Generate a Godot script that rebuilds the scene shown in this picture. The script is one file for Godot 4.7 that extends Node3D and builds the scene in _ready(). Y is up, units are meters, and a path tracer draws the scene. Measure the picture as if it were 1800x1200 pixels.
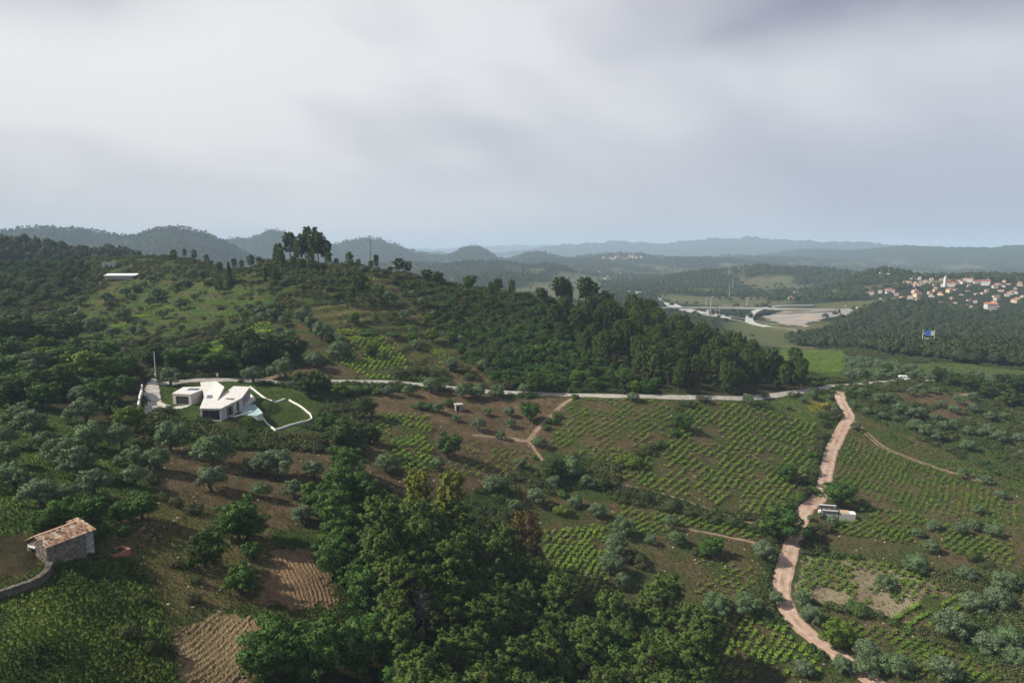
extends Node3D
# A drone's view over olive groves, vineyards and pine woods, with a white house below a wooded hill, a red earth track and a far village.
# Metres, y up. The camera hovers at the origin's axis, 100 m up, and looks along -z.

const EYE := Vector3(0, 100, 0)
const VALLEY := 12.0
const TEAR := 139.4
var rng := RandomNumberGenerator.new()
var taken := {}
var noise := FastNoiseLite.new()
var fine := FastNoiseLite.new()
# terrain lookup, baked on a 2 m grid
const GX0 := -460.0
const GZ0 := -820.0
const GSTEP := 2.0
var gw := 0
var gh := 0
var grid := PackedFloat32Array()
# ground cover lookup, 1 m cells
const ZX0 := -330.0
const ZZ0 := -640.0
const ZW := 760
const ZH := 620
var zone := PackedByteArray()
var kept := PackedByteArray()
var hills: Array = []
var labelled: Array = []
var house_spots: Array = []


func _ready() -> void:
	# ---- camera
	var cam := Camera3D.new()
	cam.name = "camera"
	cam.position = EYE
	cam.rotation.x = -atan(160.0 / 1200.0)
	cam.fov = rad_to_deg(2.0 * atan(0.5))
	cam.near = 1.0
	cam.far = 40000.0
	add_child(cam)
	# ---- sky, air and exposure
	var we := WorldEnvironment.new()
	we.name = "world_environment"
	var env := Environment.new()
	env.background_mode = Environment.BG_SKY
	var sky := Sky.new()
	var pano := PanoramaSkyMaterial.new()
	pano.panorama = sky_picture()
	sky.sky_material = pano
	env.sky = sky
	env.background_energy_multiplier = 0.62
	env.tonemap_mode = Environment.TONE_MAPPER_LINEAR
	env.tonemap_exposure = 1.6
	env.fog_enabled = true
	env.fog_density = 0.00013
	env.fog_light_color = Color(0.79, 0.90, 1.0)
	env.sdfgi_enabled = true
	env.ssao_enabled = true
	env.ssil_enabled = true
	we.environment = env
	add_child(we)
	# ---- sun: from the left and a little behind the hill, through thin cloud
	var sun := DirectionalLight3D.new()
	sun.name = "sun"
	sun.light_color = Color(1.0, 0.965, 0.90)
	sun.light_energy = 1.6
	sun.light_angular_distance = 0.6
	sun.shadow_enabled = true
	add_child(sun)
	sun.look_at_from_position(Vector3.ZERO, Vector3(0.78, -0.70, -0.08))

	rng.seed = 20240517
	noise.seed = 7
	noise.frequency = 0.02
	noise.fractal_octaves = 4
	fine.seed = 11
	fine.frequency = 0.16
	fine.fractal_octaves = 3
	materials()
	bake_terrain()
	bake_hills()
	bake_zones()
	build_ground()
	build_roads()
	build_white_house()
	build_stone_shed()
	build_small_structures()
	build_motorway()
	build_village()
	prototypes()
	build_trees()
	build_vines()
	build_cover()
	build_far_woods()
	name_trees()


# ------------------------------------------------------------------ sky
func sky_picture() -> ImageTexture:
	var w := 1024
	var h := 512
	var im := Image.create(w, h, false, Image.FORMAT_RGBF)
	var n := FastNoiseLite.new()
	n.seed = 5
	n.frequency = 0.55
	n.fractal_octaves = 5
	n.fractal_gain = 0.5
	var wn := FastNoiseLite.new()
	wn.seed = 9
	wn.frequency = 0.35
	wn.fractal_octaves = 3
	var gap := Color(0.225, 0.25, 0.36)
	var mid := Color(0.47, 0.485, 0.56)
	var lit := Color(0.86, 0.865, 0.875)
	for j in h:
		var el := PI * (0.5 - (j + 0.5) / h)
		for i in w:
			var az := TAU * (i + 0.5) / w
			var e := maxf(el, 0.0)
			var d := Vector3(sin(az) * cos(e), sin(e), -cos(az) * cos(e))
			var p := Vector2(d.x, d.z) / (d.y + 0.30)
			var wx := wn.get_noise_2d(p.x, p.y) * 1.3
			var cover := 0.45 * n.get_noise_2d(p.x * 0.8 + wx + p.y * 0.25, p.y * 1.1 + wx * 0.6 + 3.0) + 1.05 * n.get_noise_3d(d.x * 4.6 + wx * 0.5 + d.y * 3.0, d.y * 7.5, d.z * 4.6)
			# the cloud sheet tears open overhead: blue-grey gaps between long soft edges
			var tear := n.get_noise_2d(p.x * 0.62 + TEAR, p.y * 0.62 + wx * 0.7)
			var open := smoothstep(0.24, 0.40, d.y + tear * 0.20 + 0.07 * absf(sin(az)) + 0.10 * maxf(0.0, sin(az * 1.4 + 3.0))) * smoothstep(0.20, 0.31, d.y)
			open *= 0.45 + 0.45 * smoothstep(-0.1, 0.4, tear)
			var bright := clampf(0.42 + cover * 0.68 + 0.30 * exp(-pow((wrapf(az, -PI, PI) + 0.16) / 0.5, 2.0)) - d.x * 0.28 + 0.38 * smoothstep(0.06, 0.24, d.y) - 0.25 * open, 0.0, 1.0)
			var c := mid.lerp(lit, bright)
			c = c.lerp(gap, open)
			# haze along the horizon, a little bluer away from the sun
			var blue := clampf(0.42 + d.x * 0.95, 0.0, 1.0)
			c = c.lerp(Color(0.40, 0.43, 0.56), 0.42 * blue * (1.0 - open))
			var hz := Color(0.60, 0.615, 0.63).lerp(Color(0.42, 0.465, 0.58), blue)
			c = c.lerp(hz, (1.0 - smoothstep(0.0, 0.26, d.y)) * (0.5 + 0.3 * blue))
			im.set_pixel(i, j, c)
	return ImageTexture.create_from_image(im)


# ------------------------------------------------------------------ materials
var M := {}

func mat(called: String, c: Color, rough := 0.85, spec := 0.3) -> StandardMaterial3D:
	var m := StandardMaterial3D.new()
	m.resource_name = called
	m.albedo_color = c.linear_to_srgb()
	m.roughness = rough
	m.metallic_specular = spec
	M[called] = m
	return m

func grain(seed_: int, freq: float, lo: float, hi: float, octaves := 5) -> NoiseTexture2D:
	var n := FastNoiseLite.new()
	n.seed = seed_
	n.frequency = freq
	n.fractal_octaves = octaves
	var t := NoiseTexture2D.new()
	t.width = 512
	t.height = 512
	t.seamless = true
	t.noise = n
	var g := Gradient.new()
	g.set_color(0, Color(lo, lo, lo))
	g.set_color(1, Color(hi, hi, hi))
	t.color_ramp = g
	return t

func bumps(seed_: int, freq: float, strength: float) -> NoiseTexture2D:
	var n := FastNoiseLite.new()
	n.seed = seed_
	n.frequency = freq
	n.fractal_octaves = 5
	var t := NoiseTexture2D.new()
	t.width = 512
	t.height = 512
	t.seamless = true
	t.as_normal_map = true
	t.bump_strength = strength
	t.noise = n
	return t

func world_grain(m: StandardMaterial3D, tex: Texture2D, per_metre: float, nrm: Texture2D = null, depth := 1.0) -> void:
	m.albedo_texture = tex
	m.uv1_triplanar = true
	m.uv1_world_triplanar = true
	m.uv1_scale = Vector3.ONE * per_metre
	if nrm:
		m.normal_enabled = true
		m.normal_texture = nrm
		m.normal_scale = depth

func materials() -> void:
	var speck := grain(3, 0.035, 0.70, 1.0)
	var blotch := grain(14, 0.02, 0.55, 1.0)
	var soft := grain(4, 0.012, 0.75, 1.0)
	var rough_n := bumps(8, 0.03, 9.0)
	var g := mat("ground", Color(0.80, 0.82, 0.74), 0.95, 0.15)
	g.vertex_color_use_as_albedo = true
	world_grain(g, speck, 0.13, rough_n, 1.0)
	var fg := mat("foliage", Color(0.72, 0.84, 0.64), 0.7, 0.25)
	fg.vertex_color_use_as_albedo = true
	fg.backlight_enabled = true
	fg.backlight = Color(0.42, 0.46, 0.30)
	var bk := mat("bark", Color(1, 1, 1), 0.9, 0.2)
	bk.vertex_color_use_as_albedo = true
	world_grain(bk, speck, 0.6)
	var tr := mat("track", Color(1, 1, 1), 0.95, 0.15)
	tr.vertex_color_use_as_albedo = true
	world_grain(tr, speck, 0.22, rough_n, 0.7)
	world_grain(mat("concrete", Color(0.52, 0.505, 0.485), 0.8), soft, 0.25, rough_n, 0.15)
	world_grain(mat("roof_concrete", Color(0.60, 0.59, 0.57), 0.8), soft, 0.2, rough_n, 0.15)
	world_grain(mat("white_wall", Color(0.78, 0.775, 0.76), 0.8), soft, 0.35)
	world_grain(mat("block", Color(0.42, 0.41, 0.40), 0.9), speck, 0.9)
	world_grain(mat("stone", Color(0.34, 0.30, 0.25), 0.9), speck, 0.8, rough_n, 0.6)
	var st := mat("stones", Color(1, 1, 1), 0.92)
	st.vertex_color_use_as_albedo = true
	world_grain(st, speck, 1.1)
	var ti := mat("tiles", Color(1, 1, 1), 0.85)
	ti.vertex_color_use_as_albedo = true
	world_grain(mat("shade_toned_plaster", Color(0.46, 0.47, 0.45), 0.9), blotch, 0.16)  # annex whitewash toned down so its colour carries shade; blotches are stains
	mat("mortar", Color(0.15, 0.135, 0.115), 0.95)
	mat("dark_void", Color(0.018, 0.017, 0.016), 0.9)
	mat("dark_door", Color(0.035, 0.034, 0.036), 0.5)
	mat("glass", Color(0.03, 0.035, 0.045), 0.08, 0.6)
	mat("shutter", Color(0.13, 0.075, 0.05), 0.6)
	mat("frame", Color(0.06, 0.055, 0.05), 0.5)
	mat("steel", Color(0.5, 0.52, 0.54), 0.45)
	mat("wood_pole", Color(0.20, 0.17, 0.14), 0.9)
	mat("solar", Color(0.02, 0.028, 0.06), 0.15, 0.6)
	mat("pool_water", Color(0.33, 0.48, 0.52), 0.06, 0.5)
	mat("black_sheet", Color(0.022, 0.022, 0.024), 0.6)
	mat("tan_board", Color(0.36, 0.26, 0.17), 0.85)
	mat("white_paint", Color(0.80, 0.80, 0.80), 0.5)
	mat("blue_paint", Color(0.03, 0.12, 0.42), 0.5)
	mat("brick_rim", Color(0.25, 0.115, 0.075), 0.9)
	world_grain(mat("asphalt_pale", Color(0.40, 0.40, 0.39), 0.9), soft, 0.05)
	mat("house_white", Color(0.45, 0.445, 0.43), 0.85)
	mat("house_cream", Color(0.50, 0.42, 0.29), 0.85)
	mat("house_grey", Color(0.42, 0.41, 0.40), 0.85)
	mat("roof_red", Color(0.23, 0.085, 0.058), 0.9)
	mat("roof_orange", Color(0.33, 0.14, 0.08), 0.9)
	mat("roof_brown", Color(0.25, 0.12, 0.085), 0.9)
	mat("pane_dark", Color(0.05, 0.055, 0.06), 0.3)


# ------------------------------------------------------------------ scene tree helpers
func numbered(called: String) -> String:
	var k: int = taken.get(called, 0)
	taken[called] = k + 1
	return called if k == 0 else "%s_%03d" % [called, k]

func tag(o: Node3D, label: String, category: String, group := "", kind := "") -> void:
	o.set_meta("label", label)
	if category != "":
		o.set_meta("category", category)
	if group != "":
		o.set_meta("group", group)
	if kind != "":
		o.set_meta("kind", kind)

func thing(called: String, label: String, category: String, at: Vector3, turn := 0.0, group := "") -> Node3D:
	var o := Node3D.new()
	o.name = numbered(called)
	add_child(o)
	o.position = at
	o.rotation.y = turn
	tag(o, label, category, group)
	return o

func part(called: String, mesh: Mesh, m: Material, parent: Node3D) -> MeshInstance3D:
	var o := MeshInstance3D.new()
	o.name = called
	o.mesh = mesh
	o.material_override = m
	parent.add_child(o, true)
	return o

func single(called: String, mesh: Mesh, m: Material, label: String, category: String, group := "", kind := "", at := Vector3.ZERO) -> MeshInstance3D:
	var o := MeshInstance3D.new()
	o.name = numbered(called)
	o.mesh = mesh
	o.material_override = m
	add_child(o)
	o.position = at
	tag(o, label, category, group, kind)
	return o

func scatter(called: String, mesh: Mesh, m: Material, places: Array, tints: Array, label: String, parent: Node3D = null) -> void:
	if places.is_empty():
		return
	var mm := MultiMesh.new()
	mm.transform_format = MultiMesh.TRANSFORM_3D
	mm.use_colors = true
	mm.mesh = mesh
	mm.instance_count = places.size()
	for i in places.size():
		var t: Transform3D = places[i]
		mm.set_instance_transform(i, t)
		var c: Color = tints[i]
		mm.set_instance_color(i, c)
	var o := MultiMeshInstance3D.new()
	o.multimesh = mm
	o.material_override = m
	o.name = numbered(called)
	if parent:
		parent.add_child(o, true)
		o.set_meta("kind", "stuff")
	else:
		add_child(o)
		tag(o, label, "vegetation", "", "stuff")


# ------------------------------------------------------------------ mesh helper
class Geo:
	var v := PackedVector3Array()
	var n := PackedVector3Array()
	var c := PackedColorArray()

	func tri(p: Vector3, q: Vector3, r: Vector3, nn: Vector3, col := Color.WHITE) -> void:
		if (q - p).cross(r - p).dot(nn) > 0.0:
			v.append(p); v.append(r); v.append(q)
		else:
			v.append(p); v.append(q); v.append(r)
		n.append(nn); n.append(nn); n.append(nn)
		c.append(col); c.append(col); c.append(col)

	func flat(p: Vector3, q: Vector3, r: Vector3, out: Vector3, col := Color.WHITE) -> void:
		var nn := (q - p).cross(r - p).normalized()
		if nn.dot(out) < 0.0:
			nn = -nn
		tri(p, q, r, nn, col)

	func quad(p: Vector3, q: Vector3, r: Vector3, s: Vector3, out: Vector3, col := Color.WHITE) -> void:
		flat(p, q, r, out, col)
		flat(p, r, s, out, col)

	func box(t: Transform3D, size: Vector3, col := Color.WHITE) -> void:
		# sits on the transform's origin, grows upwards
		var h := size * 0.5
		var k: Array[Vector3] = []
		for y in [0.0, size.y]:
			for q in [Vector2(-1, -1), Vector2(1, -1), Vector2(1, 1), Vector2(-1, 1)]:
				k.append(t * Vector3(q.x * h.x, y, q.y * h.z))
		var b := t.basis
		quad(k[0], k[1], k[2], k[3], -b.y, col)
		quad(k[4], k[5], k[6], k[7], b.y, col)
		quad(k[0], k[1], k[5], k[4], -b.z, col)
		quad(k[2], k[3], k[7], k[6], b.z, col)
		quad(k[1], k[2], k[6], k[5], b.x, col)
		quad(k[3], k[0], k[4], k[7], -b.x, col)

	func tube(pts: Array, radii: Array, sides := 7, col := Color.WHITE) -> void:
		var rings: Array = []
		for i in pts.size():
			var a: Vector3 = pts[maxi(i - 1, 0)]
			var b: Vector3 = pts[mini(i + 1, pts.size() - 1)]
			var ax := (b - a).normalized()
			var s := ax.cross(Vector3(0.31, 0.2, 0.93)).normalized()
			var t := ax.cross(s)
			var ring: Array = []
			for k in sides:
				var an := TAU * k / sides
				ring.append([s * cos(an) + t * sin(an), pts[i] + (s * cos(an) + t * sin(an)) * radii[i]])
			rings.append(ring)
		for i in pts.size() - 1:
			for k in sides:
				var e: Array = rings[i][k]
				var f: Array = rings[i][(k + 1) % sides]
				var g: Array = rings[i + 1][(k + 1) % sides]
				var h: Array = rings[i + 1][k]
				tri(e[1], f[1], g[1], (e[0] + f[0]).normalized(), col)
				tri(e[1], g[1], h[1], (e[0] + f[0]).normalized(), col)

	func mesh() -> ArrayMesh:
		var a := []
		a.resize(Mesh.ARRAY_MAX)
		a[Mesh.ARRAY_VERTEX] = v
		a[Mesh.ARRAY_NORMAL] = n
		a[Mesh.ARRAY_COLOR] = c
		var m := ArrayMesh.new()
		m.add_surface_from_arrays(Mesh.PRIMITIVE_TRIANGLES, a)
		return m


func rdir() -> Vector3:
	var y := rng.randf_range(-1.0, 1.0)
	var a := rng.randf() * TAU
	var r := sqrt(1.0 - y * y)
	return Vector3(r * cos(a), y, r * sin(a))


# ------------------------------------------------------------------ terrain
func bake_terrain() -> void:
	var n := TERRAIN_WEIGHTS.size() - 1
	var cw := 112
	var ch := 80
	var im := Image.create(cw, ch, false, Image.FORMAT_RF)
	var px := PackedFloat32Array()
	var pz := PackedFloat32Array()
	for i in n:
		px.append(TERRAIN_POINTS[i * 2])
		pz.append(TERRAIN_POINTS[i * 2 + 1])
	var wt := PackedFloat64Array(TERRAIN_WEIGHTS)
	for j in ch:
		for i in cw:
			var x := GX0 + (i + 0.5) * 10.0
			var z := GZ0 + (j + 0.5) * 10.0
			var s := wt[n]
			for k in n:
				var dx := x - px[k]
				var dz := z - pz[k]
				s -= wt[k] * sqrt(dx * dx + dz * dz + 625.0)
			im.set_pixel(i, j, Color(s, 0, 0))
	im.resize(cw * 5, ch * 5, Image.INTERPOLATE_CUBIC)
	gw = cw * 5
	gh = ch * 5
	grid = im.get_data().to_float32_array()
	for i in HILL_LIST.size() / 6:
		var o := i * 6
		hills.append([HILL_LIST[o], HILL_LIST[o + 1], HILL_LIST[o + 2] + 88.0, 1.0 / HILL_LIST[o + 3], 1.0 / HILL_LIST[o + 4], cos(HILL_LIST[o + 5]), sin(HILL_LIST[o + 5])])

func near_height(x: float, z: float) -> float:
	var fx := clampf((x - GX0) / GSTEP - 0.5, 0.0, gw - 1.001)
	var fz := clampf((z - GZ0) / GSTEP - 0.5, 0.0, gh - 1.001)
	var ix := int(fx)
	var iz := int(fz)
	fx -= ix
	fz -= iz
	var o := iz * gw + ix
	return lerpf(lerpf(grid[o], grid[o + 1], fx), lerpf(grid[o + gw], grid[o + gw + 1], fx), fz)

# the hills beyond, summed once on a fan-shaped grid and looked up from there
const FAN_W := 241
const FAN_H := 180
var fan := PackedFloat32Array()
var fan_k := log(24000.0 / 480.0)

func bake_hills() -> void:
	fan.resize(FAN_W * FAN_H)
	for j in FAN_H:
		var d := 480.0 * exp(fan_k * j / (FAN_H - 1.0))
		for i in FAN_W:
			var a := deg_to_rad(-84.0 + 0.7 * i)
			var x := sin(a) * d
			var z := -cos(a) * d
			var acc := 0.0
			for hl in hills:
				var dx: float = x - hl[0]
				var dz: float = z - hl[1]
				var u: float = (dx * hl[5] + dz * hl[6]) * hl[3]
				var w: float = (dx * hl[6] - dz * hl[5]) * hl[4]
				var q := u * u + w * w
				if q < 9.0:
					var g: float = hl[2] * exp(-q)
					acc += g * g * g * g
			fan[j * FAN_W + i] = sqrt(sqrt(acc))

func far_height(x: float, z: float) -> float:
	var d := sqrt(x * x + z * z)
	var fj := clampf(log(maxf(d, 481.0) / 480.0) / fan_k * (FAN_H - 1.0), 0.0, FAN_H - 1.001)
	var fi := clampf((rad_to_deg(atan2(x, -z)) + 84.0) / 0.7, 0.0, FAN_W - 1.001)
	var ji := int(fj)
	var ii := int(fi)
	fj -= ji
	fi -= ii
	var o := ji * FAN_W + ii
	var h := lerpf(lerpf(fan[o], fan[o + 1], fi), lerpf(fan[o + FAN_W], fan[o + FAN_W + 1], fi), fj)
	var rough := clampf((d - 900.0) / 3000.0, 0.0, 1.0)
	return VALLEY + h + noise.get_noise_2d(x * 0.12, z * 0.12) * (4.0 + h * 0.22) * rough + noise.get_noise_2d(x * 0.45 + 300.0, z * 0.45) * (1.5 + h * 0.10) * rough

func height(x: float, z: float) -> float:
	var d := sqrt(x * x + z * z)
	var h := 0.0
	if d < 560.0:
		h = near_height(x, z)
	elif d > 760.0:
		h = far_height(x, z)
	else:
		h = lerpf(near_height(x, z), far_height(x, z), smoothstep(560.0, 760.0, d))
	h += noise.get_noise_2d(x * 1.6, z * 1.6) * 0.35 + fine.get_noise_2d(x, z) * 0.10
	if d > 262.0 and d < 540.0 and x < 70.0:
		var w := smoothstep(262.0, 285.0, d) * (1.0 - smoothstep(450.0, 540.0, d)) * (1.0 - smoothstep(0.0, 70.0, x))
		h += w * terrace(x, z, h) * 1.1
	if d < 300.0:
		for p in PADS:
			var q := Vector2(x - p[0], z - p[1]).length()
			if q < p[3]:
				h = lerpf(h, p[4], 1.0 - smoothstep(p[2], p[3], q))
	return h

# stepped banks on the old terraces: -1..1, steep where a bank falls
func terrace(x: float, z: float, h: float) -> float:
	var s := (h + noise.get_noise_2d(x * 0.5 + 70.0, z * 0.5) * 3.0) / 3.4
	var f := s - floorf(s)
	return smoothstep(0.62, 0.98, f) * 2.0 - 1.0 - (f * 2.0 - 1.0)

func on_bank(x: float, z: float) -> bool:
	var d := sqrt(x * x + z * z)
	if d < 275.0 or d > 480.0 or x > 30.0:
		return false
	var s := (near_height(x, z) + noise.get_noise_2d(x * 1.6, z * 1.6) * 0.35 + noise.get_noise_2d(x * 0.5 + 70.0, z * 0.5) * 3.0) / 3.4
	return s - floorf(s) > 0.66

func on_ground(x: float, z: float, up := 0.0) -> Vector3:
	return Vector3(x, height(x, z) + up, z)

func poly(a: Array) -> PackedVector2Array:
	var p := PackedVector2Array()
	for i in a.size() / 2:
		p.append(Vector2(a[i * 2], a[i * 2 + 1]))
	return p

func bounds(p: PackedVector2Array) -> Rect2:
	var r := Rect2(p[0], Vector2.ZERO)
	for q in p:
		r = r.expand(q)
	return r

func bake_zones() -> void:
	zone.resize(ZW * ZH)
	zone.fill(0)
	kept.resize(ZW * ZH)
	kept.fill(0)
	for z in ZONE_LIST:
		var p := poly(z[1])
		var b := bounds(p)
		for j in range(maxi(0, int(b.position.y - ZZ0)), mini(ZH, int(b.end.y - ZZ0) + 1)):
			for i in range(maxi(0, int(b.position.x - ZX0)), mini(ZW, int(b.end.x - ZX0) + 1)):
				if Geometry2D.is_point_in_polygon(Vector2(ZX0 + i + 0.5, ZZ0 + j + 0.5), p):
					zone[j * ZW + i] = z[0]

	# roads keep clear of plants
	for e in [[RED_TRACK, 2.9], [LANE, 2.8], [TWIN_TRACK, 1.3]]:
		clear_line(e[0], e[1])
	for i in FOOT_PATHS.size():
		clear_line(FOOT_PATHS[i], [1.6, 1.2, 1.1, 2.2, 0.9, 1.6][i])
	for w in GARDEN_WALLS:
		clear_line(w, 0.9)
	clear_line(DRY_WALL, 0.7)
	for o in [DRIVE, HOUSE_GROUND_A, HOUSE_GROUND_B, SHED_GROUND]:
		var p := poly(o)
		var b := bounds(p)
		for j in range(int(b.position.y - ZZ0), int(b.end.y - ZZ0) + 2):
			for i in range(int(b.position.x - ZX0), int(b.end.x - ZX0) + 2):
				if Geometry2D.is_point_in_polygon(Vector2(ZX0 + i + 0.5, ZZ0 + j + 0.5), p):
					kept[j * ZW + i] = 1

func clear_line(a: Array, half: float) -> void:
	var l := smooth_line(a, 0.7)
	for q in l:
		for j in range(int(q.y - half - ZZ0), int(q.y + half - ZZ0) + 2):
			for i in range(int(q.x - half - ZX0), int(q.x + half - ZX0) + 2):
				if i >= 0 and j >= 0 and i < ZW and j < ZH and Vector2(ZX0 + i + 0.5, ZZ0 + j + 0.5).distance_to(q) < half:
					kept[j * ZW + i] = 1

func clear_at(x: float, z: float) -> bool:
	var i := int(x - ZX0)
	var j := int(z - ZZ0)
	return i >= 0 and j >= 0 and i < ZW and j < ZH and kept[j * ZW + i] == 1

func zone_at(x: float, z: float) -> int:
	var i := int(x - ZX0)
	var j := int(z - ZZ0)
	if i < 0 or j < 0 or i >= ZW or j >= ZH:
		return 13
	return zone[j * ZW + i]

var ground_pairs := [
	[Color(0.050, 0.078, 0.027), Color(0.105, 0.100, 0.048)],   # 0 scrub
	[Color(0.048, 0.088, 0.022), Color(0.090, 0.122, 0.036)],   # 1 lush grass
	[Color(0.056, 0.110, 0.024), Color(0.110, 0.145, 0.042)],   # 2 meadow
	[Color(0.105, 0.076, 0.050), Color(0.165, 0.112, 0.078)],   # 3 brown soil
	[Color(0.200, 0.155, 0.085), Color(0.120, 0.110, 0.050)],   # 4 dry grass
	[Color(0.205, 0.132, 0.084), Color(0.260, 0.176, 0.112)],   # 5 ploughed red
	[Color(0.138, 0.094, 0.064), Color(0.074, 0.090, 0.034)],   # 6 vineyard soil with weeds
	[Color(0.330, 0.280, 0.210), Color(0.210, 0.165, 0.115)],   # 7 pale sandy soil
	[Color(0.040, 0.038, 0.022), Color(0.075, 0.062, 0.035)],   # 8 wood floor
	[Color(0.300, 0.290, 0.270), Color(0.250, 0.240, 0.220)],   # 9 gravel
	[Color(0.420, 0.330, 0.030), Color(0.130, 0.140, 0.030)],   # 10 yellow flowers
	[Color(0.080, 0.115, 0.034), Color(0.130, 0.140, 0.060)],   # 11 valley grass
	[Color(0.310, 0.225, 0.140), Color(0.235, 0.170, 0.098)],   # 12 ploughed tan
	[Color(0.09, 0.11, 0.05), Color(0.09, 0.11, 0.05)],   # 13 far
	[Color(0.070, 0.072, 0.034), Color(0.105, 0.090, 0.050)],   # 14 dense maquis
]

func ground_color(x: float, z: float, d: float, y: float) -> Color:
	var f := fine.get_noise_2d(x * 2.3, z * 2.3)
	var k := zone_at(x + f * 1.6, z + fine.get_noise_2d(x + 50.0, z) * 2.0) if d < 640.0 else 13
	if k == 13:
		# valley floor, woods and patchwork on the hills beyond
		var a := noise.get_noise_2d(x * 0.16 + 30.0, z * 0.16)
		var b := noise.get_noise_2d(x * 0.5, z * 0.5 + 90.0)
		var hh := y - VALLEY
		var wood := smoothstep(-0.12, 0.12, a + hh * 0.012 - 0.05)
		var c := Color(0.105, 0.125, 0.050).lerp(Color(0.165, 0.150, 0.090), clampf(0.5 + b * 1.2, 0.0, 1.0))
		c = c.lerp(Color(0.034, 0.046, 0.022), wood)
		return c * (1.0 + 0.25 * f)
	if k in [2, 4] and on_bank(x, z):
		k = 0
	var t := clampf(0.5 + noise.get_noise_2d(x * 4.0, z * 4.0) * 1.3 + f * 0.5, 0.0, 1.0)
	var pr: Array = ground_pairs[k]
	var lo: Color = pr[0]
	return lo.lerp(pr[1], t) * (1.0 + 0.22 * f)

func build_ground() -> void:
	# one sheet, finer towards the middle of the valley view, out past the last ridge
	var az := PackedFloat32Array()
	var a := -78.0
	while a < 78.0:
		az.append(deg_to_rad(a))
		a += 0.11 if absf(a) < 42.0 else 1.5
	var rad := PackedFloat32Array()
	var r := 30.0
	while r < 15500.0:
		rad.append(r)
		r *= 1.0055 if r < 700.0 and r > 70.0 else (1.015 if r < 4000.0 else 1.025)
	var na := az.size()
	var nr := rad.size()
	var v := PackedVector3Array()
	var c := PackedColorArray()
	v.resize(na * nr)
	c.resize(na * nr)
	for j in nr:
		for i in na:
			var x := sin(az[i]) * rad[j]
			var z := -cos(az[i]) * rad[j]
			var y := height(x, z)
			v[j * na + i] = Vector3(x, y, z)
			c[j * na + i] = ground_color(x, z, rad[j], y)
	var n := PackedVector3Array()
	n.resize(na * nr)
	for j in nr:
		for i in na:
			var e := v[j * na + mini(i + 1, na - 1)] - v[j * na + maxi(i - 1, 0)]
			var s := v[mini(j + 1, nr - 1) * na + i] - v[maxi(j - 1, 0) * na + i]
			n[j * na + i] = e.cross(s).normalized()
	var idx := PackedInt32Array()
	idx.resize((na - 1) * (nr - 1) * 6)
	var o := 0
	for j in nr - 1:
		for i in na - 1:
			var p := j * na + i
			idx[o] = p
			idx[o + 1] = p + na
			idx[o + 2] = p + 1
			idx[o + 3] = p + 1
			idx[o + 4] = p + na
			idx[o + 5] = p + na + 1
			o += 6
	var arr := []
	arr.resize(Mesh.ARRAY_MAX)
	arr[Mesh.ARRAY_VERTEX] = v
	arr[Mesh.ARRAY_NORMAL] = n
	arr[Mesh.ARRAY_COLOR] = c
	arr[Mesh.ARRAY_INDEX] = idx
	var m := ArrayMesh.new()
	m.add_surface_from_arrays(Mesh.PRIMITIVE_TRIANGLES, arr)
	single("ground", m, M["ground"], "rolling terraced ground of grass, brown soil and scrub reaching to the hills", "", "", "structure")
	ploughed("ploughed_field", PLOUGHED_RED, FURROWS_RED, 0.75, ground_pairs[5], "red brown ploughed strip with curved furrows beside the tall oak")
	ploughed("ploughed_field", PLOUGHED_TAN, FURROWS_TAN, 0.8, ground_pairs[12], "pale tan tilled strip at the bottom beside the long grass")

func ploughed(called: String, pts: Array, dir: Array, gap: float, pair: Array, label: String) -> void:
	var along := Vector2(dir[0], dir[1])
	var p := poly(pts)
	var b := bounds(p).grow(0.5)
	var st := 0.22
	var nx := int(b.size.x / st)
	var nz := int(b.size.y / st)
	var across := Vector2(-along.y, along.x).normalized()
	var g := Geo.new()
	var hs := PackedFloat32Array()
	hs.resize((nx + 1) * (nz + 1))
	for j in nz + 1:
		for i in nx + 1:
			var q := b.position + Vector2(i, j) * st
			var bend := 0.004 * pow(q.dot(along.normalized()) - b.get_center().dot(along.normalized()), 2.0)
			var ph := (q.dot(across) + bend + fine.get_noise_2d(q.x * 0.6, q.y * 0.6) * 0.5) / gap
			hs[j * (nx + 1) + i] = height(q.x, q.y) + 0.16 + 0.075 * sin(TAU * ph) * (0.7 + 0.6 * fine.get_noise_2d(q.x * 1.5, q.y * 1.5)) + 0.13 * fine.get_noise_2d(q.x * 14.0, q.y * 14.0)
	for j in nz:
		for i in nx:
			var q := b.position + Vector2(i, j) * st
			if not Geometry2D.is_point_in_polygon(q + Vector2(fine.get_noise_2d(q.x * 2.0, q.y * 2.0), fine.get_noise_2d(q.y * 2.0, q.x * 2.0)) * 3.0, p):
				continue
			var o := j * (nx + 1) + i
			var a := Vector3(q.x, hs[o], q.y)
			var e := Vector3(q.x + st, hs[o + 1], q.y)
			var f := Vector3(q.x + st, hs[o + nx + 2], q.y + st)
			var h := Vector3(q.x, hs[o + nx + 1], q.y + st)
			var lo: Color = pair[0]
			var cc := lo.lerp(pair[1], clampf(0.5 + noise.get_noise_2d(q.x * 6.0, q.y * 6.0), 0.0, 1.0)) * (1.0 + 0.25 * fine.get_noise_2d(q.x * 9.0, q.y * 9.0))
			g.quad(a, e, f, h, Vector3.UP, cc)
	single(called, g.mesh(), M["ground"], label, "", "", "structure")


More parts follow.
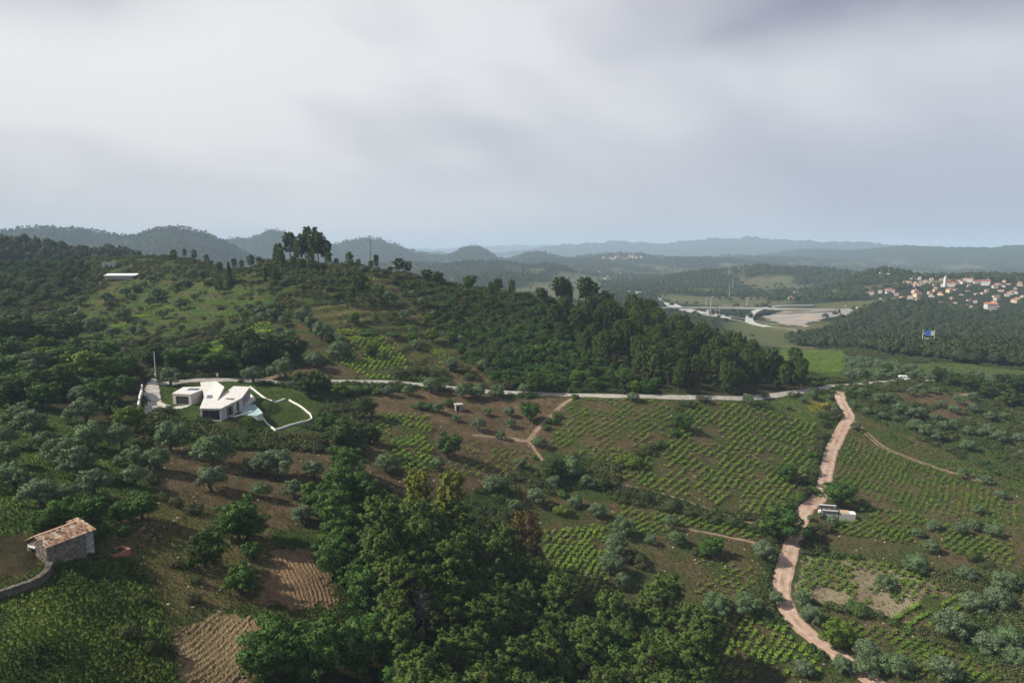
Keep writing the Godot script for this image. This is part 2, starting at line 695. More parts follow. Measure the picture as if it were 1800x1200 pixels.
# ------------------------------------------------------------------ roads
func smooth_line(a: Array, step: float) -> PackedVector2Array:
	var src := poly(a)
	var cv := Curve2D.new()
	for i in src.size():
		var t := (src[mini(i + 1, src.size() - 1)] - src[maxi(i - 1, 0)]) * 0.16
		cv.add_point(src[i], -t, t)
	cv.bake_interval = step
	return cv.get_baked_points()

func strip(called: String, line: PackedVector2Array, width: float, lift: float, colors: Array, m: Material, label: String, rut := 0.0, wobble := 0.25, level := -1.0) -> void:
	var g := Geo.new()
	var cols := 8
	var rows: Array = []
	for i in line.size():
		var t := (line[mini(i + 1, line.size() - 1)] - line[maxi(i - 1, 0)]).normalized()
		var s := Vector2(-t.y, t.x)
		var row: Array = []
		for k in cols + 1:
			var u := (float(k) / cols - 0.5)
			var ww := width * (1.0 + wobble * fine.get_noise_2d(i * 0.42 + (100.0 if u > 0.0 else 0.0), width * 7.0))
			var q := line[i] + s * u * ww
			var base := height(q.x, q.y)
			if level >= 0.0:
				base = height(line[i].x, line[i].y) + level
			var y := base + lift * (1.0 if k > 0 and k < cols else 0.3) - rut * exp(-pow((absf(u) - 0.24) / 0.09, 2.0))
			row.append(Vector3(q.x, y, q.y))
		rows.append(row)
	for i in line.size() - 1:
		for k in cols:
			var a: Vector3 = rows[i][k]
			var u := absf((k + 0.5) / cols - 0.5)
			var lo: Color = colors[0]
			var f := clampf(0.5 + 0.9 * fine.get_noise_2d(a.x * 3.0, a.z * 3.0) + 0.6 * noise.get_noise_2d(a.x * 3.0, a.z * 3.0), 0.0, 1.0)
			var c := lo.lerp(colors[1], f)
			if rut > 0.0 and (u < 0.09 or u > 0.42):
				c = c.lerp(colors[2], 0.55 * clampf(0.5 + fine.get_noise_2d(a.x * 1.1 + 9.0, a.z * 1.1) * 1.4, 0.0, 1.0))
			g.quad(a, rows[i][k + 1], rows[i + 1][k + 1], rows[i + 1][k], Vector3.UP, c)
	single(called, g.mesh(), m, label, "", "", "structure")

func build_roads() -> void:
	var red := [Color(0.56, 0.415, 0.335), Color(0.44, 0.305, 0.235), Color(0.23, 0.17, 0.105)]
	strip("earth_track", smooth_line(RED_TRACK, 0.6), 4.3, 0.10, red, M["track"], "wide reddish earth track winding down between the vineyards", 0.06, 0.16)
	var grey := [Color(0.46, 0.45, 0.42), Color(0.36, 0.345, 0.315), Color(0.30, 0.26, 0.19)]
	strip("lane", smooth_line(LANE, 1.0), 3.5, 0.14, grey, M["track"], "narrow pale grey lane crossing the slope behind the white house", 0.02, 0.12)
	var tan_ := [Color(0.35, 0.265, 0.185), Color(0.24, 0.18, 0.12), Color(0.12, 0.11, 0.05)]
	var twin := smooth_line(TWIN_TRACK, 1.0)
	for s in [-0.75, 0.75]:
		var l := PackedVector2Array()
		for i in twin.size():
			var t := (twin[mini(i + 1, twin.size() - 1)] - twin[maxi(i - 1, 0)]).normalized()
			l.append(twin[i] + Vector2(-t.y, t.x) * s)
		strip("wheel_track", l, 0.55, 0.09, tan_, M["track"], ("pale wheel rut nearer the red track" if s < 0.0 else "pale wheel rut on the far side of the pair"), 0.0, 0.6)
	for i in FOOT_PATHS.size():
		var says: String = ["dusty branching path dropping from the lane to the brown terrace", "short path running down beside the dark oak", "pale field path under the big vineyard", "earthy turnout behind the walled garden", "sandy strip along the earth bank", "bit of pale lane among the orchard trees"][i]
		strip("path", smooth_line(FOOT_PATHS[i], 0.8), [1.8, 1.2, 1.1, 3.4, 1.0, 2.2][i], 0.09, tan_, M["track"], says, 0.03, 0.5)
	# gravel drive up to the garage
	var p := poly(DRIVE)
	var b := bounds(p)
	var g := Geo.new()
	var st := 0.5
	for j in int(b.size.y / st) + 1:
		for i in int(b.size.x / st) + 1:
			var q := b.position + Vector2(i, j) * st
			if not Geometry2D.is_point_in_polygon(q + Vector2.ONE * st * 0.5, p):
				continue
			var k: Array[Vector3] = []
			for e in [Vector2(0, 0), Vector2(1, 0), Vector2(1, 1), Vector2(0, 1)]:
				var w: Vector2 = q + e * st
				k.append(on_ground(w.x, w.y, 0.24))
			var f := clampf(0.5 + fine.get_noise_2d(q.x * 2.0, q.y * 2.0) + noise.get_noise_2d(q.x * 5.0, q.y * 5.0), 0.0, 1.0)
			g.quad(k[0], k[1], k[2], k[3], Vector3.UP, Color(0.62, 0.60, 0.56).lerp(Color(0.42, 0.40, 0.35), f))
	single("driveway", g.mesh(), M["track"], "white gravel driveway widening in front of the garage", "", "", "structure")


# ------------------------------------------------------------------ building helper
# a wall from p to q with rectangular openings [from, to, bottom, top] in metres along it and above the base; returns the frame for fittings
func wall(g: Geo, p: Vector3, q: Vector3, y0: float, top_p: float, top_q: float, out: Vector3, holes: Array, deep := 0.25) -> void:
	var length := Vector2(p.x, p.z).distance_to(Vector2(q.x, q.z))
	var d := Vector3(q.x - p.x, 0, q.z - p.z) / length
	var at := func(s: float, y: float) -> Vector3: return Vector3(p.x + d.x * s, y, p.z + d.z * s)
	var top := func(s: float) -> float: return lerpf(top_p, top_q, s / length)
	var s0 := 0.0
	for h in holes:
		g.quad(at.call(s0, y0), at.call(h[0], y0), at.call(h[0], top.call(h[0])), at.call(s0, top.call(s0)), out)
		g.quad(at.call(h[0], y0), at.call(h[1], y0), at.call(h[1], h[2]), at.call(h[0], h[2]), out)
		g.quad(at.call(h[0], h[3]), at.call(h[1], h[3]), at.call(h[1], top.call(h[1])), at.call(h[0], top.call(h[0])), out)
		var inn := -out * deep
		g.quad(at.call(h[0], h[2]), at.call(h[1], h[2]), at.call(h[1], h[2]) + inn, at.call(h[0], h[2]) + inn, Vector3.UP)
		g.quad(at.call(h[0], h[3]), at.call(h[1], h[3]), at.call(h[1], h[3]) + inn, at.call(h[0], h[3]) + inn, Vector3.DOWN)
		g.quad(at.call(h[0], h[2]), at.call(h[0], h[3]), at.call(h[0], h[3]) + inn, at.call(h[0], h[2]) + inn, d)
		g.quad(at.call(h[1], h[2]), at.call(h[1], h[3]), at.call(h[1], h[3]) + inn, at.call(h[1], h[2]) + inn, -d)
		s0 = h[1]
	g.quad(at.call(s0, y0), at.call(length, y0), at.call(length, top_q), at.call(s0, top.call(s0)), out)

# a slab standing in a wall's opening: fraction a..b of the hole's width
func pane(p: Vector3, q: Vector3, hole: Array, out: Vector3, a: float, b: float, set_back: float, thick := 0.06, y0 := 0.0, y1 := 1.0) -> Mesh:
	var d := Vector3(q.x - p.x, 0, q.z - p.z).normalized()
	var w: float = hole[1] - hole[0]
	var s := lerpf(hole[0], hole[1], (a + b) * 0.5)
	var lo := lerpf(hole[2], hole[3], y0)
	var hi := lerpf(hole[2], hole[3], y1)
	var g := Geo.new()
	var o := Vector3(p.x + d.x * s, lo, p.z + d.z * s) - out * (set_back + thick * 0.5)
	g.box(Transform3D(Basis(d, Vector3.UP, d.cross(Vector3.UP)), o), Vector3(w * (b - a), hi - lo, thick))
	return g.mesh()

func outward(p: Vector3, q: Vector3, inside: Vector3) -> Vector3:
	var d := (q - p)
	d.y = 0
	d = d.normalized()
	var o := Vector3(-d.z, 0, d.x)
	return o if o.dot((p + q) * 0.5 - inside) > 0.0 else -o

func roof_slab(g: Geo, pts: Array, thick: float) -> void:
	var p2 := PackedVector2Array()
	for q in pts:
		p2.append(Vector2(q.x, q.z))
	var t := Geometry2D.triangulate_polygon(p2)
	for i in t.size() / 3:
		g.flat(pts[t[i * 3]], pts[t[i * 3 + 1]], pts[t[i * 3 + 2]], Vector3.UP)
		var dn := Vector3.DOWN * thick
		g.flat(pts[t[i * 3]] + dn, pts[t[i * 3 + 1]] + dn, pts[t[i * 3 + 2]] + dn, Vector3.DOWN)
	var mid := Vector3.ZERO
	for q in pts:
		mid += q / pts.size()
	for i in pts.size():
		var a: Vector3 = pts[i]
		var b: Vector3 = pts[(i + 1) % pts.size()]
		g.quad(a, b, b + Vector3.DOWN * thick, a + Vector3.DOWN * thick, outward(a, b, mid))

func pts3(a: Array) -> Array:
	var o: Array = []
	for i in a.size() / 3:
		o.append(Vector3(a[i * 3], a[i * 3 + 1], a[i * 3 + 2]))
	return o

func middle(a: Array) -> Vector3:
	var m := Vector3.ZERO
	for q in a:
		m += q / a.size()
	return m

# walls round a roof outline; holes: {edge index: [[s0, s1, y0, y1] as fractions of the length and metres above floor]}
func block_walls(pts: Array, floor_y: float, holes: Dictionary, deep: float) -> Mesh:
	var g := Geo.new()
	var mid := middle(pts)
	for i in pts.size():
		var p: Vector3 = pts[i]
		var q: Vector3 = pts[(i + 1) % pts.size()]
		wall(g, p, q, floor_y - 2.0, p.y - 0.03, q.y - 0.03, outward(p, q, mid), real_holes(p, q, floor_y, holes.get(i, [])), deep)
	return g.mesh()

func real_holes(p: Vector3, q: Vector3, floor_y: float, l: Array) -> Array:
	var length := Vector2(p.x, p.z).distance_to(Vector2(q.x, q.z))
	var o: Array = []
	for h in l:
		o.append([h[0] * length, h[1] * length, floor_y + h[2], floor_y + h[3]])
	return o

func grown(pts: Array, by: float) -> Array:
	var p2 := PackedVector2Array()
	for q in pts:
		p2.append(Vector2(q.x, q.z))
	var o: Array = []
	var mid := middle(pts)
	for i in pts.size():
		var a: Vector3 = pts[(i + pts.size() - 1) % pts.size()]
		var b: Vector3 = pts[i]
		var c: Vector3 = pts[(i + 1) % pts.size()]
		var n := (outward(a, b, mid) + outward(b, c, mid)).normalized()
		o.append(b + n * by)
	return o


# ------------------------------------------------------------------ the white house
func build_white_house() -> void:
	var root := thing("white_house", "low angular white concrete house with folded flat roofs on the slope", "house", Vector3.ZERO)
	var fl := HOUSE_FLOOR
	# garage wing
	var ga := pts3(HOUSE_GARAGE)
	var gh_ := {0: [[0.17, 0.86, 0.05, 2.5]]}
	part("wall", block_walls(ga, HOUSE_GARAGE_FLOOR, gh_, 0.3), M["concrete"], root)
	var g := Geo.new()
	roof_slab(g, grown(ga, 0.12), 0.3)
	part("roof", g.mesh(), M["roof_concrete"], root)
	var hole: Array = real_holes(ga[0], ga[1], HOUSE_GARAGE_FLOOR, gh_[0])[0]
	var out := outward(ga[0], ga[1], middle(ga))
	var door := part("garage_door", pane(ga[0], ga[1], hole, out, 0.0, 1.0, 0.2), M["dark_door"], root)
	for k in 5:
		part("door_panel", pane(ga[0], ga[1], hole, out, 0.01, 0.99, 0.17, 0.04, k * 0.2 + 0.01, k * 0.2 + 0.19), M["dark_door"], door)
	# solar panel on the garage roof
	var c := (ga[0] as Vector3).lerp(ga[2], 0.56)
	var d := ((ga[2] as Vector3) - (ga[1] as Vector3)).normalized()
	var fr := Transform3D(Basis(d, Vector3.UP, d.cross(Vector3.UP)), Vector3(c.x, (ga[0] as Vector3).y + 0.05, c.z) - d * 0.6)
	g = Geo.new()
	g.box(Transform3D(fr.basis.rotated(fr.basis.z, 0.12), fr.origin), Vector3(2.2, 0.1, 3.4))
	var sp := part("solar_panel", g.mesh(), M["steel"], root)
	for k in 3:
		g = Geo.new()
		var bb := fr.basis.rotated(fr.basis.z, 0.12)
		g.box(Transform3D(bb, fr.origin + bb.y * 0.103 + bb.z * (k - 1) * 1.1), Vector3(2.0, 0.02, 1.0))
		part("solar_cell", g.mesh(), M["solar"], sp)
	# back wing, its roof folding down towards the front
	var bk := pts3(HOUSE_BACK)
	part("wall", block_walls(bk, fl, {}, 0.3), M["concrete"], root)
	g = Geo.new()
	roof_slab(g, grown(bk, 0.12), 0.35)
	part("roof", g.mesh(), M["roof_concrete"], root)
	# long front wing
	var mn := pts3(HOUSE_MAIN)
	var hh := {0: [[0.09, 0.93, 0.15, 2.9]], 1: [[0.28, 0.62, 0.1, 2.8], [0.80, 0.96, 0.0, 2.9]], 3: [[0.06, 0.26, 0.2, 2.9], [0.33, 0.53, 0.2, 2.9], [0.6, 0.76, 0.2, 2.9], [0.82, 0.96, 0.2, 2.9]]}
	part("wall", block_walls(mn, fl, hh, 0.55), M["concrete"], root)
	g = Geo.new()
	roof_slab(g, grown(mn, 0.12), 0.32)
	part("roof", g.mesh(), M["roof_concrete"], root)
	for e in hh:
		var p: Vector3 = mn[e]
		var q: Vector3 = mn[e + 1]
		var o := outward(p, q, middle(mn))
		var hl := real_holes(p, q, fl, hh[e])
		for k in hl.size():
			var win := part("window", pane(p, q, hl[k], o, 0.0, 1.0, 0.45, 0.05), M["glass"], root)
			var bars: Array = [0.0, 0.33, 0.66, 0.985] if e == 0 else [0.0, 0.485, 0.97]
			for s in bars:
				part("window_frame", pane(p, q, hl[k], o, s, s + 0.03, 0.36, 0.09), M["frame"], win)
			if e == 3 or (e == 1 and k == 0):
				part("shutter", pane(p, q, hl[k], o, 0.03, 0.40, 0.12, 0.06), M["shutter"], root)
				if e == 1:
					part("shutter", pane(p, q, hl[k], o, 0.72, 0.97, 0.12, 0.06), M["shutter"], root)
	# openings in the roofs
	for s in [HOUSE_SKYLIGHT_A, HOUSE_SKYLIGHT_B]:
		var sk := pts3(s)
		g = Geo.new()
		roof_slab(g, grown(sk, 0.18), 0.16)
		var kerb := part("skylight", g.mesh(), M["roof_concrete"], root)
		g = Geo.new()
		for q in sk.size():
			sk[q] += Vector3.UP * 0.02
		roof_slab(g, sk, 0.05)
		part("skylight_pane", g.mesh(), M["glass"], kerb)
	# terrace and pool
	var te := pts3(HOUSE_TERRACE)
	g = Geo.new()
	roof_slab(g, te, 2.2)
	part("terrace", g.mesh(), M["roof_concrete"], root)
	var po := pts3(HOUSE_POOL)
	g = Geo.new()
	roof_slab(g, grown(po, 0.3), 2.6)
	var pool := part("pool", g.mesh(), M["roof_concrete"], root)
	g = Geo.new()
	for q in po.size():
		po[q] += Vector3.UP * 0.03
	roof_slab(g, po, 0.02)
	part("pool_water", g.mesh(), M["pool_water"], pool)
	# low walls round the garden
	var says := ["low white garden wall zigzagging from the terrace to the lane side", "long low white garden wall looping round the lawn", "short low white wall under the pool and front window"]
	for i in GARDEN_WALLS.size():
		low_wall("garden_wall", smooth_poly(GARDEN_WALLS[i]), 0.34, 0.5, M["white_wall"], says[i])
	low_wall("retaining_wall", smooth_poly(DRIVE_WALL), 0.4, 2.6, M["white_wall"], "tall pale retaining wall along the outer edge of the driveway")

func smooth_poly(a: Array) -> PackedVector2Array:
	var p := poly(a)
	var o := PackedVector2Array()
	for i in p.size() - 1:
		var n := maxi(1, int(p[i].distance_to(p[i + 1])))
		for k in n:
			o.append(p[i].lerp(p[i + 1], float(k) / n))
	o.append(p[p.size() - 1])
	return o

func low_wall(called: String, l: PackedVector2Array, width: float, high: float, m: Material, label: String) -> void:
	var g := Geo.new()
	var rows: Array = []
	for i in l.size():
		var t := (l[mini(i + 1, l.size() - 1)] - l[maxi(i - 1, 0)]).normalized()
		var s := Vector2(-t.y, t.x) * width * 0.5
		var y := height(l[i].x, l[i].y)
		var row: Array = [Vector3(l[i].x - s.x, y - 0.8, l[i].y - s.y), Vector3(l[i].x - s.x, y + high, l[i].y - s.y), Vector3(l[i].x + s.x, y + high, l[i].y + s.y), Vector3(l[i].x + s.x, y - 0.8, l[i].y + s.y)]
		rows.append(row)
	for i in l.size() - 1:
		var a: Array = rows[i]
		var b: Array = rows[i + 1]
		var side: Vector3 = (a[2] as Vector3) - (a[1] as Vector3)
		g.quad(a[0], b[0], b[1], a[1], -side)
		g.quad(a[1], b[1], b[2], a[2], Vector3.UP)
		g.quad(a[2], b[2], b[3], a[3], side)
	for e in [0, l.size() - 1]:
		var r: Array = rows[e]
		var w: Array = rows[1 if e == 0 else e - 1]
		g.quad(r[0], r[1], r[2], r[3], (r[0] as Vector3) - (w[0] as Vector3))
	single(called, g.mesh(), m, label, "wall")


# ------------------------------------------------------------------ the stone shed
func stone_lump(g: Geo, t: Transform3D, size: Vector3, col: Color) -> void:
	var k: Array[Vector3] = []
	for y in [-0.5, 0.5]:
		for q in [Vector2(-1, -1), Vector2(1, -1), Vector2(1, 1), Vector2(-1, 1)]:
			var s := 0.5 * rng.randf_range(0.72, 1.0)
			k.append(t * Vector3(q.x * size.x * s, y * size.y * rng.randf_range(0.75, 1.0), q.y * size.z * s))
	for f in [[4, 5, 6, 7], [0, 1, 5, 4], [1, 2, 6, 5], [2, 3, 7, 6], [3, 0, 4, 7]]:
		var mid := (k[f[0]] + k[f[2]]) * 0.5
		g.quad(k[f[0]], k[f[1]], k[f[2]], k[f[3]], mid - t.origin, col)

func stone_tone() -> Color:
	var a := rng.randf_range(0.13, 0.36)
	return Color(a, a * rng.randf_range(0.84, 0.93), a * rng.randf_range(0.66, 0.82))

# a rubble facing on the wall p-q: lumps proud of a mortar core
func rubble(g: Geo, p: Vector3, q: Vector3, y0: float, top: Callable, out: Vector3, skip: Array) -> void:
	var d := (q - p)
	d.y = 0
	var length := d.length()
	d /= length
	var y := y0
	while true:
		var hgt := rng.randf_range(0.17, 0.27)
		var s := rng.randf_range(0.0, 0.2)
		var any := false
		while s < length - 0.1:
			var w := minf(rng.randf_range(0.18, 0.46), length - s)
			var ty: float = top.call((s + w * 0.5) / length)
			if y + hgt * 0.6 < ty:
				any = true
				if skip.is_empty() or s + w < skip[0] or s > skip[1] or y + hgt > skip[2]:
					var o := Vector3(p.x + d.x * (s + w * 0.5), y + hgt * 0.5, p.z + d.z * (s + w * 0.5)) + out * rng.randf_range(-0.03, 0.03)
					stone_lump(g, Transform3D(Basis(d, Vector3.UP, d.cross(Vector3.UP)), o), Vector3(w * 0.94, hgt * 0.92, 0.2), stone_tone())
			s += w + 0.02
		y += hgt
		if not any:
			break

func tiled_slope(g: Geo, under: Geo, e0: Vector3, e1: Vector3, r1: Vector3, r0: Vector3) -> void:
	# eave e0-e1, ridge r0-r1; half-round clay tiles laid in courses up the slope
	var up := Vector3.UP
	under.quad(e0, e1, r1, r0, up)
	under.quad(e0 - up * 0.12, e1 - up * 0.12, r1 - up * 0.12, r0 - up * 0.12, -up)
	under.quad(e0, e1, e1 - up * 0.12, e0 - up * 0.12, e0 - r0)
	var length := e0.distance_to(e1)
	var slope := (r0 - e0).length()
	var cols := int(length / 0.24)
	var rows := int(slope / 0.42)
	for i in cols:
		for j in rows:
			var u0 := (i + 0.08) / cols
			var u1 := (i + 0.92) / cols
			var a := float(j) / rows - 0.015
			var b := (j + 1.12) / rows
			var rnd := rng.randf()
			var col := Color(0.27, 0.135, 0.08).lerp(Color(0.33, 0.24, 0.165), rng.randf())
			if rnd < 0.22:
				col = Color(0.12, 0.075, 0.055)
			elif rnd < 0.38:
				col = Color(0.44, 0.37, 0.29)
			var nrm := (e1 - e0).cross(r0 - e0).normalized()
			if nrm.y < 0.0:
				nrm = -nrm
			var p: Array = []
			for q in [[u0, a], [u1, a], [u1, b], [u0, b]]:
				var w: Vector3 = e0.lerp(e1, q[0]).lerp(r0.lerp(r1, q[0]), clampf(q[1], 0.0, 1.0))
				if q[1] < 0.0:
					w += (e0 - r0) * -q[1]
				p.append(w + nrm * (0.03 + rng.randf() * 0.015 + (0.03 if q[1] == a else 0.0)))
			var m0: Vector3 = ((p[0] as Vector3) + (p[1] as Vector3)) * 0.5 + nrm * 0.085
			var m1: Vector3 = ((p[2] as Vector3) + (p[3] as Vector3)) * 0.5 + nrm * 0.07
			g.quad(p[0], m0, m1, p[3], nrm + (e0 - e1).normalized() * 0.5, col)
			g.quad(m0, p[1], p[2], m1, nrm + (e1 - e0).normalized() * 0.5, col)
			g.flat(p[0], p[1], m0, e0 - r0, col * 0.6)

func build_stone_shed() -> void:
	var fr := Vector2(SHED[0], SHED[1])      # front right corner
	var br := Vector2(SHED[2], SHED[3])      # back right corner
	var fl2 := Vector2(SHED[4], SHED[5])     # front left corner
	var u := (br - fr).normalized()
	var length := fr.distance_to(br)
	var v := Vector2(-u.y, u.x)
	if v.dot(fl2 - fr) < 0.0:
		v = -v
	var wide := 4.6
	var y0 := height(fr.x, fr.y) - 0.2
	var eave := y0 + 3.2
	var ridge := y0 + 4.15
	var root := thing("stone_shed", "old rubble stone shed with clay tile roof and dark doorway above the long grass", "shed", Vector3.ZERO)
	var P := func(a: float, b: float, y: float) -> Vector3: return Vector3(fr.x + u.x * a + v.x * b, y, fr.y + u.y * a + v.y * b)
	var u3 := Vector3(u.x, 0, u.y)
	var v3 := Vector3(v.x, 0, v.y)
	# mortar core
	var g := Geo.new()
	var door := [[wide * 0.60, wide * 0.86, y0 + 0.2, y0 + 2.35]]
	wall(g, P.call(0, 0, 0), P.call(0, wide, 0), y0 - 1.0, eave, eave, -u3, door, 0.4)
	g.flat(P.call(0, 0, eave), P.call(0, wide, eave), P.call(0, wide * 0.5, ridge), -u3)
	wall(g, P.call(length, 0, 0), P.call(length, wide, 0), y0 - 1.0, eave, eave, u3, [], 0.4)
	g.flat(P.call(length, 0, eave), P.call(length, wide, eave), P.call(length, wide * 0.5, ridge), u3)
	wall(g, P.call(0, 0, 0), P.call(length, 0, 0), y0 - 1.0, eave, eave, -v3, [], 0.4)
	wall(g, P.call(0, wide, 0), P.call(length, wide, 0), y0 - 1.0, eave, eave, v3, [], 0.4)
	part("wall", g.mesh(), M["mortar"], root)
	# rubble facing
	g = Geo.new()
	var gable := func(t: float) -> float: return lerpf(eave, ridge, 1.0 - absf(t - 0.5) * 2.0)
	var level := func(_t: float) -> float: return eave
	rubble(g, P.call(0, 0, 0), P.call(0, wide, 0), y0 - 0.3, gable, -u3, [wide * 0.58, wide * 0.88, y0 + 2.35])
	rubble(g, P.call(0, 0, 0), P.call(length, 0, 0), y0 - 0.3, level, -v3, [])
	rubble(g, P.call(length, 0, 0), P.call(length, wide, 0), y0 - 0.3, gable, u3, [])
	rubble(g, P.call(0, wide, 0), P.call(length, wide, 0), y0 - 0.3, level, v3, [])
	var facing := part("stone_facing", g.mesh(), M["stones"], root)
	facing.set_meta("kind", "stuff")
	# doorway: timber leaf half open, white lintel, step
	g = Geo.new()
	g.box(Transform3D(Basis(v3, Vector3.UP, v3.cross(Vector3.UP)), P.call(-0.02, wide * 0.73, y0 + 2.35)), Vector3(wide * 0.36, 0.26, 0.34))
	part("lintel", g.mesh(), M["white_wall"], root)
	g = Geo.new()
	g.box(Transform3D(Basis(v3, Vector3.UP, v3.cross(Vector3.UP)), P.call(0.42, wide * 0.73, y0 + 0.2)), Vector3(wide * 0.25, 2.15, 0.06))
	part("door", g.mesh(), M["dark_door"], root)
	g = Geo.new()
	g.box(Transform3D(Basis(v3, Vector3.UP, v3.cross(Vector3.UP)), P.call(-0.75, wide * 0.72, y0 - 0.1)), Vector3(1.6, 0.28, 0.8))
	single("door_step", g.mesh(), M["white_wall"], "pale stone slab lying before the doorway of the stone shed", "step")
	# tiled roof, two slopes
	g = Geo.new()
	var und := Geo.new()
	var oh := 0.28
	var e := 0.18
	tiled_slope(g, und, P.call(-oh, -oh, eave - e), P.call(length + oh, -oh, eave - e), P.call(length + oh, wide * 0.5, ridge + 0.1), P.call(-oh, wide * 0.5, ridge + 0.1))
	tiled_slope(g, und, P.call(-oh, wide + oh, eave - e), P.call(length + oh, wide + oh, eave - e), P.call(length + oh, wide * 0.5, ridge + 0.1), P.call(-oh, wide * 0.5, ridge + 0.1))
	for k in int((length + oh * 2.0) / 0.4):
		g.box(Transform3D(Basis(u3, Vector3.UP, u3.cross(Vector3.UP)), P.call(-oh + 0.2 + k * 0.4, wide * 0.5, ridge + 0.08)), Vector3(0.38, 0.14, 0.26), Color(0.45, 0.24, 0.15).lerp(Color(0.52, 0.40, 0.3), rng.randf()))
	var roof := part("roof", und.mesh(), M["mortar"], root)
	var tl := part("roof_tiles", g.mesh(), M["tiles"], roof)
	tl.set_meta("kind", "stuff")
	# white annex behind, a single slope
	var a0 := length + 0.25
	var an := thing("shed_annex", "small whitewashed lean-to with tile roof against the stone shed's back", "shed", Vector3.ZERO)
	g = Geo.new()
	var lo := y0 + 2.75
	var hi := y0 + 3.8
	var b0 := 0.9
	var b1 := 4.2
	var a1 := a0 + 1.5
	wall(g, P.call(a0, b0, 0), P.call(a1, b0, 0), y0 - 1.0, lo, lo, -v3, [], 0.3)
	wall(g, P.call(a0, b1, 0), P.call(a1, b1, 0), y0 - 1.0, hi, hi, v3, [], 0.3)
	wall(g, P.call(a0, b0, 0), P.call(a0, b1, 0), y0 - 1.0, lo, hi, -u3, [], 0.3)
	wall(g, P.call(a1, b0, 0), P.call(a1, b1, 0), y0 - 1.0, lo, hi, u3, [], 0.3)
	part("wall", g.mesh(), M["shade_toned_plaster"], an)
	g = Geo.new()
	und = Geo.new()
	tiled_slope(g, und, P.call(a0 - 0.2, b0 - 0.4, lo - 0.05), P.call(a1 + 0.3, b0 - 0.4, lo - 0.05), P.call(a1 + 0.3, b1 + 0.3, hi + 0.12), P.call(a0 - 0.2, b1 + 0.3, hi + 0.12))
	var r2 := part("roof", und.mesh(), M["mortar"], an)
	part("roof_tiles", g.mesh(), M["tiles"], r2).set_meta("kind", "stuff")
	# brick-rimmed tank in the grass
	var tk := on_ground(TANK[0], TANK[1], -0.22)
	var tank := thing("water_tank", "shallow brick-rimmed concrete tank sunk in the grass beside the stone shed", "tank", tk, -atan2(u.y, u.x))
	g = Geo.new()
	g.box(Transform3D(Basis.IDENTITY, Vector3(0, -0.9, 0)), Vector3(2.5, 0.95, 1.9))
	part("basin_floor", g.mesh(), M["concrete"], tank)
	for s in [[0.0, -1.05, 2.9, 0.22], [0.0, 1.05, 2.9, 0.22], [-1.34, 0.0, 0.22, 1.86], [1.34, 0.0, 0.22, 1.86]]:
		g = Geo.new()
		g.box(Transform3D(Basis.IDENTITY, Vector3(s[0], -0.9, s[1])), Vector3(s[2], 1.45, s[3]))
		part("rim", g.mesh(), M["brick_rim"], tank)
	# curved dry stone wall
	var l := smooth_line(DRY_WALL, 0.28)
	g = Geo.new()
	for i in l.size():
		var t2 := (l[mini(i + 1, l.size() - 1)] - l[maxi(i - 1, 0)]).normalized()
		var gy := height(l[i].x, l[i].y)
		for k in 6:
			for s in [-1.0, 1.0]:
				var o := Vector3(l[i].x - t2.y * 0.2 * s, gy + 0.06 + k * 0.19, l[i].y + t2.x * 0.2 * s)
				stone_lump(g, Transform3D(Basis(Vector3(t2.x, 0, t2.y), Vector3.UP, Vector3(-t2.y, 0, t2.x)).rotated(Vector3.UP, rng.randf_range(-0.25, 0.25)), o), Vector3(rng.randf_range(0.24, 0.4), 0.22, rng.randf_range(0.3, 0.46)), stone_tone() * 0.6)
	var dw := thing("dry_stone_wall", "curved dry stone wall running from the stone shed to the frame edge", "wall", Vector3.ZERO)
	part("wall_stones", g.mesh(), M["stones"], dw).set_meta("kind", "stuff")


# ------------------------------------------------------------------ huts, poles, van
func boxed(called: String, t: Transform3D, size: Vector3, m: Material, parent: Node3D) -> MeshInstance3D:
	var g := Geo.new()
	g.box(t, size)
	return part(called, g.mesh(), m, parent)

func at_(x: float, y: float, z: float) -> Transform3D:
	return Transform3D(Basis.IDENTITY, Vector3(x, y, z))

func rod(called: String, a: Vector3, b: Vector3, r0: float, r1: float, m: Material, parent: Node3D) -> MeshInstance3D:
	var g := Geo.new()
	g.tube([a, b], [r0, r1], 8)
	return part(called, g.mesh(), m, parent)

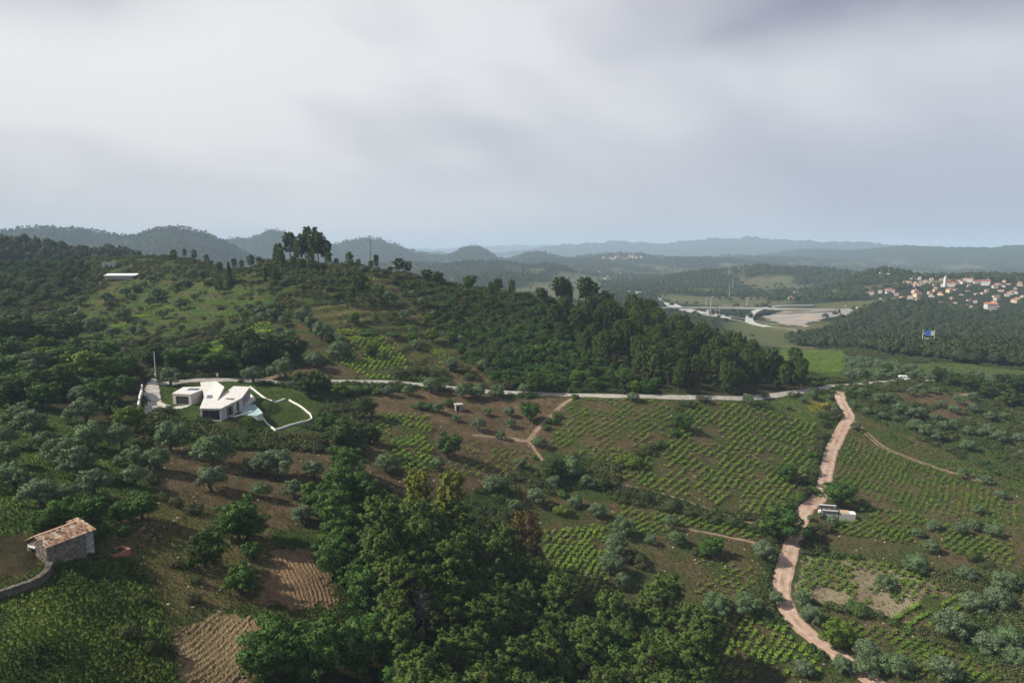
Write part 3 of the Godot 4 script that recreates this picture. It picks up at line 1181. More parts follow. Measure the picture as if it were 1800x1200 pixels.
func build_small_structures() -> void:
	# concrete hut on the brown terrace
	var p := on_ground(HUT[0], HUT[1], -0.2)
	var hut := thing("block_hut", "tiny block hut with flat slab roof and dark doorway on the bare terrace", "hut", p, 0.35)
	var g := Geo.new()
	var w := 1.25
	wall(g, Vector3(-w, 0, w), Vector3(w, 0, w), 0.0, 2.3, 2.3, Vector3.BACK, [[0.25, 1.15, 0.1, 1.9]], 0.9)
	wall(g, Vector3(w, 0, w), Vector3(w, 0, -w), 0.0, 2.3, 2.3, Vector3.RIGHT, [])
	wall(g, Vector3(-w, 0, w), Vector3(-w, 0, -w), 0.0, 2.3, 2.3, Vector3.LEFT, [])
	wall(g, Vector3(-w, 0, -w), Vector3(w, 0, -w), 0.0, 2.3, 2.3, Vector3.FORWARD, [])
	part("wall", g.mesh(), M["tan_wall"] if M.has("tan_wall") else M["stone"], hut)
	boxed("roof", at_(0, 2.3, 0), Vector3(3.0, 0.2, 3.0), M["block"], hut)
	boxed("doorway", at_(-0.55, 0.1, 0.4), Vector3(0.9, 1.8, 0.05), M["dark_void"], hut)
	# grey block shed beside the red track
	p = on_ground(BLOCK_SHED[0], BLOCK_SHED[1], -0.4)
	var sh := thing("block_shed", "grey block shed in two steps with black sheet roof beside the red track", "shed", p, -0.22)
	boxed("wall", at_(-2.3, 0, 0), Vector3(4.4, 2.9, 3.4), M["block"], sh)
	g = Geo.new()
	g.box(Transform3D(Basis(Vector3.RIGHT, 0.13), Vector3(-2.35, 2.92, 0)), Vector3(4.9, 0.07, 4.0))
	part("roof", g.mesh(), M["black_sheet"], sh)
	boxed("roof_edge", at_(-2.35, 3.24, -2.02), Vector3(4.7, 0.12, 0.3), M["white_paint"], sh)
	boxed("wall", at_(2.35, 0, 0.3), Vector3(4.4, 2.3, 2.8), M["block"], sh)
	boxed("roof", at_(1.7, 2.303, -0.1), Vector3(3.0, 0.16, 2.3), M["tan_board"], sh)
	boxed("roof_board", at_(3.9, 2.303, 0.5), Vector3(1.5, 0.2, 1.8), M["white_paint"], sh)
	boxed("cistern", at_(-4.95, 1.6, 0.6), Vector3(0.7, 0.9, 0.8), M["white_paint"], sh)
	for k in 3:
		boxed("roof_weight", at_(-3.8 + k * 1.5, 2.98 + 0.02 * k, 0.6 - k * 0.5), Vector3(0.35, 0.16, 0.2), M["block"], sh)
	# long white shed and white box near the crest
	p = on_ground(LONG_SHED[0], LONG_SHED[1], -0.3)
	var ls := thing("long_shed", "long low white farm shed with pale sheet roof high on the meadow", "shed", p, 0.06)
	boxed("wall", at_(0, 0, 0), Vector3(17.0, 2.7, 4.0), M["block"], ls)
	g = Geo.new()
	g.box(Transform3D(Basis(Vector3.RIGHT, 0.2), Vector3(0, 2.75, 0)), Vector3(18.0, 0.12, 5.2))
	part("roof", g.mesh(), M["white_paint"], ls)
	boxed("door", at_(8.0, 0.2, 2.01), Vector3(0.9, 1.9, 0.06), M["dark_door"], ls)
	p = on_ground(WHITE_BOX[0], WHITE_BOX[1], -0.3)
	var wb := thing("white_hut", "small boxy white hut above the long white shed", "hut", p, 0.3)
	boxed("wall", at_(0, 0, 0), Vector3(7.4, 3.9, 4.6), M["house_white"], wb)
	boxed("roof", at_(0, 3.9, 0), Vector3(7.9, 0.18, 5.1), M["block"], wb)
	boxed("window", at_(-1.5, 1.6, 2.31), Vector3(0.9, 0.9, 0.05), M["pane_dark"], wb)
	boxed("door", at_(1.6, 0.3, 2.31), Vector3(0.9, 2.0, 0.05), M["dark_door"], wb)
	# power pole on the ridge
	p = on_ground(POWER_POLE[0], POWER_POLE[1], -0.3)
	var pp := thing("power_pole", "tall electricity pole with two crossarms standing alone on the ridge", "utility pole", p, 0.5)
	rod("pole", Vector3.ZERO, Vector3(0, 19.0, 0), 0.30, 0.2, M["wood_pole"], pp)
	for y in [18.6, 17.0]:
		boxed("crossarm", at_(0, y, 0.16), Vector3(3.0 if y > 18.0 else 2.5, 0.2, 0.18), M["wood_pole"], pp)
		for x in [-1.0, 0.0, 1.0]:
			rod("insulator", Vector3(x, y + 0.16, 0.16), Vector3(x, y + 0.5, 0.16), 0.06, 0.05, M["steel"], pp)
	# mast on the blue hill far behind
	p = on_ground(MAST[0], MAST[1], -1.0)
	var ms := thing("radio_mast", "thin lattice mast on the hazy hilltop behind the ridge", "mast", p)
	rod("pole", Vector3.ZERO, Vector3(0, 30, 0), 0.9, 0.35, M["steel"], ms)
	boxed("antenna", at_(0.7, 22, 0), Vector3(0.8, 5.0, 0.6), M["steel"], ms)
	# pale pole at the head of the drive
	p = on_ground(LAMP[0], LAMP[1], -0.2)
	var lp := thing("light_pole", "slim pale metal pole at the upper end of the driveway", "utility pole", p)
	rod("pole", Vector3.ZERO, Vector3(0, 9.8, 0), 0.17, 0.11, M["steel"], lp)
	rod("pole_base", Vector3.ZERO, Vector3(0, 1.3, 0), 0.26, 0.26, M["wood_pole"], lp)
	boxed("meter_box", at_(0.0, 1.7, 0.26), Vector3(0.45, 0.7, 0.25), M["white_paint"], lp)
	# small sign beside the lane behind the house
	p = on_ground(LANE_SIGN[0], LANE_SIGN[1], -0.2)
	var sg := thing("lane_sign", "small pale sign on a thin post beside the lane behind the house", "sign", p, 0.3)
	rod("post", Vector3.ZERO, Vector3(0, 2.9, 0), 0.05, 0.05, M["steel"], sg)
	boxed("sign_plate", at_(0, 1.9, 0.08), Vector3(0.6, 0.95, 0.05), M["white_paint"], sg)
	# chain-link gate across the drive
	var a := on_ground(GATE[0], GATE[1], 0.1)
	var b := on_ground(GATE[2], GATE[3], 0.1)
	var gt := thing("drive_gate", "thin dark rail gate across the lower driveway", "gate", Vector3.ZERO)
	for k in 6:
		var q := a.lerp(b, k / 5.0)
		rod("post", q, q + Vector3.UP * 1.3, 0.035, 0.035, M["frame"], gt)
	for y in [0.5, 1.28]:
		rod("rail", a + Vector3.UP * y, b + Vector3.UP * y, 0.03, 0.03, M["frame"], gt)
	# van on the lane
	p = on_ground(VAN[0], VAN[1], 0.1)
	var van := thing("white_van", "white van parked where the lane meets the orchard", "van", p, -0.22)
	g = Geo.new()
	var prof := [Vector2(-2.5, 0.4), Vector2(-2.5, 2.15), Vector2(-2.3, 2.3), Vector2(1.05, 2.3), Vector2(1.75, 1.35), Vector2(2.45, 1.15), Vector2(2.55, 0.4)]
	for i in prof.size():
		var e: Vector2 = prof[i]
		var f: Vector2 = prof[(i + 1) % prof.size()]
		var mid := (e + f) * 0.5 - Vector2(0, 1.2)
		g.quad(Vector3(e.x, e.y, -0.95), Vector3(f.x, f.y, -0.95), Vector3(f.x, f.y, 0.95), Vector3(e.x, e.y, 0.95), Vector3(mid.x, mid.y, 0))
	for s in [-0.95, 0.95]:
		for i in range(1, prof.size() - 1):
			g.flat(Vector3(prof[0].x, prof[0].y, s), Vector3(prof[i].x, prof[i].y, s), Vector3(prof[i + 1].x, prof[i + 1].y, s), Vector3(0, 0, s))
	part("body", g.mesh(), M["white_paint"], van)
	for x in [-1.5, -0.2]:
		boxed("side_window", at_(x, 1.45, 0.93), Vector3(1.1, 0.6, 0.06), M["pane_dark"], van)
	boxed("side_window", at_(0.95, 1.4, 0.93), Vector3(0.75, 0.6, 0.06), M["pane_dark"], van)
	g = Geo.new()
	g.quad(Vector3(1.13, 2.2, -0.8), Vector3(1.13, 2.2, 0.8), Vector3(1.74, 1.4, 0.8), Vector3(1.74, 1.4, -0.8), Vector3(1, 1, 0))
	for i in g.v.size():
		g.v[i] += Vector3(0.02, 0.02, 0)
	part("windscreen", g.mesh(), M["pane_dark"], van)
	for x in [-1.6, 1.6]:
		for s in [-0.82, 0.82]:
			g = Geo.new()
			g.tube([Vector3(x, 0.34, s - 0.12), Vector3(x, 0.34, s - 0.118), Vector3(x, 0.34, s + 0.118), Vector3(x, 0.34, s + 0.12)], [0.02, 0.34, 0.34, 0.02], 14)
			part("wheel", g.mesh(), M["frame"], van)


# ------------------------------------------------------------------ motorway in the valley
func valley_strip(called: String, pts: Array, width: float, lift: float, m: Material, label: String, cat := "", lift_end := -1.0) -> void:
	var l := smooth_line(pts, 8.0)
	var g := Geo.new()
	var rows: Array = []
	for i in l.size():
		var t := (l[mini(i + 1, l.size() - 1)] - l[maxi(i - 1, 0)]).normalized()
		var s := Vector2(-t.y, t.x) * width * 0.5
		var y := lift if lift_end < 0.0 else lerpf(lift, lift_end, smoothstep(0.35, 0.9, float(i) / l.size()))
		rows.append([Vector3(l[i].x - s.x, y, l[i].y - s.y), Vector3(l[i].x + s.x, y, l[i].y + s.y)])
	for i in l.size() - 1:
		var a: Array = rows[i]
		var b: Array = rows[i + 1]
		g.quad(a[0], a[1], b[1], b[0], Vector3.UP)
		for e in 2:
			var sd: Vector3 = (a[e] as Vector3) - (a[1 - e] as Vector3)
			g.quad(a[e], b[e], b[e] + Vector3.DOWN * 1.3, a[e] + Vector3.DOWN * 1.3, sd)
			# pale edge barrier
			var inn := sd.normalized() * -0.4
			g.quad(a[e] + Vector3.UP * 0.5, b[e] + Vector3.UP * 0.5, b[e], a[e], sd)
			g.quad(a[e] + inn, b[e] + inn, b[e] + Vector3.UP * 0.5, a[e] + Vector3.UP * 0.5, -sd)
	single(called, g.mesh(), m, label, cat, "", "structure" if cat == "" else "")

func build_motorway() -> void:
	valley_strip("motorway", MOTORWAY, 19.0, VALLEY + 1.0, M["asphalt_pale"], "pale dual carriageway crossing the valley floor")
	valley_strip("slip_road", SLIP_ROAD, 9.5, VALLEY + 9.95, M["asphalt_pale"], "pale slip road curling round to join the motorway", "", VALLEY + 1.1)
	valley_strip("overpass", OVERPASS, 10.0, VALLEY + 10.0, M["asphalt_pale"], "pale road bridge carried over the motorway", "bridge")
	for i in BRIDGE_PIERS.size() / 2:
		var q := Vector3(BRIDGE_PIERS[i * 2], VALLEY - 1.0, BRIDGE_PIERS[i * 2 + 1])
		var g := Geo.new()
		g.box(at_(q.x, q.y, q.z), Vector3(4.0, 8.4, 9.0))
		single("bridge_pier", g.mesh(), M["block"], ["dark concrete pier under the bridge, nearest the pine wood", "concrete pier under the middle of the bridge", "concrete pier under the bridge toward the gravel yard"][i], "pier")
	# gravel yard inside the loop
	var p := poly(GRAVEL_YARD)
	var b := bounds(p)
	var g2 := Geo.new()
	var st := 4.0
	for j in int(b.size.y / st) + 1:
		for i in int(b.size.x / st) + 1:
			var q := b.position + Vector2(i, j) * st
			if Geometry2D.is_point_in_polygon(q + Vector2(noise.get_noise_2d(q.x, q.y), noise.get_noise_2d(q.y, q.x)) * 14.0, p):
				var f := clampf(0.5 + noise.get_noise_2d(q.x * 1.2, q.y * 1.2) * 1.5, 0.0, 1.0)
				var k: Array[Vector3] = []
				for e in [Vector2(0, 0), Vector2(1, 0), Vector2(1, 1), Vector2(0, 1)]:
					var w: Vector2 = q + e * st
					k.append(on_ground(w.x, w.y, 0.7))
				g2.quad(k[0], k[1], k[2], k[3], Vector3.UP, Color(0.29, 0.28, 0.28).lerp(Color(0.40, 0.345, 0.28), f))
	single("gravel_yard", g2.mesh(), M["track"], "bare grey and tan gravel yard inside the slip road loop", "", "", "structure")
	# tall lamp posts
	var says := ["tall twin-arm lamp post at the near end of the bridge", "tall lamp post just right of the first one by the bridge", "lamp post halfway along the bridge approach", "tall thin mast on the green slope behind the bridge", "second thin mast on the slope behind the bridge"]
	for i in ROAD_LAMPS.size() / 3:
		var o := on_ground(ROAD_LAMPS[i * 3], ROAD_LAMPS[i * 3 + 1])
		var t := thing("road_lamp", says[i], "street lamp", o, 0.0, "lamp posts round the motorway junction")
		var hh: float = ROAD_LAMPS[i * 3 + 2]
		rod("post", Vector3.ZERO, Vector3(0, hh, 0), 0.36, 0.22, M["steel"], t)
		boxed("lamp_arm", at_(0, hh, 0), Vector3(3.2, 0.3, 0.4), M["steel"], t)
	# motorway sign gantry seen through the wood
	var gp := on_ground(GANTRY[0], GANTRY[1])
	var gn := thing("sign_gantry", "steel gantry with a blue and a white panel among the dark trees", "road sign", gp, -0.3)
	gn.scale = Vector3(0.8, 0.85, 0.8)
	for x in [-4.6, 4.6]:
		rod("post", Vector3(x, 0, 0), Vector3(x, 17.5, 0), 0.26, 0.2, M["steel"], gn)
	boxed("beam", at_(0, 14.2, 0), Vector3(9.6, 0.4, 0.4), M["steel"], gn)
	boxed("sign_panel", at_(-0.6, 12.6, 0.35), Vector3(3.7, 4.6, 0.15), M["blue_paint"], gn)
	boxed("sign_panel", at_(3.0, 12.9, 0.35), Vector3(3.0, 4.0, 0.15), M["house_grey"], gn)
	for i in BARRIERS.size() / 3:
		var o := on_ground(BARRIERS[i * 3], BARRIERS[i * 3 + 1], 8.5 if i < 3 else 3.0)
		var g3 := Geo.new()
		g3.box(at_(0, -1.0, 0), Vector3(BARRIERS[i * 3 + 2], 1.5, 1.2))
		single("viaduct_wall", g3.mesh(), M["house_white"], ["white length of viaduct parapet left of the sign gantry", "short white viaduct parapet just left of the gantry", "white parapet stub at the foot of the gantry", "lone white parapet farther right in the dark wood", "white wall glimpse in the wood below the gravel yard"][i], "wall", "", "", o)
	# squat tower beside the yard
	var tp := on_ground(SQUAT_TOWER[0], SQUAT_TOWER[1])
	var tw := thing("squat_tower", "small square cream tower at the edge of the gravel yard", "tower", tp)
	boxed("wall", at_(0, -1, 0), Vector3(4.6, 9.5, 4.6), M["house_cream"], tw)
	boxed("roof", at_(0, 8.5, 0), Vector3(5.2, 0.6, 5.2), M["roof_brown"], tw)


# ------------------------------------------------------------------ village
func house_proto(w: float, d: float, h: float, rise: float, hip: bool, wings: bool) -> Array:
	# [walls, roof, windows, doors, chimney]
	var walls := Geo.new()
	walls.box(at_(0, -3, 0), Vector3(w, h + 3.0, d))
	var roof := Geo.new()
	var o := 0.55
	var x := w * 0.5 + o
	var z := d * 0.5 + o
	var rx := x - (z * 0.9 if hip else 0.0)
	var y := h - 0.02
	var A := Vector3(-x, y, -z)
	var B := Vector3(x, y, -z)
	var C := Vector3(x, y, z)
	var D := Vector3(-x, y, z)
	var R := Vector3(-rx, y + rise, 0)
	var S := Vector3(rx, y + rise, 0)
	roof.quad(D, C, S, R, Vector3(0, 1, 1))
	roof.quad(A, B, S, R, Vector3(0, 1, -1))
	roof.flat(A, D, R, Vector3(-1, 0.3, 0))
	roof.flat(B, C, S, Vector3(1, 0.3, 0))
	roof.quad(A, B, C, D, Vector3.DOWN)
	var wins: Array = []
	var storeys := 2 if h > 4.5 else 1
	for s in storeys:
		for k in int(w / 3.2):
			var g := Geo.new()
			g.box(at_(-w * 0.5 + 1.7 + k * 3.2, 1.0 + s * 2.9, d * 0.5 + 0.03), Vector3(1.15, 1.25, 0.14))
			wins.append(g.mesh())
	var g2 := Geo.new()
	g2.box(at_(-w * 0.5 - 0.03, 1.2, 0.4), Vector3(0.14, 1.3, 1.2))
	wins.append(g2.mesh())
	var dr := Geo.new()
	dr.box(at_(w * 0.5 - 1.0, 0.0, d * 0.5 + 0.04), Vector3(1.1, 2.2, 0.14))
	var ch := Geo.new()
	ch.box(at_(w * 0.22, h + rise * 0.35, -d * 0.15), Vector3(0.9, rise + 0.6, 0.7))
	if wings:
		walls.box(at_(w * 0.5 + 2.2, -3, d * 0.1), Vector3(4.5, 5.6, d * 0.7))
		roof.box(at_(w * 0.5 + 2.3, 2.62, d * 0.1), Vector3(5.0, 0.25, d * 0.78))
	return [walls.mesh(), roof.mesh(), wins, dr.mesh(), ch.mesh()]

func house(k: Array, at: Vector3, turn: float, scale_: float, wm: String, rm: String, label: String, group: String) -> void:
	var t := thing("house", label, "house", at, turn, group)
	t.scale = Vector3.ONE * scale_
	part("wall", k[0], M[wm], t)
	var r := part("roof", k[1], M[rm], t)
	part("chimney", k[4], M[wm], r)
	for w in k[2]:
		part("window", w, M["pane_dark"], t)
	part("door", k[3], M["shutter"], t)

func build_village() -> void:
	var protos := [house_proto(12, 9, 6.0, 2.2, false, false), house_proto(14, 8, 3.4, 1.9, false, true), house_proto(11, 10, 6.2, 2.4, true, false), house_proto(18, 8, 3.6, 1.7, false, false), house_proto(9, 8, 5.8, 2.0, false, true)]
	var widths := [12.0, 18.5, 11.0, 18.0, 13.5]
	var walls := ["house_white", "house_white", "house_white", "house_cream", "house_white", "house_grey"]
	var roofs := ["roof_red", "roof_orange", "roof_red", "roof_brown", "roof_orange"]
	var wall_say := {"house_white": "white", "house_cream": "cream", "house_grey": "grey"}
	var roof_say := {"roof_red": "red", "roof_orange": "orange", "roof_brown": "brown"}
	var kind_say := ["two-storey gabled house", "low house with side annex", "square hip-roofed house", "long low house", "tall narrow house with lean-to"]
	var rows: Array = []
	var l := VILLAGE.duplicate()
	for i in l.size() / 3:
		var x: float = l[i * 3]
		var z: float = l[i * 3 + 1]
		var w: float = clampf(l[i * 3 + 2], 7.0, 23.0)
		var p := rng.randi() % 5
		if w > 17.0:
			p = 3 if rng.randf() < 0.5 else 0
		var wm: String = walls[rng.randi() % walls.size()]
		var rm: String = roofs[rng.randi() % roofs.size()]
		rows.append([x / -z, x, z, w, p, wm, rm])
	# small houses scattered between on the same hillside
	var vp := poly(VILLAGE_SLOPE)
	var taken_at: Array = []
	for r in rows:
		taken_at.append(Vector2(r[1], r[2]))
	fill(vp, 15.0, 52, func(q: Vector2): rows.append([q.x / -q.y, q.x, q.y, rng.randf_range(8.0, 14.0), rng.randi() % 5, walls[rng.randi() % walls.size()], roofs[rng.randi() % roofs.size()]]), taken_at)
	for r in rows:
		house_spots.append(Vector2(r[1], r[2]))
	rows.sort_custom(func(a, b): return a[0] < b[0])
	var seen := {}
	for i in rows.size():
		var r: Array = rows[i]
		var where := "in the middle of the village"
		if r[0] < 0.52:
			where = "in the valley behind the motorway"
		elif r[2] < -1230.0:
			where = "along the village's top row"
		elif r[2] > -900.0:
			where = "at the village's lower edge"
		var key := "%s %s" % [r[5] + r[6] + str(r[4]), where]
		seen[key] = seen.get(key, 0) + 1
		var says := "%s%s %s with %s roof %s" % ["" if seen[key] == 1 else ordinal(seen[key]) + "-from-left ", wall_say[r[5]], kind_say[r[4]], roof_say[r[6]], where]
		var turn := rng.randf_range(-0.7, 0.7) + atan2(-r[1], -r[2]) * 0.6
		house(protos[r[4]], on_ground(r[1], r[2], 0.4), turn, 0.52 * r[3] / widths[r[4]], r[5], r[6], says, "village houses")
	# church
	var c := on_ground(CHURCH[0], CHURCH[1])
	var ch := thing("church", "white church with square bell tower rising above the village roofs", "church", c, 0.3)
	ch.scale = Vector3.ONE * 0.8
	boxed("nave", at_(7, -2, 0), Vector3(16, 10, 9), M["house_white"], ch)
	var g := Geo.new()
	g.quad(Vector3(-1.4, 7.9, 5.1), Vector3(15.4, 7.9, 5.1), Vector3(15.4, 11.2, 0), Vector3(-1.4, 11.2, 0), Vector3(0, 1, 1))
	g.quad(Vector3(-1.4, 7.9, -5.1), Vector3(15.4, 7.9, -5.1), Vector3(15.4, 11.2, 0), Vector3(-1.4, 11.2, 0), Vector3(0, 1, -1))
	g.flat(Vector3(15.3, 7.9, 5.1), Vector3(15.3, 7.9, -5.1), Vector3(15.3, 11.2, 0), Vector3.RIGHT)
	part("roof", g.mesh(), M["roof_red"], ch)
	var tw := boxed("bell_tower", at_(-3.4, -2, 0), Vector3(4.6, 19, 4.6), M["house_white"], ch)
	boxed("belfry_opening", at_(-3.4, 12.6, 2.31), Vector3(1.6, 2.8, 0.1), M["pane_dark"], tw)
	g = Geo.new()
	g.tube([Vector3(-3.4, 17, 0), Vector3(-3.4, 18.6, 0), Vector3(-3.4, 20.0, 0), Vector3(-3.4, 21.6, 0)], [2.4, 2.0, 1.0, 0.1], 10)
	part("dome", g.mesh(), M["house_white"], tw)
	# hamlets farther up the valley
	l = FAR_HOUSES
	var far_rows: Array = []
	for i in l.size() / 3:
		far_rows.append([l[i * 3] / -l[i * 3 + 1], l[i * 3], l[i * 3 + 1], l[i * 3 + 2]])
	far_rows.sort_custom(func(a, b): return a[0] < b[0])
	var n := [0, 0]
	for r in far_rows:
		var hi := 0 if height(r[1], r[2]) > VALLEY + 38.0 else 1
		n[hi] += 1
		var p := rng.randi() % 5
		house(protos[p], on_ground(r[1], r[2], 1.0), rng.randf_range(-0.8, 0.8), r[3] * 1.05 / widths[p], walls[rng.randi() % 4], roofs[rng.randi() % 5], "%s house from the left in the hazy hamlet %s" % [ordinal(n[hi]), "on the hilltop" if hi == 0 else "in the hollow"], "houses of the hazy hamlets")
	# the far town is a pale smear of blocks
	var box := Geo.new()
	box.box(at_(0, -4, 0), Vector3(1, 1, 1))
	var pl: Array = []
	var ti: Array = []
	for i in 260:
		var a := rng.randf_range(-0.17, -0.085)
		var d := rng.randf_range(6700.0, 7900.0)
		var x := a * d
		pl.append(Transform3D(Basis.from_scale(Vector3(rng.randf_range(14, 40), rng.randf_range(10, 34), rng.randf_range(12, 30))), on_ground(x, -d, 2.0 + rng.randf() * 8.0)))
		ti.append(Color(0.75, 0.70, 0.66))
	var hw := mat("town_blocks", Color(1, 1, 1), 0.9)
	hw.vertex_color_use_as_albedo = true
	scatter("distant_town", box.mesh(), hw, pl, ti, "pale distant town smeared across the plain under the haze")

func ordinal(k: int) -> String:
	var o := ["zeroth", "first", "second", "third", "fourth", "fifth", "sixth", "seventh", "eighth", "ninth", "tenth", "eleventh", "twelfth", "thirteenth", "fourteenth", "fifteenth", "sixteenth", "seventeenth", "eighteenth", "nineteenth", "twentieth"]
	if k < o.size():
		return o[k]
	var tens := ["", "", "twenty", "thirty", "forty", "fifty", "sixty"]
	if k % 10 == 0:
		return ["", "", "twentieth", "thirtieth", "fortieth", "fiftieth", "sixtieth"][k / 10]
	return tens[k / 10] + "-" + o[k % 10]


# ------------------------------------------------------------------ plant prototypes
var kinds := {}       # kind -> array of [crown mesh, trunk mesh, natural width, natural height]
var low_meshes := {}  # kind -> array of light meshes for masses

func leaf(g: Geo, at: Vector3, out: Vector3, size: float, col: Color) -> void:
	var f := (out + rdir() * 0.75).normalized()
	var a := f.cross(rdir()).normalized()
	var b := f.cross(a)
	var nn := (out * 0.6 + f * 0.4).normalized()
	if nn.dot(f) < 0.15:
		nn = f
	var s := size * rng.randf_range(0.7, 1.3)
	g.tri(at + a * s * 0.62, at - a * s * 0.45 + b * s * 0.42, at - a * s * 0.45 - b * s * 0.42, nn, col)

func lobed(g: Geo, lobes: Array, count: int, size: float, c0: Color, c1: Color, inner := 0.12, ragged := 0.25) -> void:
	var total := 0.0
	for l in lobes:
		var r: Vector3 = l[1]
		total += r.x * r.z + r.x * r.y
	for l in lobes:
		var o: Vector3 = l[0]
		var r: Vector3 = l[1]
		var tint := rng.randf_range(0.0, 1.0)
		var n := int(count * (r.x * r.z + r.x * r.y) / total)
		for i in n:
			var d := rdir()
			if d.y < -0.5 and rng.randf() < 0.5:
				d.y = -d.y
			var k := 1.0 + ragged * (rng.randf() - 0.6)
			if rng.randf() < inner:
				k *= rng.randf_range(0.45, 0.9)
			var p := o + d * r * k
			var deep := false
			for m in lobes:
				if m == l:
					continue
				var q: Vector3 = (p - (m[0] as Vector3)) / (m[1] as Vector3)
				if q.length_squared() < 0.55:
					deep = true
					break
			if deep:
				continue
			var col := c0.lerp(c1, clampf(tint * 0.45 + rng.randf() * 0.65, 0.0, 1.0)) * rng.randf_range(0.8, 1.2)
			leaf(g, p, (d / r).normalized(), size, col)

func make_olive(grey: float) -> Array:
	var g := Geo.new()
	var lobes: Array = []
	var n := 30 + rng.randi() % 8
	var heavy := rng.randf() * TAU
	for i in n:
		var d := rdir()
		d.y = absf(d.y) * 1.3 - 0.50
		var bias := 1.0 + 0.28 * cos(atan2(d.z, d.x) - heavy)
		var k := rng.randf_range(0.72, 1.05)
		lobes.append([Vector3(d.x * 2.05 * bias * k, 2.40 + d.y * 1.95 * k, d.z * 2.05 * bias * k), Vector3(1.0, 0.85, 1.0) * rng.randf_range(0.38, 0.80)])
	for i in 5:
		lobes.append([Vector3(rng.randf_range(-0.9, 0.9), rng.randf_range(2.0, 3.0), rng.randf_range(-0.9, 0.9)), Vector3.ONE * rng.randf_range(0.9, 1.2)])
	var c0 := Color(0.046, 0.072, 0.040).lerp(Color(0.062, 0.078, 0.052), grey)
	var c1 := Color(0.170, 0.222, 0.132).lerp(Color(0.175, 0.205, 0.145), grey)
	lobed(g, lobes, 6600, 0.215, c0, c1, 0.15, 0.5)
	var t := Geo.new()
	var col := Color(0.12, 0.10, 0.085)
	var f := Vector3(rng.randf_range(-0.2, 0.2), 1.15, rng.randf_range(-0.2, 0.2))
	t.tube([Vector3(0, -0.5, 0), Vector3(0.06, 0.5, 0.03), f], [0.42, 0.3, 0.26], 8, col)
	for i in 5:
		var e: Vector3 = lobes[(i * 5) % n][0]
		t.tube([f, f.lerp(e, 0.5) + Vector3(0, 0.12, 0), e], [0.19, 0.12, 0.05], 6, col)
	return [g.mesh(), t.mesh(), 5.0, 4.5]

func make_oak(c0: Color, c1: Color) -> Array:
	var g := Geo.new()
	var lobes: Array = []
	var ph := rng.randf() * TAU
	for i in 62:
		var d := rdir()
		d.y = d.y * 0.95 + 0.05
		var bulge := 1.0 + 0.22 * sin(atan2(d.z, d.x) * 3.0 + ph) + 0.12 * sin(d.y * 7.0 + ph)
		var k := rng.randf_range(0.70, 1.04) * bulge
		lobes.append([Vector3(d.x * 2.75 * k, 3.75 + d.y * 2.75 * k, d.z * 2.75 * k), Vector3(1.0, 0.8, 1.0) * rng.randf_range(0.42, 0.98)])
	for i in 6:
		lobes.append([Vector3(rng.randf_range(-1.0, 1.0), rng.randf_range(2.6, 4.8), rng.randf_range(-1.0, 1.0)), Vector3.ONE * rng.randf_range(1.2, 1.7)])
	lobed(g, lobes, 8500, 0.32, c0, c1, 0.12, 0.5)
	var t := Geo.new()
	var col := Color(0.085, 0.070, 0.055)
	t.tube([Vector3(0, -0.6, 0), Vector3(0.05, 1.2, 0), Vector3(0, 3.2, 0.1), Vector3(0.1, 5.4, 0)], [0.34, 0.26, 0.17, 0.05], 8, col)
	for i in 5:
		var e: Vector3 = lobes[i * 4][0]
		var s := Vector3(0.04, 1.3 + i * 0.45, 0.05)
		t.tube([s, s.lerp(e, 0.55) + Vector3(0, 0.2, 0), e], [0.13, 0.08, 0.03], 6, col)
	return [g.mesh(), t.mesh(), 6.6, 7.0]

func puff(g: Geo, at: Vector3, dir: Vector3, r: float, count: int, c0: Color, c1: Color) -> void:
	# a tuft of needles at a branch tip, swept towards dir
	var tint := rng.randf()
	for i in count:
		var d := (rdir() + dir * 0.75).normalized()
		var side := d.cross(rdir()).normalized() * r * 0.16
		var s := at + d * r * rng.randf_range(0.0, 0.25)
		var e := at + d * r * rng.randf_range(0.75, 1.15)
		var f := d.cross(side).normalized()
		var nn := (d * 0.55 + Vector3.UP * 0.2 + dir * 0.25)
		if f.dot(nn) < 0.0:
			f = -f
		nn = (nn.normalized() * 0.65 + f * 0.45).normalized()
		g.tri(s + side, s - side, e, nn, c0.lerp(c1, clampf(tint * 0.5 + rng.randf() * 0.6, 0.0, 1.0)) * rng.randf_range(0.85, 1.15))

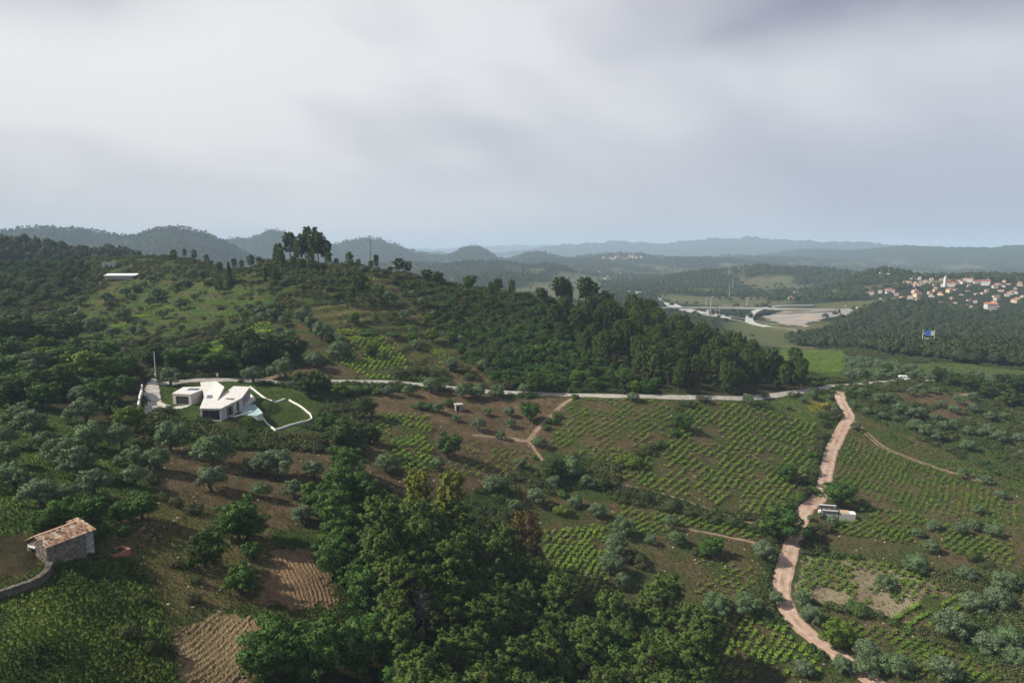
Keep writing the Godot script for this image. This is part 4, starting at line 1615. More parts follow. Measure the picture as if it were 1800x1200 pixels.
func make_pine(kind: int, c0: Color, c1: Color, bare := 0.0) -> Array:
	# kind 0 young bushy maritime pine, 1 flat-topped, 2 narrow cone
	var g := Geo.new()
	var t := Geo.new()
	var bark := Color(0.115, 0.085, 0.068)
	var tall := 12.0
	var lean := Vector3(rng.randf_range(-0.5, 0.5), 0, rng.randf_range(-0.5, 0.5))
	var stem := func(y: float) -> Vector3: return Vector3(0, y, 0) + lean * pow(y / tall, 2.0)
	var tp: Array = [Vector3(0, -1.0, 0)]
	var tr: Array = [0.24]
	for i in 7:
		var y := tall * (i + 1) / 7.2
		tp.append(stem.call(y))
		tr.append(0.21 * (1.0 - y / tall) + 0.03)
	t.tube(tp, tr, 7, bark)
	var start: float = [0.28, 0.42, 0.10][kind] * tall
	var y := start
	while y < tall * 0.985:
		var k := (y - start) / (tall - start)
		var reach := 0.0
		if kind == 0:
			reach = (2.7 * sqrt(maxf(0.0, 1.0 - pow((k - 0.30) / 0.74, 2.0))) + 0.2) * rng.randf_range(0.8, 1.12)
		elif kind == 1:
			reach = 2.9 * sqrt(maxf(0.03, 1.0 - pow((k - 0.46) / 0.62, 2.0))) * rng.randf_range(0.75, 1.15)
		else:
			reach = 2.0 * (1.0 - k) + 0.25
		var n := 5 if kind != 1 else 6
		var a0 := rng.randf() * TAU
		for i in n:
			if rng.randf() < 0.12 + bare * 0.5:
				continue
			var a := a0 + TAU * i / n + rng.randf_range(-0.3, 0.3)
			var len_ := reach * rng.randf_range(0.7, 1.12)
			var dir := Vector3(cos(a), 0.0, sin(a))
			var b: Vector3 = stem.call(y)
			var up := (0.22 + 0.5 * k) if kind != 1 else (-0.12 + 0.42 * k)
			var m := b + dir * len_ * 0.55 + Vector3.UP * len_ * up * 0.35
			var e := b + dir * len_ + Vector3.UP * len_ * (up + 0.12)
			t.tube([b, m, e], [0.055 + 0.02 * (1.0 - k), 0.04, 0.015], 4, bark)
			var tips := 2 + int(len_ * 1.7)
			for j in tips:
				var q := lerpf(0.42, 1.0, (j + 0.7) / tips)
				var at := (b.lerp(m, q * 2.0) if q < 0.5 else m.lerp(e, q * 2.0 - 1.0))
				at += dir.cross(Vector3.UP) * rng.randf_range(-0.4, 0.4) * len_ * 0.5 + Vector3.UP * rng.randf_range(-0.05, 0.25)
				puff(g, at, (dir * 0.5 + Vector3.UP * 0.8).normalized(), rng.randf_range(0.45, 0.70), 34, c0, c1)
		y += rng.randf_range(0.5, 0.75)
	puff(g, stem.call(tall * 0.99), Vector3.UP, 0.5, 40, c0, c1)
	return [g.mesh(), t.mesh(), 5.0 if kind != 1 else 6.4, tall]

func make_bush(c0: Color, c1: Color, count: int, size: float) -> Array:
	var g := Geo.new()
	var lobes: Array = []
	for i in 11:
		var a := rng.randf() * TAU
		var rr := sqrt(rng.randf()) * 1.0
		lobes.append([Vector3(cos(a) * rr, rng.randf_range(0.35, 1.0) * (1.25 - rr * 0.5), sin(a) * rr), Vector3(0.6, 0.48, 0.6) * rng.randf_range(0.7, 1.2)])
	lobed(g, lobes, count, size, c0, c1, 0.1, 0.4)
	var t := Geo.new()
	for i in 4:
		var e: Vector3 = lobes[i][0]
		t.tube([Vector3(0, -0.3, 0), e * 0.6, e], [0.05, 0.035, 0.012], 5, Color(0.10, 0.08, 0.06))
	return [g.mesh(), t.mesh(), 3.0, 1.75]

func make_vine(c0: Color, c1: Color) -> Mesh:
	var g := Geo.new()
	g.tube([Vector3(0, -0.15, 0), Vector3(0.03, 0.38, 0.02)], [0.06, 0.05], 4, Color(0.07, 0.05, 0.04))
	for i in 7:
		var a := TAU * i / 7.0 + rng.randf()
		var e := Vector3(cos(a) * rng.randf_range(0.2, 0.5), rng.randf_range(0.55, 1.05), sin(a) * rng.randf_range(0.2, 0.5))
		for k in 13:
			var p := Vector3(0, 0.38, 0).lerp(e, rng.randf_range(0.3, 1.1)) + rdir() * 0.13
			leaf(g, p, (Vector3.UP * 0.8 + rdir() * 0.6).normalized(), 0.19, c0.lerp(c1, rng.randf()))
	return g.mesh()

func make_tuft(blades: int, tall: float, c0: Color, c1: Color, lean := 0.5) -> Mesh:
	var g := Geo.new()
	for i in blades:
		var a := rng.randf() * TAU
		var b := Vector3(cos(a), 0, sin(a)) * rng.randf() * tall * 0.55
		var d := Vector3(cos(a) * 0.5 + lean, 0, sin(a) * 0.5 + lean * 0.2) * rng.randf_range(0.4, 1.0)
		var e := b + Vector3.UP * tall * rng.randf_range(0.55, 1.1) + d * tall * 0.6
		var s := Vector3(-sin(a), 0, cos(a)) * tall * 0.11
		var nn := (Vector3.UP * 0.8 + Vector3(cos(a), 0, sin(a)) * 0.5).normalized()
		g.tri(b + s - Vector3.UP * 0.1, b - s - Vector3.UP * 0.1, e, nn, c0.lerp(c1, rng.randf()))
	return g.mesh()

func make_far_tree(conical: bool) -> Mesh:
	var g := Geo.new()
	for i in 240:
		var d := rdir()
		if d.y < -0.2:
			d.y = -d.y
		var y := 0.5 + 0.5 * d.y
		var r := (1.0 - y * 0.75) * 0.9 if conical else 1.0
		var p := Vector3(d.x * r, 0.55 + d.y * (1.0 if conical else 0.62), d.z * r) * rng.randf_range(0.8, 1.08)
		leaf(g, p, Vector3(d.x, d.y * 0.8 + 0.2, d.z).normalized(), 0.30, Color.WHITE * rng.randf_range(0.7, 1.25))
	return g.mesh()

func prototypes() -> void:
	var ol: Array = []
	for i in 7:
		ol.append(make_olive(i / 6.0))
	kinds["olive"] = ol
	var ok0: Array = []
	for i in 4:
		ok0.append(make_oak(Color(0.028, 0.057, 0.016), Color(0.084, 0.145, 0.036)))
	kinds["oak0"] = ok0
	var ok1: Array = []
	for i in 3:
		ok1.append(make_oak(Color(0.060, 0.095, 0.014), Color(0.150, 0.190, 0.030)))
	kinds["oak1"] = ok1
	var ok2: Array = []
	for i in 3:
		ok2.append(make_oak(Color(0.026, 0.042, 0.014), Color(0.068, 0.095, 0.028)))
	kinds["oak2"] = ok2
	var pa: Array = []
	for i in 5:
		pa.append(make_pine(0, Color(0.044, 0.068, 0.020), Color(0.145, 0.182, 0.052)))
	kinds["pine0"] = pa
	var pb: Array = []
	for i in 4:
		pb.append(make_pine(1, Color(0.034, 0.054, 0.019), Color(0.110, 0.140, 0.046)))
	kinds["pine1"] = pb
	var pc: Array = []
	for i in 3:
		pc.append(make_pine(2, Color(0.028, 0.045, 0.018), Color(0.075, 0.100, 0.036)))
	kinds["pine2"] = pc
	kinds["pine3"] = [make_pine(0, Color(0.095, 0.058, 0.026), Color(0.19, 0.108, 0.045), 0.4)]   # browned
	kinds["pine4"] = [make_pine(0, Color(0.10, 0.115, 0.020), Color(0.26, 0.25, 0.040), 0.1)]     # yellowing
	kinds["bush0"] = [make_bush(Color(0.035, 0.065, 0.018), Color(0.085, 0.140, 0.038), 2200, 0.16), make_bush(Color(0.045, 0.070, 0.020), Color(0.095, 0.135, 0.042), 2200, 0.16)]
	kinds["bush1"] = [make_bush(Color(0.070, 0.100, 0.016), Color(0.145, 0.170, 0.034), 2200, 0.16)]
	kinds["bush2"] = [make_bush(Color(0.045, 0.048, 0.024), Color(0.095, 0.090, 0.046), 2200, 0.15), make_bush(Color(0.038, 0.050, 0.022), Color(0.080, 0.090, 0.040), 2200, 0.15)]
	var sc: Array = []
	for i in 5:
		sc.append(make_bush(Color(0.032, 0.055, 0.018).lerp(Color(0.055, 0.056, 0.028), i / 4.0), Color(0.080, 0.125, 0.038).lerp(Color(0.125, 0.120, 0.055), i / 4.0), 420, 0.26)[0])
	low_meshes["scrub"] = sc
	var vn: Array = []
	for i in 4:
		vn.append(make_vine(Color(0.110, 0.165, 0.030), Color(0.290, 0.385, 0.075)))
	low_meshes["vine"] = vn
	low_meshes["tuft"] = [make_tuft(9, 0.45, Color(0.052, 0.088, 0.022), Color(0.120, 0.155, 0.045)), make_tuft(9, 0.4, Color(0.16, 0.13, 0.06), Color(0.26, 0.21, 0.11))]
	low_meshes["long"] = [make_tuft(22, 0.52, Color(0.066, 0.105, 0.026), Color(0.190, 0.225, 0.080), 0.9), make_tuft(22, 0.46, Color(0.048, 0.088, 0.022), Color(0.125, 0.165, 0.052), 0.7)]
	low_meshes["far"] = [make_far_tree(false), make_far_tree(true), make_far_tree(false)]


# ------------------------------------------------------------------ planting
var names := {"olive": "olive_tree", "oak": "oak_tree", "pine": "pine_tree", "bush": "bush"}
var categories := {"olive": "olive tree", "oak": "tree", "pine": "pine tree", "bush": "bush"}

func plant(kind: String, x: float, z: float, scale_: Vector3, look: String, tilt := 0.06) -> void:
	var family := kind.rstrip("0123456789")
	var set_: Array = kinds[kind]
	var k: Array = set_[rng.randi() % set_.size()]
	var o := Node3D.new()
	o.name = numbered(names[family])
	add_child(o)
	o.position = on_ground(x, z, -0.05)
	o.basis = Basis(Vector3.UP, rng.randf() * TAU).rotated(Vector3(rng.randf() - 0.5, 0, rng.randf() - 0.5).normalized(), rng.randf() * tilt) * Basis.from_scale(scale_)
	part("crown", k[0], M["foliage"], o)
	part("trunk" if family != "bush" else "stem", k[1], M["bark"], o)
	labelled.append([o, family, look, scale_.y * float(k[3]), x, z])

func inside_any(x: float, z: float, l: Array) -> bool:
	for p in l:
		if Geometry2D.is_point_in_polygon(Vector2(x, z), p):
			return true
	return false

func fill(p: PackedVector2Array, gap: float, most: int, does: Callable, seen: Array) -> void:
	var b := bounds(p)
	var done := 0
	for t in most * 14:
		var q := Vector2(rng.randf_range(b.position.x, b.end.x), rng.randf_range(b.position.y, b.end.y))
		if not Geometry2D.is_point_in_polygon(q, p):
			continue
		var ok := true
		for s in seen:
			if (s as Vector2).distance_squared_to(q) < gap * gap:
				ok = false
				break
		if ok:
			seen.append(q)
			does.call(q)
			done += 1
			if done >= most:
				break

func mass(called: String, from: Array, p: PackedVector2Array, gap: float, most: int, lo: float, hi: float, label: String, seen: Array) -> void:
	var by := {}
	fill(p, gap, most, func(q: Vector2):
		if clear_at(q.x, q.y):
			return
		var kind: String = from[rng.randi() % from.size()]
		var v := rng.randi() % (kinds[kind] as Array).size()
		var key := "%s|%d" % [kind, v]
		if not by.has(key):
			by[key] = [[], []]
		var s := rng.randf_range(lo, hi)
		by[key][0].append(Transform3D(Basis(Vector3.UP, rng.randf() * TAU).scaled(Vector3(s, s * rng.randf_range(0.8, 1.1), s)), on_ground(q.x, q.y, -0.1)))
		by[key][1].append(Color(1, 1, 1) * rng.randf_range(0.75, 1.2)), seen)
	for key in by:
		var a: PackedStringArray = (key as String).split("|")
		var k: Array = (kinds[a[0]] as Array)[int(a[1])]
		scatter(called, k[0], M["foliage"], by[key][0], by[key][1], label)
		scatter(called + "_stems", k[1], M["bark"], by[key][0], by[key][1], "trunks under " + label)

func build_trees() -> void:
	for i in OLIVE_LIST.size() / 3:
		var s: float = clampf(OLIVE_LIST[i * 3 + 2], 2.2, 10.0) / 5.0
		var y := s * rng.randf_range(0.86, 1.08) if s < 1.5 else s * rng.randf_range(0.90, 1.06)
		plant("olive", OLIVE_LIST[i * 3], OLIVE_LIST[i * 3 + 1], Vector3(s * 1.05, y, s * 1.05), "olive")
	for i in OAK_LIST.size() / 4:
		var s: float = clampf(OAK_LIST[i * 4 + 2], 2.2, 15.0) / 6.6
		var look := int(OAK_LIST[i * 4 + 3])
		var y := s * rng.randf_range(0.82, 1.05) if s < 1.4 else s * rng.randf_range(0.68, 0.82)
		plant("oak%d" % look, OAK_LIST[i * 4], OAK_LIST[i * 4 + 1], Vector3(s * 1.04, y, s * 1.04), ["deep-green leafy tree", "yellow-green leafy tree", "dark-green leafy tree"][look])
	for i in BUSH_LIST.size() / 4:
		var s: float = clampf(BUSH_LIST[i * 4 + 2], 1.5, 12.0) / 3.0
		var look := int(BUSH_LIST[i * 4 + 3])
		plant("bush%d" % look, BUSH_LIST[i * 4], BUSH_LIST[i * 4 + 1], Vector3(s, minf(s, 1.2 + s * 0.3) * rng.randf_range(0.9, 1.2), s), ["green bush", "yellow-green bush", "dark heathy bush"][look])
	for i in PINE_LIST.size() / 4:
		var hgt: float = clampf(PINE_LIST[i * 4 + 2], 3.0, 24.0)
		var look := int(PINE_LIST[i * 4 + 3])
		var s := hgt / 12.0
		var w := s * (1.0 if look != 1 else 1.08)
		var jx := 0.0
		if hgt < 11.0:
			s *= rng.randf_range(0.6, 1.15)
			w *= rng.randf_range(0.75, 1.5)
			jx = rng.randf_range(-3.0, 3.0)
		plant("pine%d" % look, PINE_LIST[i * 4] + jx, PINE_LIST[i * 4 + 1] + absf(jx), Vector3(w, s, w), ["bushy green pine", "flat-topped bare-trunked pine", "narrow dark conifer"][look])
	var seen: Array = [Vector2(DEAD_PINE[0], DEAD_PINE[1]), Vector2(DEAD_PINE[0] * 0.97, DEAD_PINE[1] * 0.97), Vector2(DEAD_PINE[0] * 0.94, DEAD_PINE[1] * 0.94), Vector2(DEAD_PINE[0] * 0.91, DEAD_PINE[1] * 0.91)]
	# the dark grove in front
	fill(poly(GROVE), 3.7, 100, func(q: Vector2):
		var s := rng.randf_range(0.8, 1.22)
		plant("pine0", q.x, q.y, Vector3(s * 1.15, s * rng.randf_range(0.82, 1.02), s * 1.15), "bushy green pine", 0.05), seen)
	fill(poly(GROVE), 3.0, 16, func(q: Vector2):
		var s := rng.randf_range(1.0, 1.5)
		plant("oak0", q.x, q.y, Vector3(s, s * rng.randf_range(1.0, 1.25), s), "deep-green leafy tree"), seen)
	for i in ODD_PINES.size() / 4:
		var s: float = ODD_PINES[i * 4 + 2] / 12.0
		plant("pine%d" % int(ODD_PINES[i * 4 + 3]), ODD_PINES[i * 4], ODD_PINES[i * 4 + 1], Vector3(s, s, s), ["", "", "", "rust-brown dying pine", "yellowing pine"][int(ODD_PINES[i * 4 + 3])])
	# the wood on the hill's shoulder
	fill(poly(WOOD), 4.6, 120, func(q: Vector2):
		var k := rng.randf()
		var s := rng.randf_range(0.75, 1.2)
		plant("pine1" if k < 0.42 else ("pine0" if k < 0.85 else "pine2"), q.x, q.y, Vector3(s, s, s), "flat-topped bare-trunked pine" if k < 0.42 else ("bushy green pine" if k < 0.85 else "narrow dark conifer")), seen)
	mass("pine_wood", ["pine0", "pine1", "pine0"], poly(WOOD), 2.7, 240, 0.5, 1.25, "pines standing close in the wood on the hillside", seen)
	# leafy trees between scrub and wood
	fill(poly(MIXED), 4.0, 120, func(q: Vector2):
		var s := rng.randf_range(0.5, 0.95)
		var k := 0 if rng.randf() < 0.55 else (2 if rng.randf() < 0.7 else 1)
		plant("oak%d" % k, q.x, q.y, Vector3(s, s * 0.92, s), ["deep-green leafy tree", "yellow-green leafy tree", "dark-green leafy tree"][k]), seen)
	# olive rows on the valley floor behind the van
	for k in 8:
		seen.append(Vector2(VAN[0], VAN[1]) * (1.01 - k * 0.012))
	for p in VALLEY_OLIVES:
		fill(poly(p), 4.6, 34, func(q: Vector2):
			var s := rng.randf_range(0.85, 1.25)
			plant("olive", q.x, q.y, Vector3(s, s * 0.9, s), "olive"), seen)
	# low leafy growth closing the gaps
	mass("thicket", ["oak0", "oak2", "oak2"], poly(MAQUIS), 2.3, 900, 0.24, 0.62, "dense leafy thicket over the wooded hillside", [])
	mass("thicket", ["oak0", "oak2", "oak2"], poly(WOOD), 2.8, 420, 0.25, 0.6, "dense leafy thicket under the hillside pines", [])
	mass("thicket", ["oak2", "oak2", "oak0"], poly(LEFT_BELT), 4.0, 260, 0.45, 0.95, "dark leafy thicket on the ridge at the frame's left", [])
	mass("undergrowth", ["oak0", "oak2", "bush0"], poly(LEFT_THICKET), 3.0, 160, 0.35, 0.7, "leafy undergrowth between the thicket trees", [])
	fill(poly(LEFT_THICKET), 4.2, 75, func(q: Vector2):
		var s := rng.randf_range(0.75, 1.2)
		var k: int = [2, 0, 2, 0, 1][rng.randi() % 5]
		plant("oak%d" % k, q.x, q.y, Vector3(s, s * 0.85, s), ["deep-green leafy tree", "yellow-green leafy tree", "dark-green leafy tree"][k]), seen)
	# dead pine and the fallen white trunk
	var t := Geo.new()
	var white := Color(0.20, 0.185, 0.175)
	var o := on_ground(DEAD_PINE[0], DEAD_PINE[1], -0.2)
	t.tube([Vector3(0, 0, 0), Vector3(0.2, 5.5, 0), Vector3(0.0, 12.2, 0.2)], [0.24, 0.16, 0.04], 7, white)
	for i in 46:
		var y := rng.randf_range(5.0, 12.0)
		var a := rng.randf() * TAU
		var l := rng.randf_range(0.9, 2.6) * (1.1 - (y - 5.0) / 10.0)
		var e := Vector3(cos(a) * l, y + l * rng.randf_range(0.1, 0.7), sin(a) * l)
		t.tube([Vector3(0.1, y, 0), Vector3(cos(a) * l * 0.5, y + l * 0.1, sin(a) * l * 0.5), e], [0.065, 0.045, 0.02], 4, white)
		for k in 4:
			var f := e.lerp(Vector3(0.1, y, 0), rng.randf_range(0.0, 0.6))
			t.tube([f, f + rdir() * 0.6], [0.028, 0.012], 3, white)
	single("dead_pine", t.mesh(), M["bark"], "bare bleached dead pine with tangled branches inside the dark grove", "tree", "", "", o).scale = Vector3(1.25, 0.98, 1.25)
	t = Geo.new()
	var p0 := on_ground(FALLEN[0], FALLEN[1], 0.4)
	t.tube([p0, p0 + Vector3(-2.2, 0.3, -0.6), p0 + Vector3(-4.6, 1.4, -0.8)], [0.16, 0.12, 0.05], 7, Color(0.48, 0.45, 0.42))
	t.tube([p0 + Vector3(-2.2, 0.3, -0.6), p0 + Vector3(-3.4, 0.7, 0.5)], [0.08, 0.03], 5, Color(0.48, 0.45, 0.42))
	single("fallen_trunk", t.mesh(), M["bark"], "pale barkless fallen trunk lying at the left edge of the grove", "log")

func build_vines() -> void:
	var tones := [[Color(0.70, 0.80, 0.72), Color(1.05, 1.05, 0.85)], [Color(0.80, 0.90, 0.72), Color(1.2, 1.2, 0.9)], [Color(1.2, 1.2, 0.9), Color(1.7, 1.55, 1.1)], [Color(0.52, 0.60, 0.55), Color(0.85, 0.85, 0.72)]]
	var all: Array = []
	for pl in VINE_PLOTS:
		var p := poly(pl[1])
		var b := bounds(p)
		var along := Vector2(cos(pl[2]), sin(pl[2]))
		var across := Vector2(-along.y, along.x)
		var c := b.get_center()
		var r := b.size.length() * 0.5
		var ni := int(r / float(pl[3])) + 1
		var nj := int(r / float(pl[4])) + 1
		for i in range(-ni, ni + 1):
			for j in range(-nj, nj + 1):
				var q := c + across * (i * float(pl[3]) + rng.randf_range(-0.18, 0.18)) + along * (j * float(pl[4]) + rng.randf_range(-0.3, 0.3))
				q += across * noise.get_noise_2d(q.x * 1.5, q.y * 1.5) * 1.4
				if rng.randf() > pl[5] or clear_at(q.x, q.y) or not Geometry2D.is_point_in_polygon(q, p):
					continue
				if noise.get_noise_2d(q.x * 3.0 + 40.0, q.y * 3.0) < -0.26:
					continue
				var s: float = pl[6] * rng.randf_range(0.65, 1.15)
				var tn: Array = tones[pl[7]]
				var tint: Color = (tn[0] as Color).lerp(tn[1], rng.randf())
				all.append([q.length(), q, s, tint, pl[0]])
	all.sort_custom(func(a, b): return a[0] < b[0])
	var meshes: Array = low_meshes["vine"]
	var rest: Array = [[], [], [], []]
	var tints: Array = [[], [], [], []]
	var shown := 0
	for a in all:
		var q: Vector2 = a[1]
		var t := Transform3D(Basis(Vector3.UP, rng.randf() * TAU).scaled(Vector3(a[2] * 1.15, a[2] * rng.randf_range(0.8, 1.2), a[2] * 1.15)), on_ground(q.x, q.y))
		if shown < 300 and absf(q.x / -q.y) < 0.77 and (a[4] as String).find("bottom") < 0 and (a[4] as String).find("lowest") < 0:
			shown += 1
			var o := MeshInstance3D.new()
			o.name = numbered("vine_plant")
			o.mesh = meshes[shown % 4]
			o.material_override = M["foliage"]
			add_child(o)
			o.transform = t
			tag(o, "bright green bush vine " + a[4], "vine", "vines " + a[4])
		else:
			var k := rng.randi() % 4
			rest[k].append(t)
			tints[k].append(a[3])
	for k in 4:
		scatter("vineyard", meshes[k], M["foliage"], rest[k], tints[k], "rows of low bright green vines filling the vineyard plots")

func build_cover() -> void:
	# scrub on the hillside and hedges, long grass, weeds
	var places: Array = [[], [], [], [], []]
	var tints: Array = [[], [], [], [], []]
	var wp: Array = [[], []]
	var wt: Array = [[], []]
	var lp: Array = [[], []]
	var lt: Array = [[], []]
	for i in 335000:
		var d := 62.0 * pow(640.0 / 62.0, pow(rng.randf(), 0.85))
		var a := rng.randf_range(-0.82, 0.82)
		var x := sin(a) * d
		var z := -cos(a) * d
		var k := zone_at(x, z)
		if k == 13 or clear_at(x, z):
			continue
		var n := noise.get_noise_2d(x * 2.2, z * 2.2)
		var s := rng.randf_range(0.6, 1.3)
		var turn := Basis(Vector3.UP, rng.randf() * TAU)
		if k == 2 and rng.randf() < 0.3 and n > -0.1 and on_bank(x, z):
			k = 0
		if (k == 0 and d > 150.0 and n > -0.22 and rng.randf() < 0.6) or k == 14:
			var m := clampi(int((n + 0.35) * 6.0) + rng.randi() % 2, 0, 4)
			var w := s * rng.randf_range(0.5, 1.05) * (1.0 if n < 0.15 else 1.25) * (1.35 if k == 14 else 1.0)
			places[m].append(Transform3D(turn.scaled(Vector3(w, w * rng.randf_range(0.8, 1.25), w)), on_ground(x, z, -0.1)))
			tints[m].append(Color(1, 1, 1) * rng.randf_range(0.75, 1.2))
		elif k == 1 and d < 190.0:
			var m := 0 if n > 0.0 else 1
			lp[m].append(Transform3D(Basis(Vector3.UP, rng.randf_range(-0.8, 0.8)).scaled(Vector3(s, s * rng.randf_range(0.35, 1.0), s)), on_ground(x, z)))
			var q := noise.get_noise_2d(x * 4.5, z * 3.0)
			lt[m].append(Color(1.0 + 0.5 * q, 1.0 + 0.2 * q, 1.0) * (0.95 + 0.9 * q) * rng.randf_range(0.75, 1.25))
		elif k in [8]:
			continue
		else:
			var dry := 0
			if k in [3, 4, 7, 5, 12]:
				dry = 1 if rng.randf() < 0.7 else 0
				if (rng.randf() < 0.45 and k != 4) or k in [5, 12]:
					continue
			var ss := s * (1.0 if d < 260.0 else 1.6)
			wp[dry].append(Transform3D(turn.scaled(Vector3(ss, ss * 0.8, ss)), on_ground(x, z)))
			wt[dry].append(Color(1, 1, 1) * rng.randf_range(0.75, 1.15) * (1.4 if k in [2, 11] else 1.0))
	for k in 5:
		scatter("scrub", (low_meshes["scrub"] as Array)[k], M["foliage"], places[k], tints[k], "low olive-brown heath scrub covering the hillside")
	for k in 2:
		scatter("long_grass", (low_meshes["long"] as Array)[k], M["foliage"], lp[k], lt[k], "long windblown grass in the orchard and the field below")
		scatter("weeds", (low_meshes["tuft"] as Array)[k], M["foliage"], wp[k], wt[k], "short weeds and dry stalks over soil and meadow")
	# loose stones on the bare ground
	var g := Geo.new()
	stone_lump(g, Transform3D.IDENTITY, Vector3(0.5, 0.35, 0.42), Color(0.5, 0.46, 0.40))
	var sp: Array = []
	var stn: Array = []
	for i in 4200:
		var d := rng.randf_range(75.0, 290.0)
		var a := rng.randf_range(-0.6, 0.66)
		var x := sin(a) * d
		var z := -cos(a) * d
		if zone_at(x, z) in [3, 4, 6] and rng.randf() < 0.5:
			sp.append(Transform3D(Basis(Vector3.UP, rng.randf() * TAU).scaled(Vector3.ONE * rng.randf_range(0.35, 1.15)), on_ground(x, z, 0.05)))
			stn.append(Color(1, 0.97, 0.9) * rng.randf_range(0.5, 1.1))
	scatter("loose_stones", g.mesh(), M["stones"], sp, stn, "scattered pale stones on the bare soil")

func build_far_woods() -> void:
	var pl: Array = [[], [], []]
	var ti: Array = [[], [], []]
	var hold := poly(DARK_WOOD)
	var yard := poly(GRAVEL_YARD)
	var keep := poly(JUNCTION)
	# the dark pine and gum wood right of the valley, then woods on every hill out to three kilometres
	for i in 130000:
		var d := 430.0 * pow(4300.0 / 430.0, rng.randf())
		var a := rng.randf_range(-0.82, 0.82)
		var x := sin(a) * d
		var z := -cos(a) * d
		var q := Vector2(x, z)
		var hh := height(x, z) - VALLEY
		var wood := noise.get_noise_2d(x * 0.16 + 30.0, z * 0.16) + hh * 0.012 - 0.05
		var dense := Geometry2D.is_point_in_polygon(q, hold)
		if Geometry2D.is_point_in_polygon(q, yard) or (Geometry2D.is_point_in_polygon(q, keep) and rng.randf() > 0.03):
			continue
		if not dense and wood < 0.0 and rng.randf() > 0.035:
			continue
		if d < 700.0 and not dense and (a > -0.25 or d < 600.0):
			continue
		var near_house := false
		for v in (house_spots if d < 1700.0 and a > 0.35 else []):
			if absf(v.x - x) < 11.0 and v.y - z < 9.0 and v.y - z > -48.0:
				near_house = true
				break
		if near_house:
			continue
		var k: int = [0, 2, 0, 2, 1][rng.randi() % 5]
		var s := rng.randf_range(2.4, 4.8) * (1.0 if d < 1500.0 else 1.1)
		pl[k].append(Transform3D(Basis(Vector3.UP, rng.randf() * TAU).scaled(Vector3(s * 0.85, s * (rng.randf_range(0.9, 1.3) if k == 1 else rng.randf_range(1.0, 1.6)), s * 0.85)), on_ground(x, z, s * 0.5)))
		ti[k].append(Color(0.044, 0.062, 0.026).lerp(Color(0.080, 0.090, 0.042), rng.randf()) * rng.randf_range(0.75, 1.2) * (0.8 if dense else 1.0))  # dense wood tinted darker to stand for cloud shade
	for k in 3:
		scatter("forest", (low_meshes["far"] as Array)[k], M["foliage"], pl[k], ti[k], "dark mixed woods over the valley side and the hills behind")


# ------------------------------------------------------------------ words for the trees
func name_trees() -> void:
	var places: Array = []
	for p in PLACES:
		places.append([Vector2(p[0], p[1]), p[2]])
	var groups := {}
	for t in labelled:
		var q := Vector2(t[4], t[5])
		var best := 0
		var bd := 1e12
		for i in places.size():
			# distances shrink with range, as places do in view
			var dd: float = q.distance_to(places[i][0]) / (40.0 + (places[i][0] as Vector2).length())
			if dd < bd:
				bd = dd
				best = i
		var h: float = t[3]
		var size := "small" if h < 3.2 else ("tall" if h > 9.5 else ("big" if h > 5.6 else ""))
		if t[1] == "bush":
			size = "low" if h < 2.2 else ""
		var look: String = t[2]
		if look == "olive":
			look = "silver-green olive"
		var key := "%s|%s|%s|%d" % [t[1], size, look, best]
		if not groups.has(key):
			groups[key] = []
		groups[key].append([t[4] / -t[5], t, size, look, places[best][1]])
	for key in groups:
		var l: Array = groups[key]
		l.sort_custom(func(a, b): return a[0] < b[0])
		for i in l.size():
			var e: Array = l[i]
			var o: Node3D = e[1][0]
			var desc: String = (e[2] + " " if e[2] != "" else "") + e[3]
			var says := ""
			if l.size() == 1:
				says = "%s %s" % [desc, e[4]]
			elif i == 0:
				says = "leftmost %s %s" % [desc, e[4]]
			elif i == l.size() - 1:
				says = "rightmost %s %s" % [desc, e[4]]
			else:
				says = "%s %s from the left %s" % [ordinal(i + 1), desc, e[4]]
			var fam: String = e[1][1]
			tag(o, says, categories[fam], {"olive": "olive trees on the terraces", "oak": "leafy trees on the slopes", "pine": "pines of the groves and ridges", "bush": "bushes along banks and tracks"}[fam])


